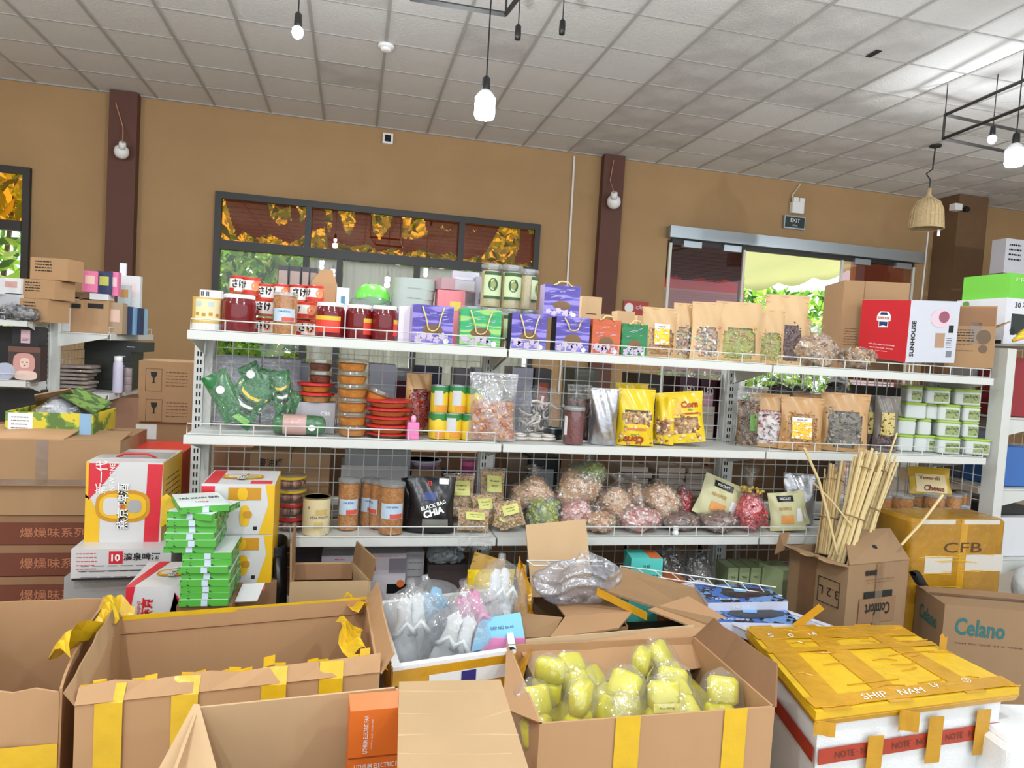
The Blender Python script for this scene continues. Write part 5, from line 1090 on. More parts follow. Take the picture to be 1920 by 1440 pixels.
# spicy kraft pouch, pink bottle
P, w, h = mid(757, 803, 700, 820, 2.93); pouch('kraft_pouch', 'kraft pouch of red chilli snacks behind the pink bottle', P, w*1.15, h, .045, m_kraft2, 'stick', [mat('chilli_red', (176, 50, 36), .3), mat('chilli_dark', (120, 34, 26), .3)], 90, .007, rz=.35, seed=41, win=(.75, .1, .75), fill=.72)
P, w, h = mid(762, 785, 779, 822, 2.77); t = thing('small_bottle', 'small pink bottle with a screw cap on the middle shelf', 'bottle', P); m_pk = mat('pink_gloss', (240, 132, 186), .25)
b = part('bottle_body', m_pk, t, smooth=True); b.bevbox((0, 0, h*.36), (w, w*.6, h*.72), .008, seg=3); sub(b.done()); b = part('cap', mat('pale_pink', (246, 176, 208), .3), t, smooth=True); b.lathe([(w*.22, h*.72), (w*.22, h*.92), (w*.12, h)], 12); b.done()
# yellow-green cans
m_yc = mat('corn_can_yellow', (232, 196, 52), .35); m_gc2 = mat('corn_can_green', (52, 132, 66), .35)
CN = [(806, 839, 722, 772, 1, 'upper left'), (839, 874, 722, 772, 1, 'upper middle'), (871, 905, 724, 773, 1, 'upper right'), (802, 836, 772, 824, 0, 'lower left'), (828, 864, 773, 825, 0, 'lower middle'), (862, 897, 775, 826, 0, 'lower right')]
hc = None
for x0, x1, y0, y1, up, lb in reversed(CN):
    Y = 2.84 if not up else 2.85; P, w, h = place(x0, x1, y0, y1, Y, z1 if not up else z1+hc*1.0)
    if not up: hc = hc or h; h = hc
    t = can('food_can', 'yellow and green tin can, '+lb+' of the stacked cans', P, w/2, h, m_yc, m_steel, 'yellow and green cans')
    b = part('green_top', m_gc2, t); n = 24; r = w/2+.0006; vs = []
    for i in range(n+1):
        a = 2*PI*i/n; zz = h*(.8-.1*abs(math.sin(a*2.5+x0))); vs += [V((r*math.cos(a), r*math.sin(a), zz)), V((r*math.cos(a), r*math.sin(a), h*.97))]
    b.add(vs, [(2*i, 2*i+2, 2*i+3, 2*i+1) for i in range(n)]); b.done()
    if (x0 % 3) != 1: b = part('white_label', mat('label_grey', (206, 206, 206), .4), t); arc(b, w/2+.0014, h*.28, h*.82, -40, 15); b.done()
    b = part('fruit_print', mat('corn_orange', (226, 150, 50), .4), t); arc(b, w/2+.0011, h*.05, h*.28, -20, 60); b.done()
# clear zip bag of brown chunks
m_chunk = [mat('chunk_%s' % n, c, .6) for n, c in (('tan', (200, 140, 100)), ('rose', (186, 116, 88)), ('pale', (216, 166, 122)))]
P, w, h = mid(874, 967, 700, 831, 2.79); pouch('zip_bag', 'clear zip bag of brown chunks standing at the shelf seam', P, w, h, .055, m_white, 'cube', m_chunk, 130, .0085, win=None, clear=True, fill=.58, seed=3, tilt=-.05, fm=film('zip_film', gloss=.16, haze=.12, rough=.12, bscale=20, bump=1.0))
# bag of hooks and a bag of rings
m_hook = [mat('ivory_plastic', (216, 206, 196), .5), mat('ivory_shaded', (180, 170, 160), .5)]  # second tone is the ivory with shade put into its colour
P, w, h = mid(963, 1054, 735, 812, 2.95); t = thing('hook_bag', 'clear bag of ivory plastic hooks behind the zip bag', 'bag', P); rg = random.Random(8)
for k in range(14):
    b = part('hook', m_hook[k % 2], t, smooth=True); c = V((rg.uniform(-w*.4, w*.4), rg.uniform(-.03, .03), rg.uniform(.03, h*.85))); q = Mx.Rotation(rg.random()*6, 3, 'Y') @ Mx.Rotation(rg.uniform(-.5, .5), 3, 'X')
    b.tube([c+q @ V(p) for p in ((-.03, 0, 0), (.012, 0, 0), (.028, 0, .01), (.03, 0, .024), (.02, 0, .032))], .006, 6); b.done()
b = part('bag_film', m_film2, t, smooth=True); b.grid(lambda u, v: V((w*.52*math.cos(2*PI*u)*(1-.3*v**3), (.05+.004*math.sin(u*33))*math.sin(2*PI*u)*(1-.7*v*v), (h+.02)*v+.01*math.sin(u*20)*v)), 24, 10); b.done()
for k, x in enumerate((975, 1003, 1028)):
    P, w, h = mid(x-14, x+14, 800, 816, 2.86); t = thing('ring', ('left', 'middle', 'right')[k]+' ivory ring lying in front of the hook bag', 'ring', P, .3*k, 'ivory rings')
    for q in range(2): b = part('loop', m_hook[0], t, smooth=True); b.tube([V((w*(.5-.16*q)*math.cos(a*PI/10), .028*math.sin(a*PI/10), .010+.012*q)) for a in range(20)], .0055, 6, closed=True); b.done()
P, w, h = mid(1020, 1054, 801, 818, 2.95); t = can('ink_jar', 'small flat dark jar with silver lid behind the rings', P, w/2, h, m_bl, m_steel)
# red bean jar, bean bag, silver pouch
m_rbean = mat('red_beans', (136, 44, 46), .4, noise=.5, nscale=70, c2=(80, 20, 24), bump=1.0, bscale=120)
P, w, h = mid(1056, 1095, 763, 831, 2.77); t = canister('bean_jar', 'clear jar of dark red beans beside the silver pouch', P, w/2, h, m_rbean, m_lidc, .86); b = part('label', m_white, t); arc(b, w/2+.001, h*.25, h*.75, -80, -55, n=4); b.done()
P, w, h = mid(1056, 1105, 721, 826, 2.86); pouch('zip_bag', 'clear zip bag of brown beans behind the red bean jar', P, w, h, .05, m_white, 'ball', m_bean, 120, .005, win=None, clear=True, fill=.75, seed=9)
P, w, h = mid(1103, 1155, 728, 833, 2.79); pouch('foil_pouch', 'plain silver foil pouch left of the yellow corn bags', P, w, h, .055, m_silver, None, win=None, rz=-.25, seed=4)
P, w, h = mid(1095, 1130, 728, 828, 2.9); pouch('foil_pouch', 'silver foil pouch mostly hidden behind the other silver one', P, w, h, .05, m_silver, None, win=None, rz=-.1, seed=6)
# corn candy bags
m_corn = mat('corn_yellow', (240, 206, 40), .25, noise=.1, nscale=9); m_corno = mat('corn_red', (176, 48, 30), .4)
CB = [(1153, 1226, 730, 835, 2.79, 'front yellow corn candy bag standing upside down', PI, -.1), (1222, 1262, 745, 836, 2.84, 'yellow corn candy bag squeezed between the two others', 0, -.6), (1234, 1323, 740, 835, 2.83, 'right yellow corn candy bag leaning by the upright', .25, -.25)]
for k, (x0, x1, y0, y1, Y, lb, rot, rz) in enumerate(CB):
    P, w, h = mid(x0, x1, y0, y1, Y); t, wr = pouch('corn_candy_bag', lb, P, w, h, .055, m_corn, 'nut', [mat('caramel_wrap', (206, 160, 90), .3), mat('cream_wrap', (232, 206, 160), .3), mat('brown_wrap', (150, 96, 56), .3)], 70, .010, win=(.8, .36, .62) if k == 0 else (.75, .2, .5), fill=.58, rz=rz, seed=50+k, tilt=-.06, group='corn candy bags', R=Mx.Rotation(rz, 3, 'Z') @ Mx.Rotation(-.06, 3, 'X') @ Mx.Rotation(-.12 if k == 2 else 0, 3, 'Y'))
    if k == 0: ptext(t, wr, 'Corn', -.15, .1, .13, w, h, m_corno, PI, bold=.04); ptext(t, wr, 'Chewy', -.15, .19, .06, w, h, mat('corn_green', (70, 140, 50), .4), PI); sticker(t, wr, -.1, .29, 1.1, .04, mat('corn_band', (214, 120, 60), .4), 'printed_band')
    elif k == 2: ptext(t, wr, 'Corn', .38, .75, .13, w, h, m_corno, 0, bold=.04); ptext(t, wr, 'Milky', .4, .64, .05, w, h, mat('corn_green', (70, 140, 50), .4)); sticker(t, wr, -.35, .66, .7, .2, mat('corn_cob_print', (236, 186, 60), .4, noise=.3, nscale=60), 'corn_print'); sticker(t, wr, .4, .57, .7, .03, m_corno, 'printed_band')
P, w, h = mid(1143, 1212, 718, 830, 2.95); pouch('corn_candy_bag', 'yellow corn candy bag leaning behind the upside-down one', P, w, h, .04, m_corn, None, win=None, rz=.1, seed=71)
# right bay
P, w, h = mid(1375, 1420, 735, 832, 2.88); t, wr = pouch('zip_bag', 'clear zip bag of dark dried fungus beside the upright', P, w, h, .05, m_white, 'flake', [mat('fungus_brown', (110, 84, 60), .6), mat('fungus_dark', (70, 54, 40), .6), mat('fungus_tan', (160, 130, 96), .6)], 110, .008, win=None, clear=True, fill=.85, seed=12, rz=-.3); sticker(t, wr, .4, .45, .7, .3, mat('leaf_label', (96, 140, 66), .4))
KM = [(1401, 1471, 738, 840, 'flake', m_mix, 'kraft pouch of red and white wrapped sweets, middle shelf', 0, -.2), (1463, 1541, 746, 847, 'stick', m_root, 'kraft pouch with a yellow mango label on the middle shelf', 1, -.15), (1540, 1625, 738, 850, 'flake', m_shellf, 'kraft pouch of grey dried slices left of the sesame pouches', 0, -.25)]
for k, (x0, x1, y0, y1, kd, cols, lb, hl, rz) in enumerate(KM):
    P, w, h = mid(x0, x1, y0, y1, None, dep=.03); t, wr = pouch('kraft_pouch', lb, P, w/math.cos(rz), h, .05, m_kraft2, kd, cols, 110, .0075, rz=rz-.2, tilt=-.05, seed=80+k, win=(.76, .08, .68), fill=.73, group='kraft pouches on the middle shelf')
    if hl: sticker(t, wr, -.05, .42, .95, .4, m_yl); sticker(t, wr, -.05, .58, .95, .08, m_white, 'label_header', .004); ptext(t, wr, 'XOÀI SẤY', -.05, .58, .05, w, h, m_ink)
P, w, h = mid(1478, 1560, 738, 840, 2.98); pouch('kraft_pouch', 'kraft pouch whose top shows behind the mango-labelled pouch', P, w, h, .04, m_kraft2, None, win=None, rz=-.2, seed=90, group='kraft pouches on the middle shelf')
for k, (x0, x1, Y) in enumerate(((1612, 1650, 2.90), (1636, 1676, 2.84))):
    P, w, h = mid(x0, x1, 742, 850, Y); t, wr = pouch('zip_bag', ('left', 'right')[k]+' grey film pouch with a brown seed sticker by the green tubs', P, w*1.1, h, .045, mat('smoky_film', (126, 118, 108), .25), 'ball', m_bean, 60, .005, win=(.8, .05, .35), fill=.35, rz=-.4, seed=95+k); sticker(t, wr, 0, .5, 1.1, .4, spots('seed_label', (206, 186, 110), (96, 60, 36), 70, .56, .4))
# green-lidded square tubs
m_glid = mat('lime_lid', (172, 204, 84), .35); m_tubw = mat('milky_tub', (208, 212, 208), .35); m_tubl = spots('olive_label', (150, 164, 104), (96, 108, 70), 90, .58, .45)
GT = [[(1690, 1724, 728, 758), (1725, 1776, 729, 759), (1778, 1833, 733, 762)], [(1687, 1731, 759, 788), (1732, 1748, 760, 789), (1748, 1794, 762, 792), (1794, 1831, 764, 794)], [(1673, 1711, 789, 819), (1713, 1738, 791, 820), (1747, 1794, 793, 822), (1794, 1828, 795, 822)], [(1673, 1706, 820, 851), (1708, 1728, 821, 851), (1729, 1746, 822, 851), (1747, 1794, 822, 853), (1797, 1850, 819, 855)]]
ORDX = ('first', 'second', 'third', 'fourth', 'fifth'); zc = z1; hh = None
for ri, row in enumerate(reversed(GT)):
    for ci_, (x0, x1, y0, y1) in enumerate(row):
        Y = 2.88+.04*(ci_ < len(row)-2) if ri else 2.84+.06*(ci_ < 3); P, w, h = place(x0, x1, y0, y1, Y, zc)
        hh = .0805; w = max(w, .075)
        t = thing('green_lid_tub', 'lime-lidded tub, %s from the left in the %s row' % (ORDX[ci_], ('bottom', 'third', 'second', 'top')[ri]), 'tub', P, -.35, 'lime-lidded tubs stacked on the middle shelf'); d = .085
        b = part('tub_body', m_tubw, t, smooth=True); b.bevbox((0, 0, hh*.43), (w*.84, d, hh*.86), .012, seg=3); sub(b.done())
        b = part('tub_lid', m_glid, t, smooth=True); b.bevbox((0, 0, hh*.915), (w*.9, d*1.06, hh*.16), .014, seg=3); sub(b.done())
        if ci_ > 1 or ri == 3: b = part('label', m_tubl, t); b.box((w*.1, -d/2-.001, hh*.42), (w*.5, .001, hh*.55)); b.done(); b = part('lettering', m_ink, t); b.text('Rong biển', V((w*.1, -d/2-.0022, hh*.55)), (1, 0, 0), (0, 0, 1), hh*.12, wmax=w*.4); b.done()
    zc += hh+.0005
# ------------------------------------------------------------------ bottom shelf
z2 = ZS[2]
def low(x0, x1, y0, y1, Y=None, dep=0): return mid(x0, x1, y0, y1, Y, z2, dep)
m_choc = [mat('choc_ball_%s' % n, c, .3) for n, c in (('milk', (134, 86, 66)), ('dark', (92, 58, 48)), ('pale', (170, 118, 96)))]
m_yband = mat('yellow_band', (206, 170, 40), .35)
zc = z2; rg = random.Random(4)
for k, (y0, y1, bm, o) in enumerate(((963, 988, m_rband, 'lowest, red-rimmed'), (938, 963, m_rband, 'third from top, red-rimmed'), (913, 938, m_yband, 'second from top, yellow-rimmed'), (888, 913, m_yband, 'topmost, yellow-rimmed'))):
    P, w, h = place(518, 572, y0, y1, 2.86, zc); t = thing('chocolate_tub', o+' tub of chocolate balls', 'tub', P, 0, 'stacked tubs of chocolate balls'); r = w/2
    for q in range(14):
        b = part('chocolate_ball', m_choc[q % 3], t, smooth=True); a = PI+PI*q/13*1.0; rr = r*.74; zz = h*.36
        b.lathe([(max(.0008, math.sin(PI*i/6))*h*.27, -math.cos(PI*i/6)*h*.27) for i in range(7)], 9, (rr*math.cos(a), rr*math.sin(a), zz)); b.done()
    b = part('cup', m_shell, t, smooth=True); b.lathe([(r*.9, 0), (r, h*.1), (r, h*.72)], 20, capt=False); b.done()
    b = part('rim_band', bm, t, smooth=True); b.lathe([(r*1.02, h*.7), (r*1.03, h*.72), (r*1.03, h*.86), (r*.97, h*.88)], 20, capb=False); sub(b.done())
    b = part('lid', m_lidt, t, smooth=True); b.lathe([(r*.97, h*.88), (r*.9, h*.99), (r*.2, h)], 20); b.done(); zc += h+.0005
m_crm = mat('cream_tin', (232, 216, 170), .35, noise=.08, nscale=8)
P, w, h = low(567, 617, 930, 990, 2.80); t = can('cream_tin', 'open-ended cream tin with handwriting on the bottom shelf', P, w/2, h, m_crm, mat('brass_rim', (150, 140, 90), .3, metal=.6), cat='tin'); b = part('handwriting', m_ink, t); cyltext(b, 'YẾN MẠCH', w/2+.0015, h*.5, h*.11, 15, wmax=w*.72, bold=0); cyltext(b, '6', w/2+.0015, h*.76, h*.07, -30); b.done()
b = part('floral_print', mat('gold_floral', (206, 180, 110), .4), t); arc(b, w/2+.001, h*.55, h*.7, 0, 50); arc(b, w/2+.001, h*.2, h*.36, -5, 30); b.done()
for k, (x0, x1, y0, y1, Y, lb) in enumerate(((632, 671, 897, 981, 2.86, 'left floss canister standing alone before the white tray'), (673, 707, 897, 980, 2.92, 'floss canister at the back of the group of three'), (691, 729, 900, 987, 2.88, 'floss canister in the middle of the group of three'), (709, 755, 904, 994, 2.80, 'front floss canister of the group, beside the black chia bag'))):
    P, w, h = low(x0, x1, y0, y1, Y); floss(lb, P, w/2, h, 0 if k != 2 else -70, 'floss canisters on the bottom shelf left')
# chia bags
m_chia = mat('chia_black', (34, 31, 33), .3, noise=.3, nscale=10, bump=.3, bscale=15)
for k, (x0, x1, y0, y1, Y, rz, lb) in enumerate(((749, 800, 897, 1000, 2.86, .5, 'black chia bag turned left behind the front chia bag'), (760, 850, 896, 1005, 2.80, -.1, 'front black chia bag with a grey bowl print'))):
    P, w, h = low(x0, x1, y0, y1, Y); t, wr = pouch('chia_bag', lb, P, w, h, .065, m_chia, None, win=None, rz=rz, seed=110+k, tilt=-.12, group='black chia bags')
    ptext(t, wr, 'BLACK BAG', .1, .5, .07, w, h, m_wink, .3, bold=.03); ptext(t, wr, 'CHIA', .12, .38, .13, w, h, m_wink, .3, bold=.05); sticker(t, wr, .2, .18, 1.1, .14, mat('chia_grey', (130, 128, 120), .4), 'bowl_print'); ptext(t, wr, 'EI', -.1, .88, .08, w, h, mat('chia_red', (200, 60, 50), .4), bold=.03); sticker(t, wr, -.05, .65, .5, .14, mat('chia_blue', (50, 70, 130), .4), 'blue_print'); sticker(t, wr, .5, .92, .4, .1, m_silver, 'silver_print')
# oat bags
m_oat = [mat('oat_%s' % n, c, .7) for n, c in (('tan', (206, 172, 126)), ('pale', (224, 196, 154)), ('brown', (178, 140, 98)))]; m_olab = mat('pale_lime_label', (222, 220, 130), .5)
OB = [(829, 891, 902, 968, 2.93, 0, 'oat bag with a wide lime label behind the chia bag'), (893, 945, 889, 950, 2.97, .05, 'upright oat bag with lime label against the upright'), (885, 935, 929, 990, 2.88, -.1, 'oat bag lying under the upright one'), (851, 919, 957, 1010, 2.80, .05, 'front oat bag spilling its film over the shelf lip'), (917, 950, 970, 1008, 2.82, .3, 'narrow oat bag edge between two larger oat bags'), (933, 989, 945, 1008, 2.81, -.25, 'right oat bag leaning with a lime label')]
for k, (x0, x1, y0, y1, Y, rt, lb) in enumerate(OB):
    P, w, h = low(x0, x1, y0, y1, Y)
    if k in (0, 1): P.z = z2+.03
    t, wr = pouch('oat_bag', lb, P, w, h, .06, m_white, 'flake', m_oat, 190, .0045, win=None, clear=True, fill=.95, seed=120+k, R=Mx.Rotation(rt, 3, 'Y') @ Mx.Rotation(-.25, 3, 'X'), group='oat bags')
    sticker(t, wr, .05, .66, 1.15, .34, m_olab); ptext(t, wr, 'YẾN MẠCH', .05, .72, .06, w, h, m_ink, du=.7); ptext(t, wr, 'CÁN DẸT', .05, .62, .05, w, h, m_ink, du=.5)
b = MB(); p = at(890, 1010, 2.715)
b.grid(lambda u, v: V((p.x-.07+.14*u, 2.712-.006*math.sin(u*9)-.012*v, z2+.03-.075*v+.004*math.sin(u*22))), 16, 5); o = b.build('loose_film', m_film2, smooth=True); tag(o, 'crinkled clear film hanging over the bottom shelf lip', 'film')
# candy and puff bags
m_puf = [mat('puff_%s' % n, c, .6) for n, c in (('tan', (216, 172, 130)), ('rose', (214, 150, 124)), ('cream', (232, 204, 170)), ('sage', (170, 170, 130)))]
m_pea = [mat('pea_%s' % n, c, .5) for n, c in (('green', (150, 170, 80)), ('lime', (190, 196, 70)), ('grey', (160, 170, 160)))]
m_pinkc = [mat('pinkc_%s' % n, c, .4) for n, c in (('rose', (222, 164, 156)), ('white', (236, 222, 214)), ('red', (206, 120, 110)))]
m_brn = [mat('brnc_%s' % n, c, .5) for n, c in (('mauve', (140, 108, 96)), ('tan', (166, 132, 112)), ('dark', (104, 78, 70)))]
BG = [(958, 1034, 890, 955, 2.94, m_puf, 'ball', .009, .05, 'puffed bag of pastel balls left of the big candy bag', .02), (986, 1050, 928, 978, 2.86, m_pea, 'ball', .012, 0, 'bag of green wrapped balls with silver foil', .0), (1034, 1126, 868, 950, 2.93, m_puf, 'ball', .0085, .0, 'largest bag of orange candy balls in the middle', .03), (1060, 1128, 858, 905, 2.98, m_pea, 'nut', .008, .03, 'olive candy bag on top of the largest bag', .10), (1048, 1108, 938, 980, 2.86, m_pinkc, 'nut', .008, 0, 'pinkish candy bag below the largest bag', 0), (1087, 1157, 960, 1005, 2.80, m_puf, 'nut', .009, .02, 'small round bag in front of the kraft sheet', 0), (1112, 1150, 925, 965, 2.92, m_puf, 'nut', .009, 0, 'small bag wedged beside the largest bag', .03), (1125, 1188, 915, 972, 2.90, m_puf, 'nut', .009, .05, 'tan puff bag with a twisted top', 0), (1165, 1208, 902, 958, 2.96, m_puf, 'nut', .009, .03, 'tall tan puff bag at the back', .0), (1162, 1242, 953, 1005, 2.80, m_pinkc, 'nut', .010, .04, 'pale pink candy bag at the front with knotted top', 0), (1202, 1273, 905, 968, 2.93, m_puf, 'nut', .010, 0, 'plump bag of tan puffs right of the tall one', 0), (1244, 1307, 963, 1004, 2.84, m_brn, 'flake', .009, 0, 'grey-brown slice bag behind the little figurine', 0), (1307, 1384, 960, 1005, 2.82, m_brn, 'nut', .008, 0, 'mauve dried fruit bag at the front', 0), (1262, 1296, 912, 965, 2.97, [mat('cherry_red', (196, 40, 44), .3), mat('cherry_dark', (150, 26, 34), .3)], 'ball', .010, .02, 'red sweets bag squeezed behind the puffs', 0)]
for k, (x0, x1, y0, y1, Y, cols, kd, sz, kn, lb, dz) in enumerate(BG):
    P, w, h = low(x0, x1, y0, y1, Y) if y1 >= 960 else place(x0, x1, y0, y1, Y)
    P.z = max(P.z, z2); blobbag('candy_bag', lb, P, w*.5, min(.085, w*.45), h*.54, cols, kd, 110, sz, knot=kn, group='tied candy bags on the bottom shelf', seed=200+k)
P, w, h = low(1378, 1442, 925, 1004, 2.80); t = blobbag('candy_bag', 'bright red wrapped sweets bag with a tall tied neck', P, w*.5, .07, h*.54, [mat('red_wrap', (216, 44, 52), .25), mat('rose_wrap', (232, 110, 110), .25), mat('crimson_wrap', (176, 24, 36), .25)], 'stick', 110, .010, knot=.0, group='tied candy bags on the bottom shelf', seed=230)
b = part('bag_neck', m_film2, t, smooth=True); b.grid(lambda u, v: V(((.012+.05*abs(v-.35)**1.0*(1+.3*math.sin(u*20)))*math.cos(2*PI*u)-.01, (.01+.04*abs(v-.35))*math.sin(2*PI*u), h*.85+.14*v)), 20, 10); b.done()
b = part('gold_sweets', mat('gold_wrap', (190, 160, 70), .3), t, smooth=True)
for k in range(14): b.blob((random.uniform(-.05, .05), random.uniform(-.02, .03), h*.95+random.uniform(0, .03)), (.014, .009, .008))
stuff(b.done())
m_tea = mat('pale_green_pack', (212, 208, 160), .35, noise=.06)
for k, (x0, x1, y0, y1, Y, rt, lb) in enumerate(((1293, 1380, 912, 966, 2.88, .35, 'pale green biscuit packs tilted behind the mauve bag'), (1443, 1512, 928, 999, 2.80, -.1, 'pale green biscuit pack standing right of the red sweets'), (1452, 1518, 930, 1000, 2.84, -.2, 'second pale green pack behind the standing one'))):
    P, w, h = low(x0, x1, y0, y1, Y); P.z = z2+(.03 if k == 0 else 0); t, wr = pouch('biscuit_pack', lb, P, w, h, .04, m_tea, None, win=None, R=Mx.Rotation(-.2, 3, 'Z') @ Mx.Rotation(rt, 3, 'Y') @ Mx.Rotation(-.15, 3, 'X'), seed=240+k, group='pale green biscuit packs')
    sticker(t, wr, -.1, .84, .9, .15, m_bl, 'dark_header'); ptext(t, wr, 'BISCUIT', -.1, .84, .06, w, h, m_wink, du=.6); sticker(t, wr, -.1, .3, .7, .22, mat('peach_print', (232, 160, 90), .4), 'fruit_print'); ptext(t, wr, '베이커리', -.2, .58, .1, w, h, mat('amber_ink', (190, 140, 50), .5), du=.7); sticker(t, wr, .6, .4, .3, .35, m_white, 'nutrition_label')
P, w, h = low(1462, 1522, 888, 995, 2.95); pouch('foil_pouch', 'silver foil pouch behind the pale green biscuit packs', P, w, h, .05, m_silver, None, win=None, rz=-.3, seed=251)
P, w, h = low(1263, 1276, 989, 1006, 2.735); t = thing('figurine', 'tiny white figurine on the bottom shelf lip', 'figurine', P)
b = part('torso', m_white, t, smooth=True); b.lathe([(w*.4, 0), (w*.5, h*.25), (w*.35, h*.55), (w*.2, h*.6)], 12); b.done(); b = part('head', m_white, t, smooth=True); b.lathe([(max(.0008, math.sin(PI*i/6))*w*.42, h*.75-math.cos(PI*i/6)*w*.42) for i in range(7)], 12); b.done()
for s in (-1, 1): b = part('ear', m_white, t, smooth=True); b.blob((s*w*.28, 0, h*.98), w*.14); b.done()
# right bay: floss canisters, cheese bag
for k, (x0, x1, y0, y1, Y) in enumerate(((1634, 1666, 928, 1003, 2.84), (1667, 1705, 927, 1003, 2.80), (1700, 1732, 925, 1000, 2.9), (1728, 1764, 926, 1003, 2.82), (1760, 1795, 925, 1002, 2.86), (1788, 1812, 922, 998, 2.94))):
    P, w, h = low(x0, x1, y0, y1, Y); floss('floss canister behind the amber-taped box, %s from the left' % ('first', 'second', 'third', 'fourth', 'fifth', 'sixth')[k], P, w/2, h, -35, 'floss canisters on the bottom shelf right', m_lidc)
P, w, h = place(1706, 1784, 878, 928, 2.88); t, wr = pouch('cheese_bag', 'yellow cheese snack bag lying on the floss canisters', P, w, h*1.05, .03, mat('cheese_yellow', (206, 166, 50), .35), None, win=None, rz=-.3, tilt=-.35, seed=260); sticker(t, wr, 0, .4, 1.5, .66, mat('cheese_cream', (222, 202, 150), .4), 'cream_panel'); ptext(t, wr, 'Cheese', .1, .22, .2, w, h, mat('cheese_maroon', (120, 40, 40), .4), bold=.03, du=1.0, off=.006); ptext(t, wr, 'Vermicelli', -.1, .58, .14, w, h, mat('cheese_maroon', (120, 40, 40), .4), du=1.0, off=.006)
# ------------------------------------------------------------------ goods below the bottom shelf (standing on the base shelf)
zb = .30
def base(name, lab, x0, x1, y0, y1, Y, dep, m, rz=0, z=zb, cat='box', group=None):
    P, w, h = place(x0, x1, y0, y1, Y+dep/2); h = P.z+h-z; P.z = z; return closed_box(name, lab, P, (w, dep, h), rz, m, group, cat), (w, dep, h)
t, d = base('mixer_box', 'white hand mixer box with red label below the floss canisters', 673, 756, 1027, 1090, 2.86, .15, mat('mixer_white', (222, 214, 220), .45)); decal(t, d, 'f', -.06, d[2]*.34, .06, .024, mat('mixer_red', (214, 80, 50), .5), 'red_label'); letter(t, d, 'f', '5-IN-1', -.06, d[2]*.34, .014, m_wink, th=.003); decal(t, d, 'f', .06, d[2]*.36, .07, .06, mat('mixer_grey', (150, 146, 156), .4), 'mixer_print'); letter(t, d, 'f', 'MÁY ĐÁNH TRỨNG CẦM TAY', -.01, d[2]*.47, .006, m_redink, wmax=.14); decal(t, d, 'f', .07, d[2]*.1, .1, .04, m_bl, 'dark_strip')
o_, r_, u_, n_ = face(d, 'f'); b = part('orange_roundel', mat('roundel_orange', (232, 120, 60), .5), t); b.poly([o_+r_*(.075+.016*math.cos(a*PI/8))+u_*(d[2]*.16+.016*math.sin(a*PI/8))+n_*.004 for a in range(16)]); b.done()
t, d = base('mixer_box', 'white appliance box with pink print behind the open carton', 604, 668, 1027, 1080, 2.90, .15, mat('mixer_white', (222, 214, 220), .45)); lines(t, d, 'f', 0, d[2]*.4, .12, 5, .015, mat('pinkish_ink', (190, 120, 130), .5)); letter(t, d, 'f', 'MÁY XAY', 0, d[2]*.46, .008, m_redink)
t, d = base('appliance_box', 'dark appliance box with green print behind the open carton', 548, 602, 1027, 1080, 2.92, .12, mat('dark_print', (70, 66, 70), .4)); decal(t, d, 'f', .0, d[2]*.2, .06, .07, mat('green_print', (70, 120, 66), .5), 'green_print')
t, d = base('flat_box', 'narrow white box with dark crest left of the golden bags', 757, 790, 1026, 1090, 2.93, .1, mat('crest_white', (214, 212, 214), .45)); lines(t, d, 'f', 0, d[2]*.45, .06, 4, .03, mat('grey_ink', (120, 120, 124), .5))
P, w, h = place(795, 866, 1030, 1075, 2.96, .62); blobbag('bundle', 'pale blue plastic-wrapped bundle under the bottom shelf', P, w*.5, .08, h*.5, [mat('bundle_blue', (176, 196, 200), .5), mat('bundle_grey', (150, 160, 166), .5)], 'flake', 40, .02, seed=300)
P, w, h = place(795, 866, 1075, 1130, 2.96, zb); closed_box('dark_box', 'dark box under the pale blue bundle', P, (w, .15, .32), 0, mat('dark_mauve', (80, 66, 66), .6))
for k, (x0, x1, y0, y1, c, lb) in enumerate(((1225, 1275, 1030, 1100, (70, 56, 50), 'brown sack heap below the puff bags'), (1275, 1335, 1050, 1105, (96, 92, 84), 'grey wrapped bundle below the mauve bag'))):
    P, w, h = place(x0, x1, y0, y1, 2.90, zb); blobbag('bundle', lb, P, w*.6, .09, .2, [mat('sack_%d' % k, c, .6), mat('sackb_%d' % k, tuple(int(q*.7) for q in c), .6)], 'flake', 30, .02, seed=310+k)
m_gbx = mat('sage_card', (176, 190, 142), .5)
for k in range(4):
    P, w, h = place(1349+k*21, 1369+k*21, 1065+k*1, 1100, 2.95, zb); t = closed_box('tea_box', 'sage green tea box, %s from the left below the biscuit packs' % ORDX[k], P, (w*.96, .14, at(1360, 1065, 2.88).z-zb), -.1, m_gbx, 'sage tea boxes'); letter(t, (w*.96, .14, at(1360, 1065, 2.88).z-zb), 'f', 'TRÀ', 0, .1, .012, m_ink)
P, w, h = place(1440, 1472, 1062, 1120, 2.86, zb); t = closed_box('tea_box', 'tilted sage green tea box beside the stick carton', P, (w*1.4, .14, at(1450, 1068, 2.8).z-zb), .3, m_gbx); letter(t, (w*1.4, .14, .2), 'f', 'TRÀ', 0, .05, .014, m_ink)
P, w, h = place(1172, 1231, 1046, 1105, 2.74, zb); hh_ = at(1200, 1050, 2.66).z-zb; t = closed_box('teal_box', 'teal box with pairs of dots and an orange top corner', P, (w, .13, hh_), -.15, mat('teal_card', (92, 206, 194), .45)); d = (w, .13, hh_)
lines(t, d, 'f', 0, hh_*.3, w*.8, 3, .03, mat('teal_ink', (40, 110, 110), .5), h=.01); decal(t, d, 't', .04, 0, .05, .12, mat('orange_card', (220, 110, 60), .5), 'orange_corner'); letter(t, d, 'f', '12 BỘ', 0, hh_*.42, .014, m_bl)
t, d = base('orange_carton', 'orange-brown carton under the teal box', 1231, 1275, 1080, 1130, 2.6, .15, mat('rust_card', (170, 92, 50), .6), z=.3)
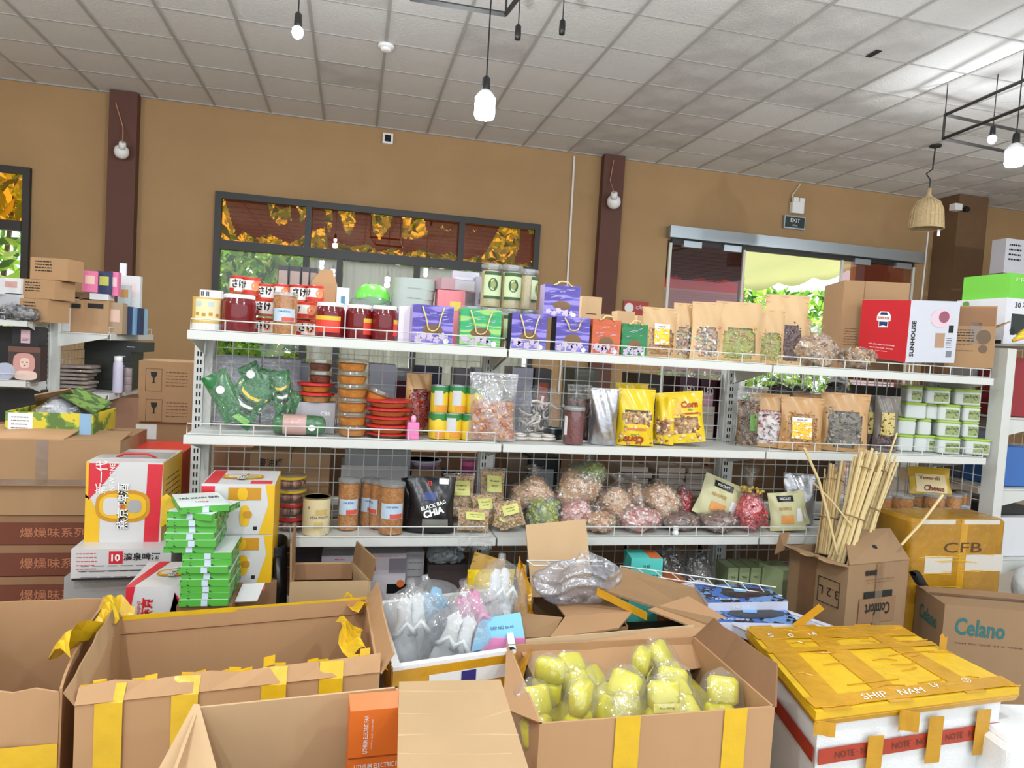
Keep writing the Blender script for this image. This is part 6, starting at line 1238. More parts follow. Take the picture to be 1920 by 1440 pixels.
# open carton standing before the bottom shelf
zq = at(545, 1088, 2.50).z; R = [at(543, 1098, 2.48), at(695, 1087, 2.48), at(660, 1072, 2.70), at(550, 1080, 2.70)]
for p in R: p.z = zq
t = open_carton('open_carton', 'tall open carton with raised side flaps before the mixer boxes', R, .45, m_cb3)
flap(t, R[0], R[3], at(544, 1018, 2.5)-R[0], m_cb2, 'left_flap', taper=.0); flap(t, R[1], R[2], at(668, 1015, 2.66)-R[2]+V((0, 0, 0)), m_cb2, 'right_flap'); flap(t, R[3], R[2], V((0, -.05, -.05)), m_cb4, 'back_flap')
t = thing('backpack', 'black padded bag squeezed between beer cases and open carton', 'bag', at(515, 1120, 2.65)); p = at(515, 1130, 2.6); b = part('bag_body', mat('black_nylon', (40, 42, 48), .6, bump=.4), t, w=True, smooth=True); b.grid(lambda u, v: p+V((.05*math.cos(2*PI*u)*(1-.3*v), .09*math.sin(2*PI*u), -.25+.48*v)), 16, 10); b.done(); b = part('strap', m_bl, t, w=True, smooth=True); b.tube([p+V((.01, -.1, .2)), p+V((.02, -.11, .1)), p+V((.0, -.12, .02)), p+V((.02, -.1, -.1))], .014, 6); b.done()
# golden bags behind the foam box
for k, (x0, x1, y0, y1, Y, c, lb, rt) in enumerate(((835, 897, 1036, 1130, 2.58, (190, 150, 70), 'golden brown snack bag leaning left behind the foam box', .5), (871, 961, 1068, 1160, 2.52, (240, 206, 36), 'bright yellow snack bag standing behind the foam box', 0), (905, 960, 1050, 1120, 2.62, (176, 130, 60), 'brown snack bag behind the bright yellow one', -.2))):
    P, w, h = place(x0, x1, y0, y1, Y); P.z = .42; hh_ = at((x0+x1)/2, y0, Y).z-.42; t, wr = pouch('snack_bag', lb, P, w, hh_, .05, mat('snack_%d' % k, c, .3, noise=.08), None, win=None, R=Mx.Rotation(rt*.6, 3, 'Y'), seed=320+k, group='yellow snack bags')
    if k == 1: ptext(t, wr, 'Vermicelli', -.15, .55, .06, w, hh_, m_redink, du=1.2); sticker(t, wr, .55, .62, .7, .16, mat('snack_cream', (236, 226, 160), .4), 'cream_panel'); ptext(t, wr, 'CHEESE', .5, .52, .03, w, hh_, m_redink, du=.5)
# ------------------------------------------------------------------ cartons, sheets and film in the middle ground
P0, P1, P2, P3 = at(985, 985, 2.60), at(1097, 974, 2.60), at(1112, 1120, 2.45), at(996, 1120, 2.45)
b = MB(); panel(b, [P3, P2, P1, P0], .006); o = b.build('cardboard_sheet', m_cb3); o.name = 'cardboard_sheet'; tag(o, 'upright creased cardboard sheet before the bottom shelf', 'cardboard')
for k, v in enumerate((.25, .52)):
    q0, q1 = P3.lerp(P0, 1-v), P2.lerp(P1, 1-v); b = MB(); b.tube([q0+V((0, -.002, 0)), q0.lerp(q1, .5)+V((0, -.003, -.004)), q1+V((0, -.002, 0))], .002, 4); c = b.build('crease', m_cb2); c.parent = o; c.location = c.location-o.location
zt = .62
R = [atz(985, 1195, zt), atz(1178, 1175, zt), atz(1140, 1100, zt), atz(1000, 1105, zt)]
t = open_carton('open_carton', 'carton with a bent lid and amber tape flap in the middle', R, .3, m_cb2)
Fa = [at(1078, 1143, 2.22), at(1183, 1143, 2.25), at(1155, 1165, 2.12), at(1030, 1198, 2.05)]
b = part('bent_flap', m_cb, t, w=True); panel(b, [at(1030, 1200, 2.04), at(1160, 1180, 2.10), at(1185, 1150, 2.22), at(1060, 1158, 2.2)], .006); panel(b, [at(1060, 1158, 2.2), at(1185, 1150, 2.22), at(1160, 1128, 2.4), at(1040, 1132, 2.4)], .006); b.done()
b = part('left_flap', m_cb2, t, w=True); panel(b, [at(980, 1198, 2.12), at(1035, 1196, 2.1), at(1055, 1160, 2.2), at(980, 1152, 2.24)], .006); b.done()
b = part('tape_flap', m_tapeb, t, w=True); b.grid(lambda u, v: at(968, 1195, 2.3).lerp(at(1005, 1190, 2.28), u).lerp(at(970, 1040, 2.36).lerp(at(988, 1062, 2.36), u), v)+V((.006*math.sin(v*14+u*5), .01*math.sin(u*9+v*5), 0)), 6, 16); b.done()
b = MB(); p0 = at(1085, 1082, 2.36); k = mpp(p0)
b.grid(lambda u, v: p0+V((78*k*math.cos(2*PI*u)*math.sin(PI*(.06+.9*v))*(1+.15*math.sin(u*23+v*6)), .08*math.sin(2*PI*u)*math.sin(PI*v)+.012*math.sin(v*25), -50*k+82*k*v+.02*math.sin(u*19)+40*k*(u-.5)*v)), 36, 18)
o = b.build('plastic_bag', film('cloudy_bag', (235, 235, 240), gloss=.2, haze=.22, rough=.16, bscale=22, bump=1.2), smooth=True); tag(o, 'crumpled cloudy plastic bag over the middle carton', 'plastic bag')
t = thing('cardboard_flap', 'large torn cardboard flap with an amber tape edge', 'cardboard', at(1230, 1150, 2.2))
b = part('board', m_cb2, t, w=True); panel(b, [at(1120, 1106, 2.3), at(1355, 1182, 2.12), at(1300, 1105, 2.42), at(1165, 1066, 2.46)], .008); b.done()
b = part('torn_edge', m_tapeb, t, w=True); strip(b, at(1118, 1108, 2.28), at(1212, 1155, 2.2), (.0, 0, .014), th=.006, n=(0, -1, 0)); b.done()
b = part('board', m_cb, t, w=True); panel(b, [at(1215, 1145, 2.2), at(1330, 1190, 2.1), at(1360, 1160, 2.2), at(1290, 1120, 2.3)], .006); b.done()
b = MB(); b.box(at(1215, 1210, 2.3)+V((.05, .02, -.06)), (.40, .20, .20)); o = b.build('dark_carton_or_fill', mat('flap_shade_brown', (60, 46, 34), .9)); tag(o, 'dark fill block standing for the shade under the torn cardboard flap', 'box')  # dark filler block: its colour paints the shade beneath the flap
# loose wire guard resting on the goods
t = thing('loose_wire_guard', 'loose white wire shelf guard lying slanted over the goods', 'wire guard', at(1300, 1080, 2.55))
A0, A1, B0, B1 = at(1163, 1061, 2.56), at(1455, 1101, 2.36), at(1163, 1072, 2.52), at(1467, 1117, 2.32)
b = part('rails', m_wmetal, t, w=True); b.tube([A0, A1], .0028, 5); b.tube([B0, B1], .0028, 5); b.tube([A0, B0], .0028, 5); b.done(); b = part('rungs', m_wmetal, t, w=True)
for k in range(1, 9): b.tube([A0.lerp(A1, k/9), B0.lerp(B1, (k+.6)/9.6)], .0022, 4)
stuff(b.done())
A0, A1, B0, B1 = at(988, 1051, 2.42), at(1130, 1052, 2.46), at(1000, 1060, 2.40), at(1130, 1061, 2.44)
t = thing('loose_wire_guard', 'short piece of white wire guard crossing the cardboard sheet', 'wire guard', A0); b = part('rails', m_wmetal, t, w=True); b.tube([A0, A1], .0028, 5); b.tube([A0, B0, B1], .0028, 5); b.done(); b = part('rungs', m_wmetal, t, w=True)
for k in range(1, 4): b.tube([A0.lerp(A1, k/4), B0.lerp(B1, k/4)], .0022, 4)
stuff(b.done())
# white tray and blue toy boxes
zt = .62
R = [atz(1228, 1110, zt), atz(1310, 1092, zt), atz(1560, 1178, zt), atz(1440, 1200, zt)]
t = thing('foam_tray', 'white plastic tray under the blue toy boxes', 'tray', ((R[0]+R[2])/2)-V((0, 0, .03))); b = part('tray', mat('pale_tray', (206, 206, 216), .4), t, w=True); b.hexa([p-V((0, 0, .03)) for p in R]+R); b.done(); b = part('tray_lip', mat('pale_tray', (206, 206, 216), .4), t, w=True)
for i in range(4): b.tube([R[i]+V((0, 0, .004)), R[(i+1) % 4]+V((0, 0, .004))], .007, 6)
b.done()
b = MB(); b.box(((R[0]+R[2])/2)-V((-.02, -.02, .20)), (.40, .22, .32)); o = b.build('support_carton', m_cb4); tag(o, 'brown carton holding up the white tray', 'box')
m_toy = spots('toy_print', (60, 110, 190), (24, 28, 40), 16, .5, .35, (110, 150, 210)); m_toys = mat('toy_side', (206, 210, 226), .4)
for k, (q, zz, lb) in enumerate(((((1305, 1103), (1452, 1100), (1490, 1128), (1340, 1132)), .665, 'upper blue toy box with a black motorbike picture'), (((1302, 1140), (1500, 1170), (1475, 1135), (1330, 1128)), .632, 'lower blue toy box with a dark car picture'))):
    a = [atz(*c, zz) for c in q]
    if k == 1: a = [atz(1345, 1166, zz), atz(1500, 1170, zz), atz(1465, 1135, zz), atz(1300, 1138, zz)]
    else: a = [atz(1328, 1130, zz), atz(1478, 1128, zz), atz(1432, 1098, zz), atz(1302, 1096, zz)]
    t = thing('toy_box', lb, 'box', (a[0]+a[2])/2-V((0, 0, .032)), group='blue toy boxes'); b = part('box_body', m_toys, t, w=True); b.hexa([p-V((0, 0, .032)) for p in a]+a); b.done()
    b = part('cover_print', m_toy, t, w=True); b.hexa([p+V((0, 0, .0004)) for p in a]+[p+V((0, 0, .0016)) for p in a]); b.done()
    c = lambda u, v: a[0].lerp(a[1], u).lerp(a[3].lerp(a[2], u), v)+V((0, 0, .003)); b = part('motorbike_print', m_bl, t, w=True); b.poly([c(u, v) for u, v in ((.3, .3), (.45, .2), (.7, .25), (.9, .4), (.95, .6), (.75, .8), (.5, .85), (.35, .7), (.25, .5))]); b.done()
    b = part('windshield_print', mat('toy_cyan', (120, 176, 220), .35), t, w=True); b.poly([c(u, v)+V((0, 0, .001)) for u, v in ((.45, .55), (.6, .5), (.65, .7), (.5, .75))]); b.done()
    b = part('lettering', m_wink, t, w=True); b.text('RACING', c(.25, .12)+V((0, 0, .002)), a[1]-a[0], a[3]-a[0], .016, wmax=.09); b.text('2.4G · 1:14', (a[0]*.6+a[1]*.4)+V((0, -.004, -.016)), a[1]-a[0], (0, 0, 1), .01); b.done()
# ------------------------------------------------------------------ stick carton, taped box, celano box
m_cbx = carton_mat('comfort_carton', (160, 128, 94))
Zs = .66; c0 = at(1600, 1060, 2.36); RZ = math.radians(-14)
F0, F1 = at(1592, 1060, 2.30), at(1705, 1052, 2.36); F2, F3 = at(1690, 1000, 2.62), at(1478, 1010, 2.60)
zr_ = (F0.z+F1.z)/2; fr = [V((F3.x, F3.y-.02, zr_)), V((F0.x, F0.y, zr_)), V((F1.x, F1.y, zr_)), V((F2.x+.03, F2.y+.0, zr_))]
fr[3] = fr[2]+(fr[0]-fr[1]); hC = zr_-.003
t = open_carton('stick_carton', 'open fabric softener carton marked Comfort, holding bundles of sticks', [fr[0], fr[1], fr[2], fr[3]], hC, m_cbx)
ex = (fr[2]-fr[1]).normalized(); nn = V((ex.y, -ex.x, 0)); fc = (fr[1]+fr[2])/2
b = part('print_panel', carton_mat('comfort_panel', (150, 116, 84)), t, w=True); b.box(fc+nn*.004+V((0, 0, -.19)), ((fr[2]-fr[1]).length*.6, .002, .10), rz=math.atan2(ex.y, ex.x)); b.done()
b = part('dark_bar', m_ink, t, w=True); b.box(fc+nn*.005+V((0, 0, -.125)), ((fr[2]-fr[1]).length*.46, .002, .026), rz=math.atan2(ex.y, ex.x)); b.done()
b = part('lettering', m_ink, t, w=True); b.text('Comfort', fc+nn*.007+V((0, 0, -.185)), -ex, (0, 0, -1), .05, bold=.02, wmax=.14); b.text('3.2 L', fr[0].lerp(fr[1], .72)+V((0, 0, -.13))+V((-.006, -.004, 0)), -(fr[1]-fr[0]), (0, 0, -1), .035); b.done()
b = part('small_print', m_inkb, t, w=True); b.text('BẢO QUẢN NƠI KHÔ RÁO THOÁNG MÁT', fc+nn*.007+V((0, 0, -.063)), -ex, (0, 0, -1), .007, wmax=.16); b.text('TRÁNH ÁNH NẮNG TRỰC TIẾP', fc+nn*.007+V((0, 0, -.075)), -ex, (0, 0, -1), .007, wmax=.14); b.done()
b = part('icon_strip', m_ink, t, w=True)
for k in range(3): b.box(fc+nn*.005+ex*(-.07+.022*k)+V((0, 0, -.035)), (.018, .001, .02), rz=math.atan2(ex.y, ex.x))
b.done()
e2 = (fr[1]-fr[0]).normalized(); n2 = V((e2.y, -e2.x, 0)); b = part('outline_mark', m_ink, t, w=True); p = fr[0].lerp(fr[1], .72)+n2*.004+V((0, 0, -.13)); b.tube([p+e2*a+V((0, 0, c)) for a, c in ((-.05, -.05), (.05, -.05), (.05, .05), (-.05, .05))], .0022, 4, closed=True); b.done()
b = part('front_flap', m_cbx, t, w=True); panel(b, [fr[1], fr[2], at(1668, 992, 2.52), at(1582, 996, 2.52)], .006); b.done()
b = part('round_mark', m_ink, t, w=True); b.lathe([(.011, 0), (.011, .002)], 12, at(1640, 1026, 2.40), R=Mx.Rotation(.8, 3, 'X')); b.done()
b = part('left_flap', m_cbx, t, w=True); panel(b, [fr[0], fr[1], at(1560, 1055, 2.28), at(1470, 1022, 2.5)], .006, div=8, jit=.2); b.done()
b = part('outer_flap', m_cb2, t, w=True); panel(b, [at(1480, 998, 2.58), at(1470, 1028, 2.5), at(1452, 1038, 2.55), at(1462, 1000, 2.62)], .006); b.done()
b = part('clear_tape', m_clt, t, w=True); strip(b, fc+nn*.0052, fc+nn*.0052+V((0, 0, -.3)), ex*.02, n=nn); b.done(); b = part('clear_tape', m_clt, t, w=True); strip(b, fr[0].lerp(fr[1], .35)+n2*.006, fr[0].lerp(fr[1], .35)+n2*.006+V((0, 0, -.3)), e2*.04, n=n2); b.done()
m_stk = [mat('peeled_stick', (226, 204, 150), .65, noise=.15, nscale=20, stretch=(1, 1, .1)), mat('tan_stick', (200, 170, 118), .7, noise=.15, nscale=20, stretch=(1, 1, .1))]
rg = random.Random(11)
def bundle(lab, bx, by, tx, ty, Yb, Yt, r, n, sr, mi):
    B, T_ = at(bx, by, Yb), at(tx, ty, Yt); t = thing('stick_bundle', lab, 'sticks', B, group='bundles of peeled sticks'); ax = (T_-B).normalized(); s = ax.cross(V((0, 1, 0))).normalized(); q = ax.cross(s)
    for k in range(n):
        a = rg.random()*2*PI; rr = r*math.sqrt(rg.random()); o1 = s*math.cos(a)*rr+q*math.sin(a)*rr; e = 1.0+rg.uniform(.0, .5); l = rg.uniform(-.03, .06)
        b = part('stick', m_stk[(k % 4 == 0) ^ mi], t, w=True); b.tube([B+o1, B.lerp(T_, .5)+o1*.95, T_+o1*e+ax*l], sr*rg.uniform(.7, 1.2), 5); b.done()
    for f in (.45, .93):
        b = part('binding', mat('straw_band', (150, 124, 84), .7), t, w=True); c = B.lerp(T_, f); b.tube([c+(s*math.cos(a*PI/8)+q*math.sin(a*PI/8))*r*1.12 for a in range(16)], .003, 4, closed=True); b.done()
bundle('thick pale bundle of peeled sticks in the carton centre', 1572, 1056, 1628, 868, 2.45, 2.50, .044, 60, .0058, 0)
bundle('tan bundle of sticks at the left of the carton', 1545, 1040, 1565, 890, 2.52, 2.60, .034, 34, .0045, 1)
bundle('loose spreading bundle of sticks at the right of the carton', 1615, 1020, 1660, 875, 2.52, 2.55, .03, 30, .0042, 0)
for k, (pts, lb) in enumerate((([(1570, 1040), (1552, 965), (1535, 900), (1508, 840)], 'long bent loose stick leaning to the left'), ([(1690, 1022), (1730, 978), (1768, 928)], 'single pale stick lying across the amber-taped box'), ([(1660, 880), (1672, 840), (1682, 812)], 'single stick poking up highest from the bundle'), ([(1600, 990), (1560, 940), (1525, 905)], 'short loose stick crossing the bent one'))):
    Yk = (2.42, 2.36, 2.52, 2.44)[k]; b = MB(); b.tube([at(a, c, Yk) for a, c in pts], .0055 if k < 2 else .004, 6); o = b.build('loose_stick', m_stk[0]); tag(o, lb, 'stick', 'loose sticks')
A4 = [at(1690, 1130, 2.46), at(1876, 1130, 2.46)]; zt = at(1740, 972, 2.48).z
t = thing('taped_box', 'foam box wrapped all over in amber tape beside the right rack', 'box', V(((A4[0].x+A4[1].x)/2, 2.52, .30))); cx = (A4[0].x+A4[1].x)/2; wT = A4[1].x-A4[0].x; zt = .30+(zt-.30)
d = (wT*.96, .22, zt-.30); tb = t; Rz = Mx.Rotation(0, 3, 'Z')
t.matrix_local = Mx.Translation(V((cx+.015, 2.575, .30))) @ Rz.to_4x4(); WM[t.name] = t.matrix_local.copy()
m_tapd = mat('shaded_amber_tape', (188, 136, 34), .22, noise=.3, nscale=8, spec=.6, bump=.4, bscale=25); b = part('wrapped_body', m_tapd, t, smooth=True); b.bevbox((0, 0, d[2]/2), d, .03, seg=3); sub(b.done())  # amber tape over foam, its colour also darkened for shade
for u, v, w_, h_ in ((-.24, .5-.012/d[2], .36, .02/d[2]), (.22, .5-.012/d[2], .38, .02/d[2]), (-.2, .5-.2/d[2], .28, .075/d[2]), (.28, .5-.195/d[2], .4, .075/d[2])):
    decal(t, d, 'f', u*d[0], v*d[2], w_*d[0], h_*d[2], mat('foam_window', (214, 208, 196), .5, noise=.06), 'bare_foam_patch')
b = part('tape_ripple', m_tape, t); rg = random.Random(6)
for k in range(16): x, z = rg.uniform(-.45, .1)*d[0], rg.uniform(.05, .9)*d[2]; b.tube([(x, -d[1]/2-.001, z), (x+.1, -d[1]/2-.003, z+.004), (x+.2, -d[1]/2-.001, z-.003)], .0014, 4)
stuff(b.done()); letter(t, d, 'f', 'CFB', .02, d[2]*.5-.125, .045, m_inkb, 0, wmax=d[0]*.4, bold=0); decal(t, d, 'f', .02, 0, .035, d[2]*.99, m_tapeb, 'tape_strip', th=.0008)
b = MB(); b.box((cx+.015, 2.575, .15), (.34, .22, .295)); o = b.build('lower_carton', m_cb4); tag(o, 'brown carton under the amber-taped box', 'box')
b = MB(); p = at(1715, 1075, 2.4); b.grid(lambda u, v: p+V((.07*v-.01, 0, -.05*v))+V((.0, .02*math.sin(2*PI*u), .03*math.cos(2*PI*u)*math.sin(PI*min(.98, v+.08)))), 12, 10); o = b.build('brush', mat('black_brush', (34, 32, 32), .8), smooth=True); tag(o, 'black brush end sticking out right of the stick carton', 'brush')
Cf = [at(1700, 1090, 2.25), at(1772, 1133, 2.02)]; zce = .64
q0, q1 = atz(1772, 1133, zce), atz(1712, 1095, zce); e = (q0-q1); e.z = 0
ang = math.atan2(-1, .0); rzC = math.radians(-18); Rz = Mx.Rotation(rzC, 3, 'Z'); d = (.46, .23, .40)
base_c = q0+Rz @ V((d[0]/2, d[1]/2, 0)); t = thing('celano_carton', 'kraft ice cream carton marked Celano in green, right edge', 'box', V((base_c.x, base_c.y, zce-d[2])), rzC)
b = part('body', m_cbx, t); b.box((0, 0, d[2]/2), d); b.done(); m_teal = mat('teal_ink', (46, 128, 110), .6)
letter(t, d, 'f', 'Celano', -.09, d[2]*.5-.085, .07, m_teal, -.03, wmax=.19, bold=.02); letter(t, d, 'l', 'Celano', 0, d[2]*.5-.09, .06, m_teal, -.03, wmax=.14, bold=.02); letter(t, d, 'f', 'KEM ỐC QUẾ 24 X 100ML VỊ SÔ CÔ LA', .02, d[2]*.5-.15, .012, m_inkb, wmax=.4, bold=0)
decal(t, d, 't', 0, 0, d[0], .004, m_inkb, 'lid_seam'); decal(t, d, 't', 0, .01, d[0]*.98, .04, m_clt, 'clear_tape')
# ------------------------------------------------------------------ left foreground: beer cases, green boxes, cartons
m_bred = mat('beer_red', (214, 44, 58), .35); m_byel = mat('beer_yellow', (236, 186, 36), .35); m_bwht = mat('beer_white', (214, 212, 210), .35); m_bgold = mat('beer_gold', (206, 146, 40), .3); m_bgrey = mat('beer_grey', (170, 168, 166), .35)
def oval(t, dim, side, u, v, a, c, m, nm, th, n=20):
    o, r, up, nn = face(dim, side); b = part(nm, m, t); b.poly([o+r*(u+a*math.copysign(abs(math.cos(q*2*PI/n))**.7, math.cos(q*2*PI/n)))+up*(v+c*math.copysign(abs(math.sin(q*2*PI/n))**.7, math.sin(q*2*PI/n)))+nn*th for q in range(n)]); return b.done()
def beerlogo(t, d, side, s, rot=False, dx=0, dy=0):
    oval(t, d, side, dx, dy, s*1.0 if not rot else s*.98, s*.66, m_bgold, 'logo_ring', .002); oval(t, d, side, dx, dy, s*.86, s*.52, m_byel, 'logo_inner', .003); oval(t, d, side, dx-s*.42, dy, s*.3, s*.36, m_bwht, 'logo_cup', .004); oval(t, d, side, dx+s*.42, dy, s*.26, s*.26, m_bgrey, 'logo_text_block', .004)
    for q_, (m_, b_) in enumerate(((m_ink, .07), (m_wink, .01))):
        for w_, sg in (('燕京', -1), ('啤酒', 1)): letter(t, d, side, w_, dx, dy+sg*s*.5, s*.42, m_, PI/2, bold=b_, th=.005+.001*q_)
    letter(t, d, side, '⑩', dx, dy, s*.22, m_redink, PI/2, th=.006)
# upright case on the white box
zw = at(230, 1022, 2.72).z; P = at(233, 1022, 2.78); k = mpp(P); d = (129*k, .30, 150*k); P.z = zw
t = thing('beer_case', 'upright yellow, red and white beer case with gold logo at left', 'box', P+V((0, .13, 0)), .0, 'beer cases')
b = part('body', m_bwht, t); b.box((0, 0, d[2]/2), d); b.done(); X, Z = d[0]/2, d[2]/2
decal(t, d, 'f', 0, 0, 0, 0, m_byel, 'yellow_border', poly=[(-X, -Z), (-X*.62, -Z), (-X*.62, -Z*.4), (-X*.85, Z*.05), (-X, Z*.2)]); decal(t, d, 'f', 0, 0, 0, 0, m_bred, 'red_corner', poly=[(-X*.93, Z*.96), (-X*.15, Z*.96), (-X*.62, Z*.35), (-X*.93, Z*.05)]); decal(t, d, 'f', 0, 0, 0, 0, m_byel, 'yellow_edge', poly=[(-X, Z*.1), (-X*.93, Z*.1), (-X*.93, Z), (-X, Z)])
decal(t, d, 'f', 0, 0, 0, 0, m_bred, 'red_edge', poly=[(X*.55, -Z), (X*.95, -Z), (X, Z*.96), (X*.6, Z*.96)]); decal(t, d, 'r', 0, 0, d[1]*.99, d[2]*.99, m_byel, 'yellow_side'); lines(t, d, 'r', 0, Z*.5, d[1]*.7, 9, .022, m_inkb, h=.005)
letter(t, d, 'f', '新一代', -X*.6, Z*.62, .04, m_wink, PI/2, wmax=.12, bold=0, th=.003); letter(t, d, 'f', 'NEW ONE', -X*.32, Z*.62, .018, m_wink, PI/2, wmax=.10, th=.003); beerlogo(t, d, 'f', X*.72, dx=-X*.02, dy=-Z*.1)
decal(t, d, 't', 0, 0, d[0]*.96, d[1]*.5, m_bgrey, 'grey_top'); b = part('carry_handle', m_redink, t, smooth=True); b.tube([(-.06, -.05, d[2]), (-.03, -.05, d[2]+.014), (.05, -.05, d[2]+.014), (.08, -.05, d[2])], .004, 5); b.done()
P = at(231, 1086, 2.68); P.y = 2.84; hw = zw-at(231, 1086, 2.68).z; d = (163*k, .33, hw); t = thing('beer_case', 'white beer case lying under the upright case', 'box', V((P.x-.01, P.y, zw-hw)), .03, 'beer cases'); b = part('body', m_bwht, t); b.box((0, 0, hw/2), d); b.done()
letter(t, d, 'f', '漓泉啤酒', d[0]*.2, hw*.24, .028, m_ink, 0, wmax=.12, bold=.02); decal(t, d, 'f', -d[0]*.06, hw*.22, .045, .045, m_bred, 'red_crest'); letter(t, d, 'f', '10', -d[0]*.06, hw*.22, .026, m_wink, th=.003, bold=.03); decal(t, d, 'f', .0, -hw*.2, d[0]*.86, .002, m_ink, 'rule'); lines(t, d, 'f', 0, -hw*.05, d[0]*.8, 4, .02, mat('grey_ink', (120, 120, 124), .5)); lines(t, d, 'f', -d[0]*.35, hw*.35, d[0]*.2, 5, .014, m_redink); decal(t, d, 'f', 0, -hw*.46, d[0]*.98, .008, m_ink, 'dark_foot')
closed_box('carton', 'plain grey carton under the lying white beer case', V((P.x-.03, 2.86, .25)), (.34, .3, zw-hw-.25), 0, m_bgrey)
closed_box('carton', 'brown carton hidden at the floor below the beer cases', V((P.x-.03, 2.86, 0)), (.34, .34, .25), 0, m_cb4)
# two stacked cases before the left upright
P = at(438, 1095, 2.445); k = mpp(P); zA = P.z; h1 = 93*k; h2 = 96*k
for i, (zz, hh, lb) in enumerate(((zA, h1, 'lower of two stacked beer cases before the left upright'), (zA+h1, h2, 'upper of two stacked beer cases, its logo on top'))):
    d = (128*k, .25, hh-.001); t = thing('beer_case', lb, 'box', V((P.x, 2.445+.13, zz)), .02, 'beer cases'); b = part('body', m_bwht, t); b.box((0, 0, d[2]/2), d); b.done(); X, Z = d[0]/2, d[2]/2
    decal(t, d, 'r', 0, 0, d[1]*.99, d[2]*.99, m_byel, 'yellow_side'); decal(t, d, 'f', 0, 0, 0, 0, m_byel, 'yellow_edge', poly=[(X*.6, -Z), (X, -Z), (X, Z*.98), (X*.75, Z*.98), (X*.85, Z*.2)]); decal(t, d, 'f', -X*.82, Z*.62, X*.36, Z*.6, m_bred, 'red_corner')
    decal(t, d, 'f', X*.18, Z*.62, X*.9, Z*.5, m_bgold, 'can_print'); oval(t, d, 'f', X*.12, Z*.62, X*.14, Z*.24, m_byel, 'can_face', .003); oval(t, d, 'f', X*.2, -Z*.25, X*.14, Z*.42, m_byel, 'crest_print', .002); oval(t, d, 'f', X*.28, -Z*.2, X*.12, Z*.14, m_bgold, 'crest_core', .003); decal(t, d, 'f', X*.5, -Z*.75, .012, .012, m_ink, 'stamp')
    if i: beerlogo(t, d, 't', X*.6); decal(t, d, 't', -X*.78, 0, X*.36, d[1]*.9, m_bred, 'red_end'); decal(t, d, 't', X*.6, -d[1]*.36, X*.6, d[1]*.2, m_bred, 'red_patch')
    else: decal(t, d, 'f', -X*.3, Z*.2, X*.5, Z*.35, mat('olive_print', (120, 116, 90), .5), 'olive_print')
closed_box('carton', 'brown carton under the two stacked beer cases', V((P.x, 2.575, 0)), (.27, .25, zA), .02, m_cb4)
# tilted case, green boxes
q = [at(228, 1143, 2.40), at(345, 1140, 2.40), at(345, 1098, 2.44), at(262, 1098, 2.44), at(345, 1046, 2.66), at(295, 1050, 2.66)]
Zt = at(300, 1100, 2.26).z; t = thing('beer_case', 'beer case with pointed red stripes beside the green boxes', 'box', V((at(295, 1100, 2.27).x, 2.385, Zt-.16)), .0, 'beer cases'); xa, xb = at(238, 1100, 2.27).x, at(352, 1100, 2.27).x; d = (xb-xa, .24, .16); b = part('body', m_bwht, t); b.box((0, 0, .08), d); b.done(); X = d[0]/2
beerlogo(t, d, 't', X*.6, dx=X*.25); decal(t, d, 't', 0, 0, 0, 0, m_bred, 'red_stripe', poly=[(-X, -.12), (-X*.75, -.12), (-X*.2, .12), (-X*.6, .12)]); letter(t, d, 'f', '燕京', -X*.3, .01, .035, m_redink, PI/2, bold=.03); letter(t, d, 'f', 'YANJING', -X*.55, .01, .012, m_redink, PI/2); decal(t, d, 'f', 0, 0, 0, 0, m_bred, 'red_arrow', poly=[(X*.1, -.06), (X*.9, -.02), (X*.6, .06), (X*.9, .02), (X*.4, -.03)]); decal(t, d, 'f', 0, 0, 0, 0, m_bred, 'red_corner', poly=[(-X, -.08), (-X*.7, .08), (-X, .08)])
closed_box('carton', 'brown carton under the pointed-stripe beer case', V((t.location.x, 2.385, 0)), (d[0], .24, Zt-.16), 0, m_cb4)
m_gbox = spots('green_box_print', (86, 176, 66), (38, 88, 36), 48, .55, .4); m_gtop = mat('green_box_top', (214, 224, 220), .4); m_bsq = mat('pale_blue_seal', (206, 220, 236), .4)
P = at(382, 1137, 2.23); k = mpp(P); hb = 12.6*k; zz = P.z; rg = random.Random(9); ORDN = ('lowest', 'second lowest', 'third lowest', 'fourth lowest', 'fifth lowest', 'sixth lowest', 'seventh lowest', 'eighth, top of the lower part', 'lowest of the shifted upper part', 'second of the shifted upper part', 'third of the shifted upper part', 'fourth of the shifted upper part', 'fifth of the shifted upper part', 'sixth, askew below the top', 'topmost, twisted outward')
for i in range(15):
    up = i > 7; xo = (-28*k if up else 0)+rg.uniform(-3, 3)*k; rz = rg.uniform(-.04, .04)+(.0 if i < 13 else (-.25, .38)[i-13]); d = (86*k, .19, hb*.97); t = thing('green_box', 'flat green box in the tall stack, '+ORDN[i], 'box', V((P.x+xo+(.02 if i == 13 else 0), 2.33+rg.uniform(-.006, .006), zz)), rz, 'stack of flat green boxes')
    if i == 0: g0 = t; b = part('body', m_gbox, t); b.box((0, 0, d[2]/2), d); g1 = b.done(); b = part('seal', m_bsq, t); b.box((.002, -d[1]/2-.0008, d[2]/2), (.018, .001, d[2]*.9)); g2 = b.done(); b = part('top_face', m_gtop, t); b.box((0, 0, d[2]+.0004), (d[0]*.99, d[1]*.99, .0006)); g3 = b.done(); b = part('leaf_print', mat('leaf_ink', (30, 76, 34), .5), t); 
    else:
        for s_ in (g1, g2, g3): c = s_.copy(); COL.objects.link(c); c.parent = t
    if i == 14: letter(t, d, 't', 'TRÀ XANH 绿茶', 0, .02, .03, m_ink, 0, wmax=.12); letter(t, d, 't', '100g', 0, -.04, .02, m_redink)
    zz += hb
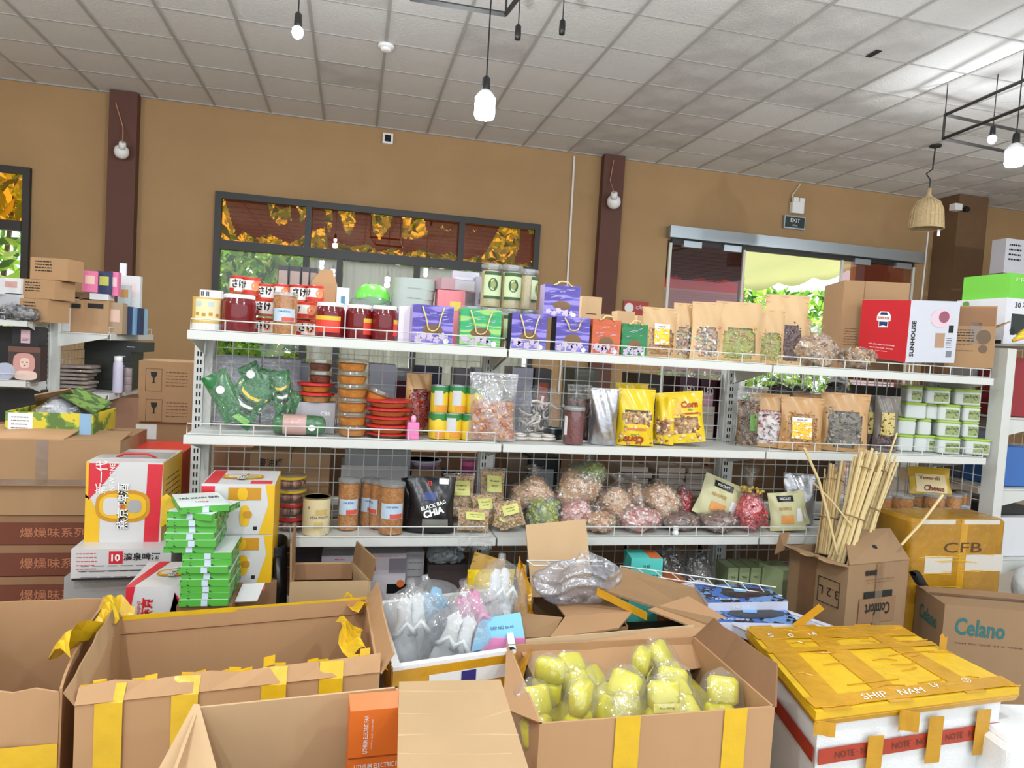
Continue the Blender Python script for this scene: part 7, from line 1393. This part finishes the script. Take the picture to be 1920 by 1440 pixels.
closed_box('carton', 'brown carton under the stack of green boxes', V((P.x, 2.34, 0)), (.16, .2, P.z), 0, m_cb4)
b = MB(); q = [at(440, 1130, 2.3), at(482, 1128, 2.3), at(497, 1094, 2.36), at(455, 1096, 2.36)]; panel(b, q, .004); o = b.build('printed_flap', m_bwht); tag(o, 'white and red carton flap sticking up behind the large carton', 'cardboard'); b = MB(); panel(b, [q[3]+V((0, -.004, 0)), q[2]+V((0, -.004, 0)), q[2]+V((0, -.012, -.02)), q[3]+V((0, -.012, -.02))], .002); c = b.build('red_band', m_bred); c.parent = o; c.location = c.location-o.location
b = MB(); b.grid(lambda u, v: at(300, 990, 2.40)+V((.09*u, .0, .10*v+.012*math.sin(u*9))), 6, 6); o = b.build('yellow_card', m_tape); o.modifiers.new('t', 'SOLIDIFY').thickness = .003; tag(o, 'yellow card poking out left of the green boxes', 'card')
# orange-red box, carton stacks at far left
def fbox(name, lab, x0, x1, y0, y1, Y, dep, m, rz=0, z=None, group=None): return rbox(name, lab, x0, x1, y0, y1, Y, dep, m, rz, z, 'box', group)
t, d = fbox('red_box', 'bright orange-red box behind the upright beer case', 218, 346, 836, 1000, 3.05, .3, mat('coral_red', (232, 62, 48), .4)); decal(t, d, 'r', 0, 0, d[1], d[2], mat('dark_coral', (196, 70, 34), .5), 'side_face'); decal(t, d, 't', 0, -d[1]*.45, d[0], .02, m_cb3, 'board_edge')
closed_box('carton', 'brown carton under the orange-red box', V((t.location.x, 3.2, 0)), (.32, .3, t.location.z), 0, m_cb4)
t, d = fbox('taped_carton', 'wide taped carton with loose top flaps at left', 12, 238, 812, 892, 2.92, .40, m_cb2, .03); ttc = t; dt = d
for v, lab in ((.0, 0),): decal(t, d, 'f', -.02, 0, .04, d[2], m_clt, 'clear_tape'); decal(t, d, 'f', 0, -d[2]*.42, d[0], .02, m_clt, 'clear_tape')
b = part('top_flap', m_cb, t); panel(b, [V((-d[0]/2, -d[1]/2, d[2])), V((d[0]*.1, -d[1]/2, d[2])), V((d[0]*.2, -d[1]*.1, d[2]+.05)), V((-d[0]/2, -d[1]*.1, d[2]+.03))], .005); b.done(); b = part('top_flap', m_cb2, t); panel(b, [V((-d[0]*.1, -d[1]/2, d[2])), V((d[0]*.5, -d[1]/2, d[2])), V((d[0]*.5, -d[1]*.1, d[2]+.015)), V((-d[0]*.1, -d[1]*.1, d[2]+.02))], .005); b.done()
zq = t.location.z; m_rb = carton_mat('red_brown_carton', (112, 60, 40), .15); xq = t.location.x
t, d = fbox('carton', 'plain carton below the wide taped carton', 22, 196, 892, 944, 2.94, .38, m_cb2); zz = t.location.z
for i, (y0, y1) in enumerate(((944, 997), (997, 1052), (1052, 1108), (1108, 1170))):
    t, d = fbox('printed_carton', ('top', 'second', 'third', 'lowest')[i]+' red-brown carton with Chinese print in the left stack', 28, 196, y0, y1, 2.95, .36, m_rb, group='red-brown cartons'); decal(t, d, 'f', 0, d[2]*.36, d[0], d[2]*.24, m_cb4, 'pale_band'); letter(t, d, 'f', '爆燥味系列', d[0]*.12, -d[2]*.1, d[2]*.34, mat('faint_orange', (176, 110, 76), .6), 0, wmax=d[0]*.62); zl = t.location.z
closed_box('carton', 'brown carton at the floor under the red-brown cartons', V((t.location.x, 3.13, 0)), (.40, .36, zl), 0, m_cb4)
for i, (y0, y1) in enumerate(((850, 925), (925, 1000), (1000, 1075), (1075, 1150))):
    t, d = fbox('dark_carton_or_fill', ('top', 'second', 'third', 'lowest')[i]+' dark carton with white tags at the left edge', -70, 24, y0, y1, 2.95, .3, mat('dark_brown_carton', (76, 54, 42), .8, noise=.2), group='dark cartons'); decal(t, d, 'f', d[0]*.38, 0, .03, .025, m_white, 'tag'); zl = t.location.z
closed_box('carton', 'dark carton at the floor at the left edge', V((t.location.x, 3.1, 0)), (.2, .3, zl), 0, m_cb4)
# fruit-print tray box on the taped carton
zf = zq+dt[2]+.01; A_ = [at(8, 800, 3.0), at(172, 790, 3.0)]; t = thing('fruit_box', 'open fruit box with yellow and green print on the taped carton', 'box', V(((A_[0].x+A_[1].x)/2, 3.14, zf))); w = A_[1].x-A_[0].x; h = .085; d = (w, .26, h); m_fp = spots('fruit_print', (216, 196, 50), (120, 150, 60), 18, .5, .4, (92, 120, 50))
for nm, c, dd in (('front_wall', (0, -.13, h/2), (w, .005, h)), ('back_wall', (0, .13, h/2), (w, .005, h)), ('left_wall', (-w/2, 0, h/2), (.005, .26, h)), ('right_wall', (w/2, 0, h/2), (.005, .26, h)), ('bottom', (0, 0, .003), (w, .26, .005))): b = part(nm, m_fp, t); b.box(c, dd); b.done()
decal(t, d, 'f', -w*.33, 0, w*.28, h*.9, m_white, 'white_label', th=.004); lines(t, d, 'f', -w*.33, h*.25, w*.2, 4, .014, m_ink, th=.006); decal(t, d, 'f', w*.42, 0, w*.14, h, mat('sky_blue', (140, 176, 206), .5), 'blue_corner', th=.004)
b = part('lid_flap', m_cb2, t); panel(b, [V((-w/2, .13, h)), V((w*.1, .13, h)), V((w*.1, -.02, h+.09)), V((-w*.3, -.04, h+.06))], .005); b.done(); b = part('green_flap', spots('green_fruit', (110, 140, 60), (60, 90, 40), 22, .5), t); panel(b, [V((w*.0, -.05, h+.06)), V((w*.5, -.13, h)), V((w*.5, .10, h+.02)), V((w*.05, .12, h+.08))], .004); b.done()
P = V((t.location.x, 3.14, zf+.02)); blobbag('plastic_bundle', 'clear plastic bundle inside the fruit box', P, w*.3, .1, .06, [m_gcard, m_wcard], 'flake', 20, .02, seed=400)
# wine-glass cartons beside the left upright
zz = at(320, 792, 3.55).z; closed_box('carton', 'plain carton below the wine-glass cartons', V((at(322, 790, 3.7).x, 3.72, 0)), (.26, .3, zz), 0, m_cb2); tq = [o for o in COL.objects if o.get('label') == 'plain carton below the wine-glass cartons'][0]; decal(tq, (.26, .3, zz), 'f', -.08, zz/2-.05, .09, .07, m_white, 'paper_tag')
for i, (y0, y1) in enumerate(((738, 792), (676, 737))):
    t, d = fbox('glass_carton', ('lower', 'upper')[i]+' carton with a wine glass fragile mark by the left upright', 280, 370, y0, y1, 3.55, .3, m_cb2, z=zz, group='fragile cartons'); zz += d[2]; o_, r_, u_, n_ = face(d, 'f')
    b = part('glass_mark', m_ink, t); p = o_-r_*d[0]*.22; b.poly([p+r_*a+u_*c+n_*.002 for a, c in ((-.014, .03), (.014, .03), (.012, .012), (.003, .002), (.003, -.018), (.012, -.022), (-.012, -.022), (-.003, -.018), (-.003, .002), (-.012, .012))]); b.done(); b = part('mark_frame', m_inkb, t); b.tube([p+r_*a+u_*c+n_*.001 for a, c in ((-.035, -.06), (.035, -.06), (.035, .045), (-.035, .045))], .001, 4, closed=True); b.done(); lines(t, d, 'f', d[0]*.2, .03, d[0]*.4, 5, .016, m_inkb)
# ------------------------------------------------------------------ goods on the left racks
def shelfbox(lab, x0, x1, y0, y1, Y, dep, c, z=None, name='small_box', rz=0, pr=None, tx=None, tc=None, group=None):
    m = c if not isinstance(c, tuple) else mat('card_%d_%d_%d' % c, c, .5, noise=.05); t, d = rbox(name, lab, x0, x1, y0, y1, Y, dep, m, rz, z, 'box', group)
    if pr: decal(t, d, 'f', 0, d[2]*.08, d[0]*.62, d[2]*.4, mat('print_%d_%d_%d' % pr, pr, .5), 'picture')
    if tx in ('FRAGILE', 'HÀNG', 'SMART TV', 'CROWN'): lines(t, d, 'f', -d[0]*.15, d[2]*.3, d[0]*.45, 4, d[2]*.14, tc or m_ink, h=d[2]*.05)
    elif tx: letter(t, d, 'f', tx, 0, d[2]*.3, d[2]*.14, tc or m_ink, wmax=d[0]*.6)
    return t, d
KR = (178, 140, 100); WH = (222, 222, 222); zA, zB = 1.54, 1.49
for lab, x0, x1, y0, y1, Y, dep, c, z, pr, tx in (
    ('kraft carton lowest in the pile on the left rack', 58, 110, 562, 606, 4.72, .2, KR, zA, None, 'HÀNG'), ('kraft carton second in the pile on the left rack', 60, 122, 527, 562, 4.74, .22, KR, None, None, 'FRAGILE'), ('kraft carton on top of the pile on the left rack', 72, 142, 487, 527, 4.78, .24, KR, None, None, 'FRAGILE'),
    ('white box at the left edge above the dark wrap', -20, 21, 522, 552, 4.75, .2, WH, None, None, None), ('white box with a red seal beside the kraft pile', 22, 58, 524, 552, 4.76, .2, WH, None, (206, 160, 150), None), ('lower white boxes under the two white boxes', -20, 58, 552, 606, 4.78, .2, (200, 202, 206), zA, None, None),
    ('white box with small pictures at the near end rack corner', 104, 133, 577, 622, 5.02, .1, WH, zB, (150, 140, 120), None), ('kraft box with a slot mark beside the white picture box', 134, 160, 562, 622, 5.04, .1, KR, zB, None, '—'), ('wide kraft box with a slot mark, second of the pair', 162, 206, 562, 622, 5.06, .12, KR, zB, None, '—'), ('hair product box with a portrait on the end rack', 207, 232, 568, 622, 5.10, .1, (176, 150, 120), zB, (222, 190, 170), None),
    ('navy box first in the row on the end rack', 232, 247, 575, 622, 5.2, .1, (44, 56, 88), zB, None, None), ('light blue box between the navy boxes', 247, 256, 577, 622, 5.25, .1, (130, 176, 206), zB, None, None), ('navy box last but one on the end rack', 256, 265, 578, 622, 5.3, .1, (40, 50, 84), zB, None, None), ('pale blue box at the far end of the end rack', 265, 272, 579, 622, 5.4, .1, (150, 190, 216), zB, None, None),
    ('white folder lying on the kraft boxes', 176, 207, 552, 563, 5.05, .12, WH, None, None, None), ('brown folder lying on the kraft boxes', 140, 176, 549, 562, 5.06, .12, (120, 92, 68), None, None, None), ('pink box with a yellow emblem standing on the folders', 158, 184, 509, 548, 5.05, .06, (240, 130, 170), None, (250, 210, 190), None), ('navy box with a yellow emblem between two pink boxes', 185, 210, 510, 552, 5.06, .06, (40, 50, 88), None, (190, 190, 90), None), ('narrow pink box right of the navy emblem box', 210, 223, 511, 555, 5.08, .06, (232, 120, 165), None, (250, 200, 200), None),
    ('tall white card standing at the far end of the end rack', 226, 262, 518, 580, 5.42, .05, WH, None, (236, 206, 206), None), ('small booklet with a beach picture before the white card', 222, 244, 535, 572, 5.3, .02, (190, 205, 205), None, (200, 150, 90), None), ('white strip sticking up behind the white card', 224, 235, 494, 560, 5.46, .02, (232, 232, 236), None, None, None),
    ('small white carton behind the near white picture box', 119, 150, 557, 577, 5.06, .08, WH, None, None, None)):
    shelfbox(lab, x0, x1, y0, y1, Y, dep, c, z, pr=pr, tx=tx, rz=-.25 if x1 < 150 and y1 < 610 else .0)
P, w, h = place(0, 58, 570, 606, 4.70, zA); blobbag('wrapped_bundle', 'dark clear-wrapped bundle at the left edge of the rack', P, .12, .06, .05, [mat('slate', (60, 62, 66), .4), mat('slate_light', (130, 134, 140), .4)], 'flake', 40, .02, seed=410)
zA, zB = 1.18, 1.095
t, d = shelfbox('hair dye box with a blonde portrait on the left rack', 25, 78, 650, 717, 4.70, .1, (66, 48, 44), zA, name='dye_box'); oval(t, d, 'f', 0, d[2]*.02, d[0]*.34, d[2]*.3, mat('hair_print', (206, 150, 140), .5), 'hair_print', .002); oval(t, d, 'f', .004, d[2]*.03, d[0]*.15, d[2]*.15, mat('skin_print', (232, 200, 184), .5), 'face_print', .003); oval(t, d, 'f', .01, -d[2]*.33, d[0]*.36, d[2]*.14, mat('skin_print', (232, 200, 184), .5), 'shoulder_print', .003); decal(t, d, 'f', 0, d[2]*.42, d[0], d[2]*.16, mat('brown_print', (110, 74, 60), .5), 'brown_band')
for s in (-1, 1): oval(t, d, 'f', .004+s*.012, d[2]*.05, .005, .003, m_ink, 'eye_print', .004)
oval(t, d, 'f', .004, -d[2]*.04, .007, .003, m_redink, 'mouth_print', .004)
P, w, h = place(-2, 23, 680, 716, 4.70, zA); t = thing('round_dial', 'round white dial with blue figures at the left edge', 'clock', P); b = part('case', m_gcard, t, smooth=True); b.lathe([(h*.5, 0), (h*.5, .03)], 24, (0, 0, h*.5), R=Mx.Rotation(PI/2, 3, 'X')); sub(b.done()); b = part('dial_face', mat('dial_blue', (180, 184, 206), .5), t); b.lathe([(h*.42, 0), (h*.42, .001)], 24, (0, -.032, h*.5), R=Mx.Rotation(PI/2, 3, 'X')); b.done()
for lab, x0, x1, y0, y1, Y, dep, c, z in (('black box with a pink label above the portrait box', 33, 76, 612, 650, 4.76, .1, (34, 32, 34), None), ('black boxes filling the back of the left rack', -40, 76, 612, 717, 4.86, .06, (28, 26, 27), zA), ('black boxes on the lowest visible left shelf', -40, 78, 728, 790, 4.86, .06, (26, 24, 25), None)):
    t, d = shelfbox(lab, x0, x1, y0, y1, Y, dep, c, z)
    if 'pink' in lab: decal(t, d, 'f', 0, 0, .05, .08, mat('label_pink', (226, 190, 196), .5), 'pink_label'); lines(t, d, 'f', 0, -.01, .035, 3, .008, m_ink, th=.003)
zz = zB; rg = random.Random(3)
for i in range(7):
    P, w, h = place(103, 172, 700, 740, 5.12, zz); t = thing('wrapped_tray', 'clear-wrapped flat tray on the end rack, '+('lowest', 'second', 'third', 'fourth', 'fifth', 'sixth', 'topmost')[i], 'tray', P+V((rg.uniform(-.01, .03), 0, 0)), rg.uniform(-.1, .1), 'wrapped trays'); hh = .026
    b = part('tray', mat('taupe_tray', (150, 132, 120), .5), t); b.bevbox((0, 0, hh*.4), (.22, .2, hh*.6), .03, seg=3); b.done(); b = part('wrap', m_film2, t, smooth=True); b.grid(lambda u, v: V(((.122+.005*math.sin(u*40))*math.cos(2*PI*u), (.11+.006*math.sin(u*31))*math.sin(2*PI*u), hh*.9*v+.003*math.sin(u*25+v*4))), 30, 3); b.done(); zz += hh
zz = zB
for i in range(5):
    x1 = 252 if i < 4 else 272; P, w, h = place(176, x1, 700, 717, 5.47); P.z = zz; d = (w, .3, .068); t = closed_box('black_box', 'flat black box in the end rack pile, '+('lowest', 'second', 'middle', 'fourth', 'topmost, overhanging')[i], P, d, 0, mat('black_card', (36, 38, 32), .4), 'flat black boxes'); zz += d[2]+.0005; decal(t, d, 'f', d[0]*.3, 0, .05, .006, m_gcard, 'silver_line')
P, w, h = place(212, 229, 668, 722, 5.12, zB); t = jar('lotion_bottle', 'tall lilac-white bottle on the lower end rack shelf', P, w/2, h, mat('lilac_plastic', (206, 200, 222), .35), m_lidw, .03, cat='bottle', neck=.8)
zz = zB
for i in range(3): P, w, h = place(230, 246, 705, 720, 5.2, zz); t = can('cream_jar', ('lowest', 'middle', 'top')[i]+' small cream jar stacked beside the lilac bottle', P, w/2, .055, mat('taupe_jar', (150, 134, 136), .3), m_silver, 'cream jars', 'jar'); zz += .0555
for lab, x0, x1, y0, y1, Y, dep, c in (('pale carton with raised flap behind the end rack', 265, 290, 672, 730, 5.8, .1, (206, 184, 150)), ('brown carton under the end rack', 222, 288, 742, 815, 5.2, .3, (140, 100, 74))): shelfbox(lab, x0, x1, y0, y1, Y, dep, c, name='carton')
P, w, h = place(210, 290, 770, 830, 4.2); P.z = .55; blobbag('wrapped_bundle', 'heap of clear-wrapped dark trays below the end rack', P, .16, .1, .22, [mat('umber', (90, 70, 62), .4), mat('silver_grey', (170, 166, 164), .4)], 'flake', 70, .03, seed=420); closed_box('carton', 'carton under the heap of wrapped trays', V((P.x, P.y, 0)), (.3, .25, .55), 0, m_cb4)
# ------------------------------------------------------------------ behind the mesh: rear shelf goods and the cartons beyond
zm, zl_ = ZS[1], ZS[2]
GB = (190, 196, 214)
for lab, x0, x1, y0, y1, Y, dep, c, z, pr, tx in (
    ('large pale blue storage box behind the noodle bag', 405, 488, 668, 822, 3.13, .25, GB, zm, (202, 206, 222), None), ('second pale blue storage box behind the mesh', 497, 560, 672, 824, 3.13, .25, GB, zm, (204, 208, 224), None), ('narrow pale blue box behind the candied tubs', 561, 576, 680, 824, 3.14, .25, (180, 186, 204), zm, None, None), ('white lidded box behind the mango tubs', 686, 733, 682, 826, 3.16, .2, (206, 210, 226), zm, None, None), ('white round-tag box behind the red tubs', 720, 762, 690, 826, 3.30, .1, (222, 222, 228), zm, (150, 60, 70), None), ('dark navy box behind the kraft chilli pouch', 770, 818, 686, 828, 3.15, .15, (50, 48, 74), zm, None, 'CROWN'), ('grey carton behind the yellow cans', 842, 872, 690, 830, 3.2, .15, (150, 146, 152), zm, None, None), ('white carton with small icons left of the seam', 878, 912, 690, 830, 3.15, .15, (214, 214, 222), zm, (120, 120, 130), None),
    ('pale lilac carton behind the hook bag', 945, 982, 688, 834, 3.14, .2, (186, 186, 204), zm, None, None), ('dark carton with an orange band behind the hooks', 985, 1016, 690, 834, 3.18, .2, (90, 84, 84), zm, (206, 90, 60), None), ('grey-green carton behind the bean jar', 1056, 1102, 690, 836, 3.2, .2, (120, 124, 116), zm, None, None), ('dark toy box with gold print behind the corn bags', 1170, 1215, 700, 838, 3.2, .2, (60, 52, 46), zm, (190, 150, 60), None), ('wine-red LED box first of three by the upright', 1248, 1284, 706, 842, 3.13, .2, (76, 34, 54), zm, (236, 180, 200), 'LED'), ('wine-red LED box middle of three by the upright', 1286, 1318, 710, 843, 3.14, .2, (70, 30, 50), zm, (236, 180, 200), 'LED'), ('wine-red LED box last of three by the upright', 1320, 1358, 714, 844, 3.13, .2, (72, 32, 52), zm, (236, 184, 204), 'LED'), ('beige carton behind the right corn bag', 1305, 1336, 762, 842, 3.09, .03, (206, 194, 176), zm, None, None), ('dark grey box behind the green-lidded tubs', 1600, 1690, 725, 850, 3.14, .2, (84, 82, 84), zm, None, None), ('grey box at the right end behind the green-lidded tubs', 1700, 1744, 730, 852, 3.16, .2, (96, 92, 96), zm, None, None),
    ('kraft carton with a pot drawing behind the bottom shelf', 471, 541, 838, 1005, 3.13, .2, KR, zl_, None, '警油罐'), ('kraft carton with a peeling flap behind the bottom shelf', 545, 612, 842, 1005, 3.13, .2, (190, 150, 110), zl_, None, None), ('white foam tray stack behind the floss canisters', 641, 760, 866, 895, 3.14, .2, (228, 224, 224), None, None, None), ('white trays carrying the foam stack', 641, 758, 895, 1008, 3.15, .2, (170, 170, 172), zl_, None, None), ('kraft carton under the lilac bowl', 762, 816, 876, 1008, 3.14, .2, (186, 146, 106), zl_, None, None), ('black kettle box with white icons behind the mesh', 976, 1030, 850, 1008, 3.14, .2, (40, 40, 40), zl_, (190, 200, 206), None), ('brown carton left of the black kettle box', 936, 972, 850, 1008, 3.2, .2, (134, 112, 92), zl_, None, None), ('kraft carton right of the black kettle box', 1031, 1062, 856, 1008, 3.16, .2, (160, 122, 90), zl_, None, None)):
    t, d = shelfbox(lab, x0, x1, y0, y1, Y, dep, c, z, pr=pr, tx=tx, tc=m_wink if sum(c) < 300 else m_ink, name='rear_box')
rg = random.Random(21); ROWN = ('bottom', 'second', 'third', 'fourth', 'top')
for i in range(5):
    for j in range(3):
        x0 = 1150+j*62+rg.uniform(-6, 6); zz = zl_+.10+i*.028; P, w, h = place(x0, x0+58, 850, 862, 3.2, zz); d = (.14, .2, .024); t = thing('flat_carton', 'flat off-white carton behind the candy bags, %s row, %s' % (ROWN[i], ('left', 'centre', 'right')[j]), 'box', P, rg.uniform(-.06, .06), 'flat off-white cartons'); b = part('body', mat('off_white_card', (206, 188, 172), .6), t); b.box((0, 0, .012), d); b.done(); b = part('lid_edge_shadow', mat('off_white_shaded', (160, 142, 128), .6), t); b.box((0, -.1006, .017), (.138, .001, .0015)); b.done()  # thin darker strip paints the shadow line at each lid edge
b = MB(); p = at(1240, 1005, 3.2); b.box((p.x, 3.2, zl_+.05), (.5, .22, .098)); o = b.build('flat_carton', mat('tan_card', (170, 142, 112), .6)); tag(o, 'wide tan carton under the flat off-white cartons', 'box')
P = at(795, 876, 3.24); t = thing('lilac_bowl', 'lilac plastic bowl upturned on a kraft carton', 'bowl', P); b = part('bowl', mat('lilac_gloss', (196, 172, 206), .35), t, smooth=True); b.lathe([(.05, 0), (.075, .02), (.078, .035), (.07, .04)], 26); sub(b.done()); b = part('rim', mat('lilac_pale', (222, 214, 226), .35), t, smooth=True); b.lathe([(.079, .03), (.081, .036), (.078, .04)], 26); b.done()
P = at(882, 890, 3.2); P.z = zl_; t = thing('pink_basket', 'pink plastic basket behind the oat bags', 'basket', P); b = part('basket', mat('hot_pink', (226, 90, 150), .4), t, smooth=True); b.lathe([(.04, 0), (.05, .21), (.053, .215)], 20); sub(b.done()); b = part('basket_lid', mat('pale_hot_pink', (240, 130, 180), .4), t, smooth=True); b.lathe([(.055, .215), (.055, .235), (.04, .24)], 20); sub(b.done())
for k, (x0, x1, y0, y1, z, c, lb) in enumerate(((1430, 1530, 700, 742, None, (66, 66, 68), 'black wrapped bundle on the rear shelf by the upright'), (1540, 1600, 700, 742, None, (84, 84, 86), 'dark grey wrapped bundle right of the black one'), (818, 862, 882, 905, None, (130, 146, 176), 'folded blue cloth behind the oat bags'))):
    P, w, h = place(x0, x1, y0, y1, 3.26); P.z = P.z if k == 2 else zm; blobbag('wrapped_bundle', lb, P, w*.5, .1, h*.55 if k == 2 else .16, [mat('wrap_%d' % k, c, .45), mat('wrapb_%d' % k, tuple(int(q*.6) for q in c), .45)], 'flake', 60, .02, seed=430+k)
# a row of brown cartons on the floor beyond the rack, two high
rg = random.Random(12); COLS = ((128, 96, 70), (146, 108, 78), (112, 84, 62), (138, 104, 72))
for i in range(8):
    for j in range(2):
        w = .43; t = closed_box('stock_carton', 'brown stock carton beyond the rack, %s from the left, %s layer' % (('first', 'second', 'third', 'fourth', 'fifth', 'sixth', 'seventh', 'eighth')[i], ('floor', 'upper')[j]), V((-.42+i*.45+rg.uniform(-.01, .01), 3.85+rg.uniform(-.03, .03), j*.5)), (w, .36, .498 if j == 0 else .48), rg.uniform(-.03, .03), carton_mat('stock_carton_%d' % ((i*3+j) % 4), COLS[(i*3+j) % 4]), 'stock cartons beyond the rack'); d = (w, .36, .49); decal(t, d, 'f', 0, 0, .05, d[2], m_clt, 'clear_tape'); lines(t, d, 'f', .1, .1, .12, 3, .03, m_inkb)
# ------------------------------------------------------------------ right rack goods and the far corner
def xbox(lab, y0_, y1_, X, dep, zA_, h, c, name='rack_box', tx=None, pr=None, tcol=None):
    m = c if not isinstance(c, tuple) else mat('card_%d_%d_%d' % c, c, .5, noise=.05); d = (dep, y1_-y0_, h); t = closed_box(name, lab, V((X+dep/2, (y0_+y1_)/2, zA_)), d, 0, m)
    if tx: letter(t, d, 'f', tx, 0, h*.25, h*.16, tcol or m_ink, wmax=dep*.7)
    if pr: decal(t, d, 'f', -dep*.05, -h*.06, dep*.6, h*.45, mat('print_%d_%d_%d' % pr, pr, .5), 'picture')
    return t, d
zR = 1.36
t, d = xbox('white water bottle box with a black picture on the right rack', 2.90, 3.2, 3.24, .26, 1.73, .235, (226, 226, 230), pr=(40, 52, 46), name='bottle_carton'); decal(t, d, 'l', 0, -.02, .2, .16, mat('bottle_dark', (36, 50, 44), .4), 'bottle_picture'); letter(t, d, 'f', '30 지원', -.02, .085, .035, m_ink); letter(t, d, 'f', '숲', -.08, -.05, .04, m_ink); decal(t, d, 'l', 0, -.11, .28, .02, m_ink, 'dark_foot'); oval(t, d, 'l', -.09, .09, .02, .02, mat('coconut_green', (110, 150, 70), .5), 'coconut_mark', .003)
b = MB(); b.box((3.40, 3.2, 1.7225), (.36, .9, .012)); o = b.build('rack_top_board', m_wmetal); tag(o, 'white top board of the right rack', 'shelf board')
t, d = xbox('bright green box on top of the white bottle box', 2.92, 3.2, 3.27, .24, 1.966, .13, (120, 206, 70), tx='FRESH', tcol=mat('pale_green_ink', (196, 230, 160), .5)); t, d = xbox('small white carton left of the bright green box', 3.22, 3.42, 3.22, .14, 1.729, .19, (228, 228, 232))
P = at(1911, 640, 2.72); t = thing('yellow_bundle', 'bundle of yellow rubber straps on the right rack corner', 'straps', P)
for k in range(5): b = part('strap', m_yel if k % 2 else mat('deep_yellow', (226, 180, 70), .4), t, smooth=True); b.tube([(-.04+.01*k, .0, .01*k), (0, -.02, .02+.008*k), (.06, .0, .01+.01*k)], .009, 6); b.done()
for lab, y0_, y1_, z, h, c, tx in (('dark red box on the right rack upper shelf', 2.86, 3.02, 1.362, .30, (150, 40, 44), None), ('white box with black cup print on the right rack', 3.05, 3.2, 1.362, .28, (206, 206, 212), None), ('blue and white box on the right rack middle shelf', 2.86, 3.06, 1.002, .2, (60, 110, 180), 'AQUA'), ('grey bottle pack on the right rack middle shelf', 3.08, 3.3, 1.002, .26, (110, 112, 124), None), ('brown carton on the right rack above the grey pack', 3.08, 3.3, 1.264, .07, (112, 86, 64), None), ('dark box on the right rack lower shelf', 2.9, 3.3, .642, .25, (44, 42, 42), None), ('white box on the right rack lower front corner', 2.84, 2.89, .642, .2, (224, 224, 226), None)):
    t, d = xbox(lab, y0_, y1_, 3.24, .25, z, h, c)
    if tx: letter(t, d, 'l', tx, 0, d[2]*.1, .05, m_wink); decal(t, d, 'l', 0, d[2]*.4, d[1], .03, mat('deep_blue', (30, 80, 160), .5), 'blue_band')
for k, (x, y_) in enumerate(((1908, 1060),)):
    P = at(x+40, y_+40, 2.70); t = thing('white_sack', 'crumpled white woven sack at the right edge', 'sack', P); b = part('sack', mat('woven_white', (214, 214, 212), .8, bump=.4, bscale=60), t, smooth=True); b.grid(lambda u, v: V((.13*math.cos(2*PI*u)*math.sin(PI*(.08+.86*v))**.3, .10*math.sin(2*PI*u)*math.sin(PI*(.08+.86*v))**.5, -.08+.17*v+.015*math.sin(u*22+v*7)+.01*math.sin(u*9))), 22, 10); b.done(); closed_box('carton', 'grey carton under the white woven sack', V((P.x, P.y, 0)), (.22, .18, P.z-.085), 0, m_bgrey); b = part('sack_seam', m_gcard, t); b.tube([(-.1, -.07, .06), (0, -.102, .055), (.1, -.07, .06)], .003, 4); b.done()
t = gondola('wire_rack', 'dark wire display rack in the far right corner', (8.3, 7.2, 0), .0, 1, 2.6, .3, [at(1890, 514, 7.3).z, 1.6], zt=3.15, mesh=True, cell=.14, lip=.03)
for k, (x0, x1, y0, y1, c, lb, tx) in enumerate(((1862, 1925, 452, 515, (206, 206, 214), 'white carton with black lettering on the far wire rack', 'SMART TV'), (1846, 1925, 522, 570, (120, 44, 44), 'dark red carton below the white one on the far rack', None))): shelfbox(lb, x0, x1, y0, y1, 7.22, .2, c, None, tx=tx, name='far_box')

# ------------------------------------------------------------------ settle: nothing sinks into the long rack's boards or pokes through its guard and mesh
bpy.context.view_layer.update()
def wbox(o):
    lo = np.full(3, 1e9); hi = -lo
    for c in [o]+list(o.children_recursive):
        if c.type == 'MESH' and len(c.data.vertices):
            a = np.empty(len(c.data.vertices)*3, np.float32); c.data.vertices.foreach_get('co', a); m = np.array(c.matrix_world); a = a.reshape(-1, 3) @ m[:3, :3].T+m[:3, 3]; lo = np.minimum(lo, a.min(0)); hi = np.maximum(hi, a.max(0))
    return lo, hi
for o in [q for q in COL.objects if q.parent is None and 'category' in q and q['category'] not in ('shelf rack', 'film', 'cardboard', 'wire guard')]:
    x, y, z = o.location
    if not (-.62 < x < 3.05 and 2.7 < y < 3.45): continue
    lo, hi = wbox(o)
    for lv in ZS+[.30]:
        if -.05 < lo[2]-lv < .0005: o.location.z += lv+.0006-lo[2]
    if hi[0]-lo[0] > .9: continue
    if y < 3.05 and lo[2] > .25:
        if hi[1] > 3.018 and lo[2] < 1.5: o.location.y -= min(hi[1]-3.018, max(0, lo[1]-2.738))
        elif lo[1] < 2.738 and hi[1] < 3.1 and lo[2] > .7: o.location.y += min(2.738-lo[1], max(0, 3.018-hi[1]))
    elif y >= 3.05 and lo[1] < 3.105: o.location.y += 3.105-lo[1]
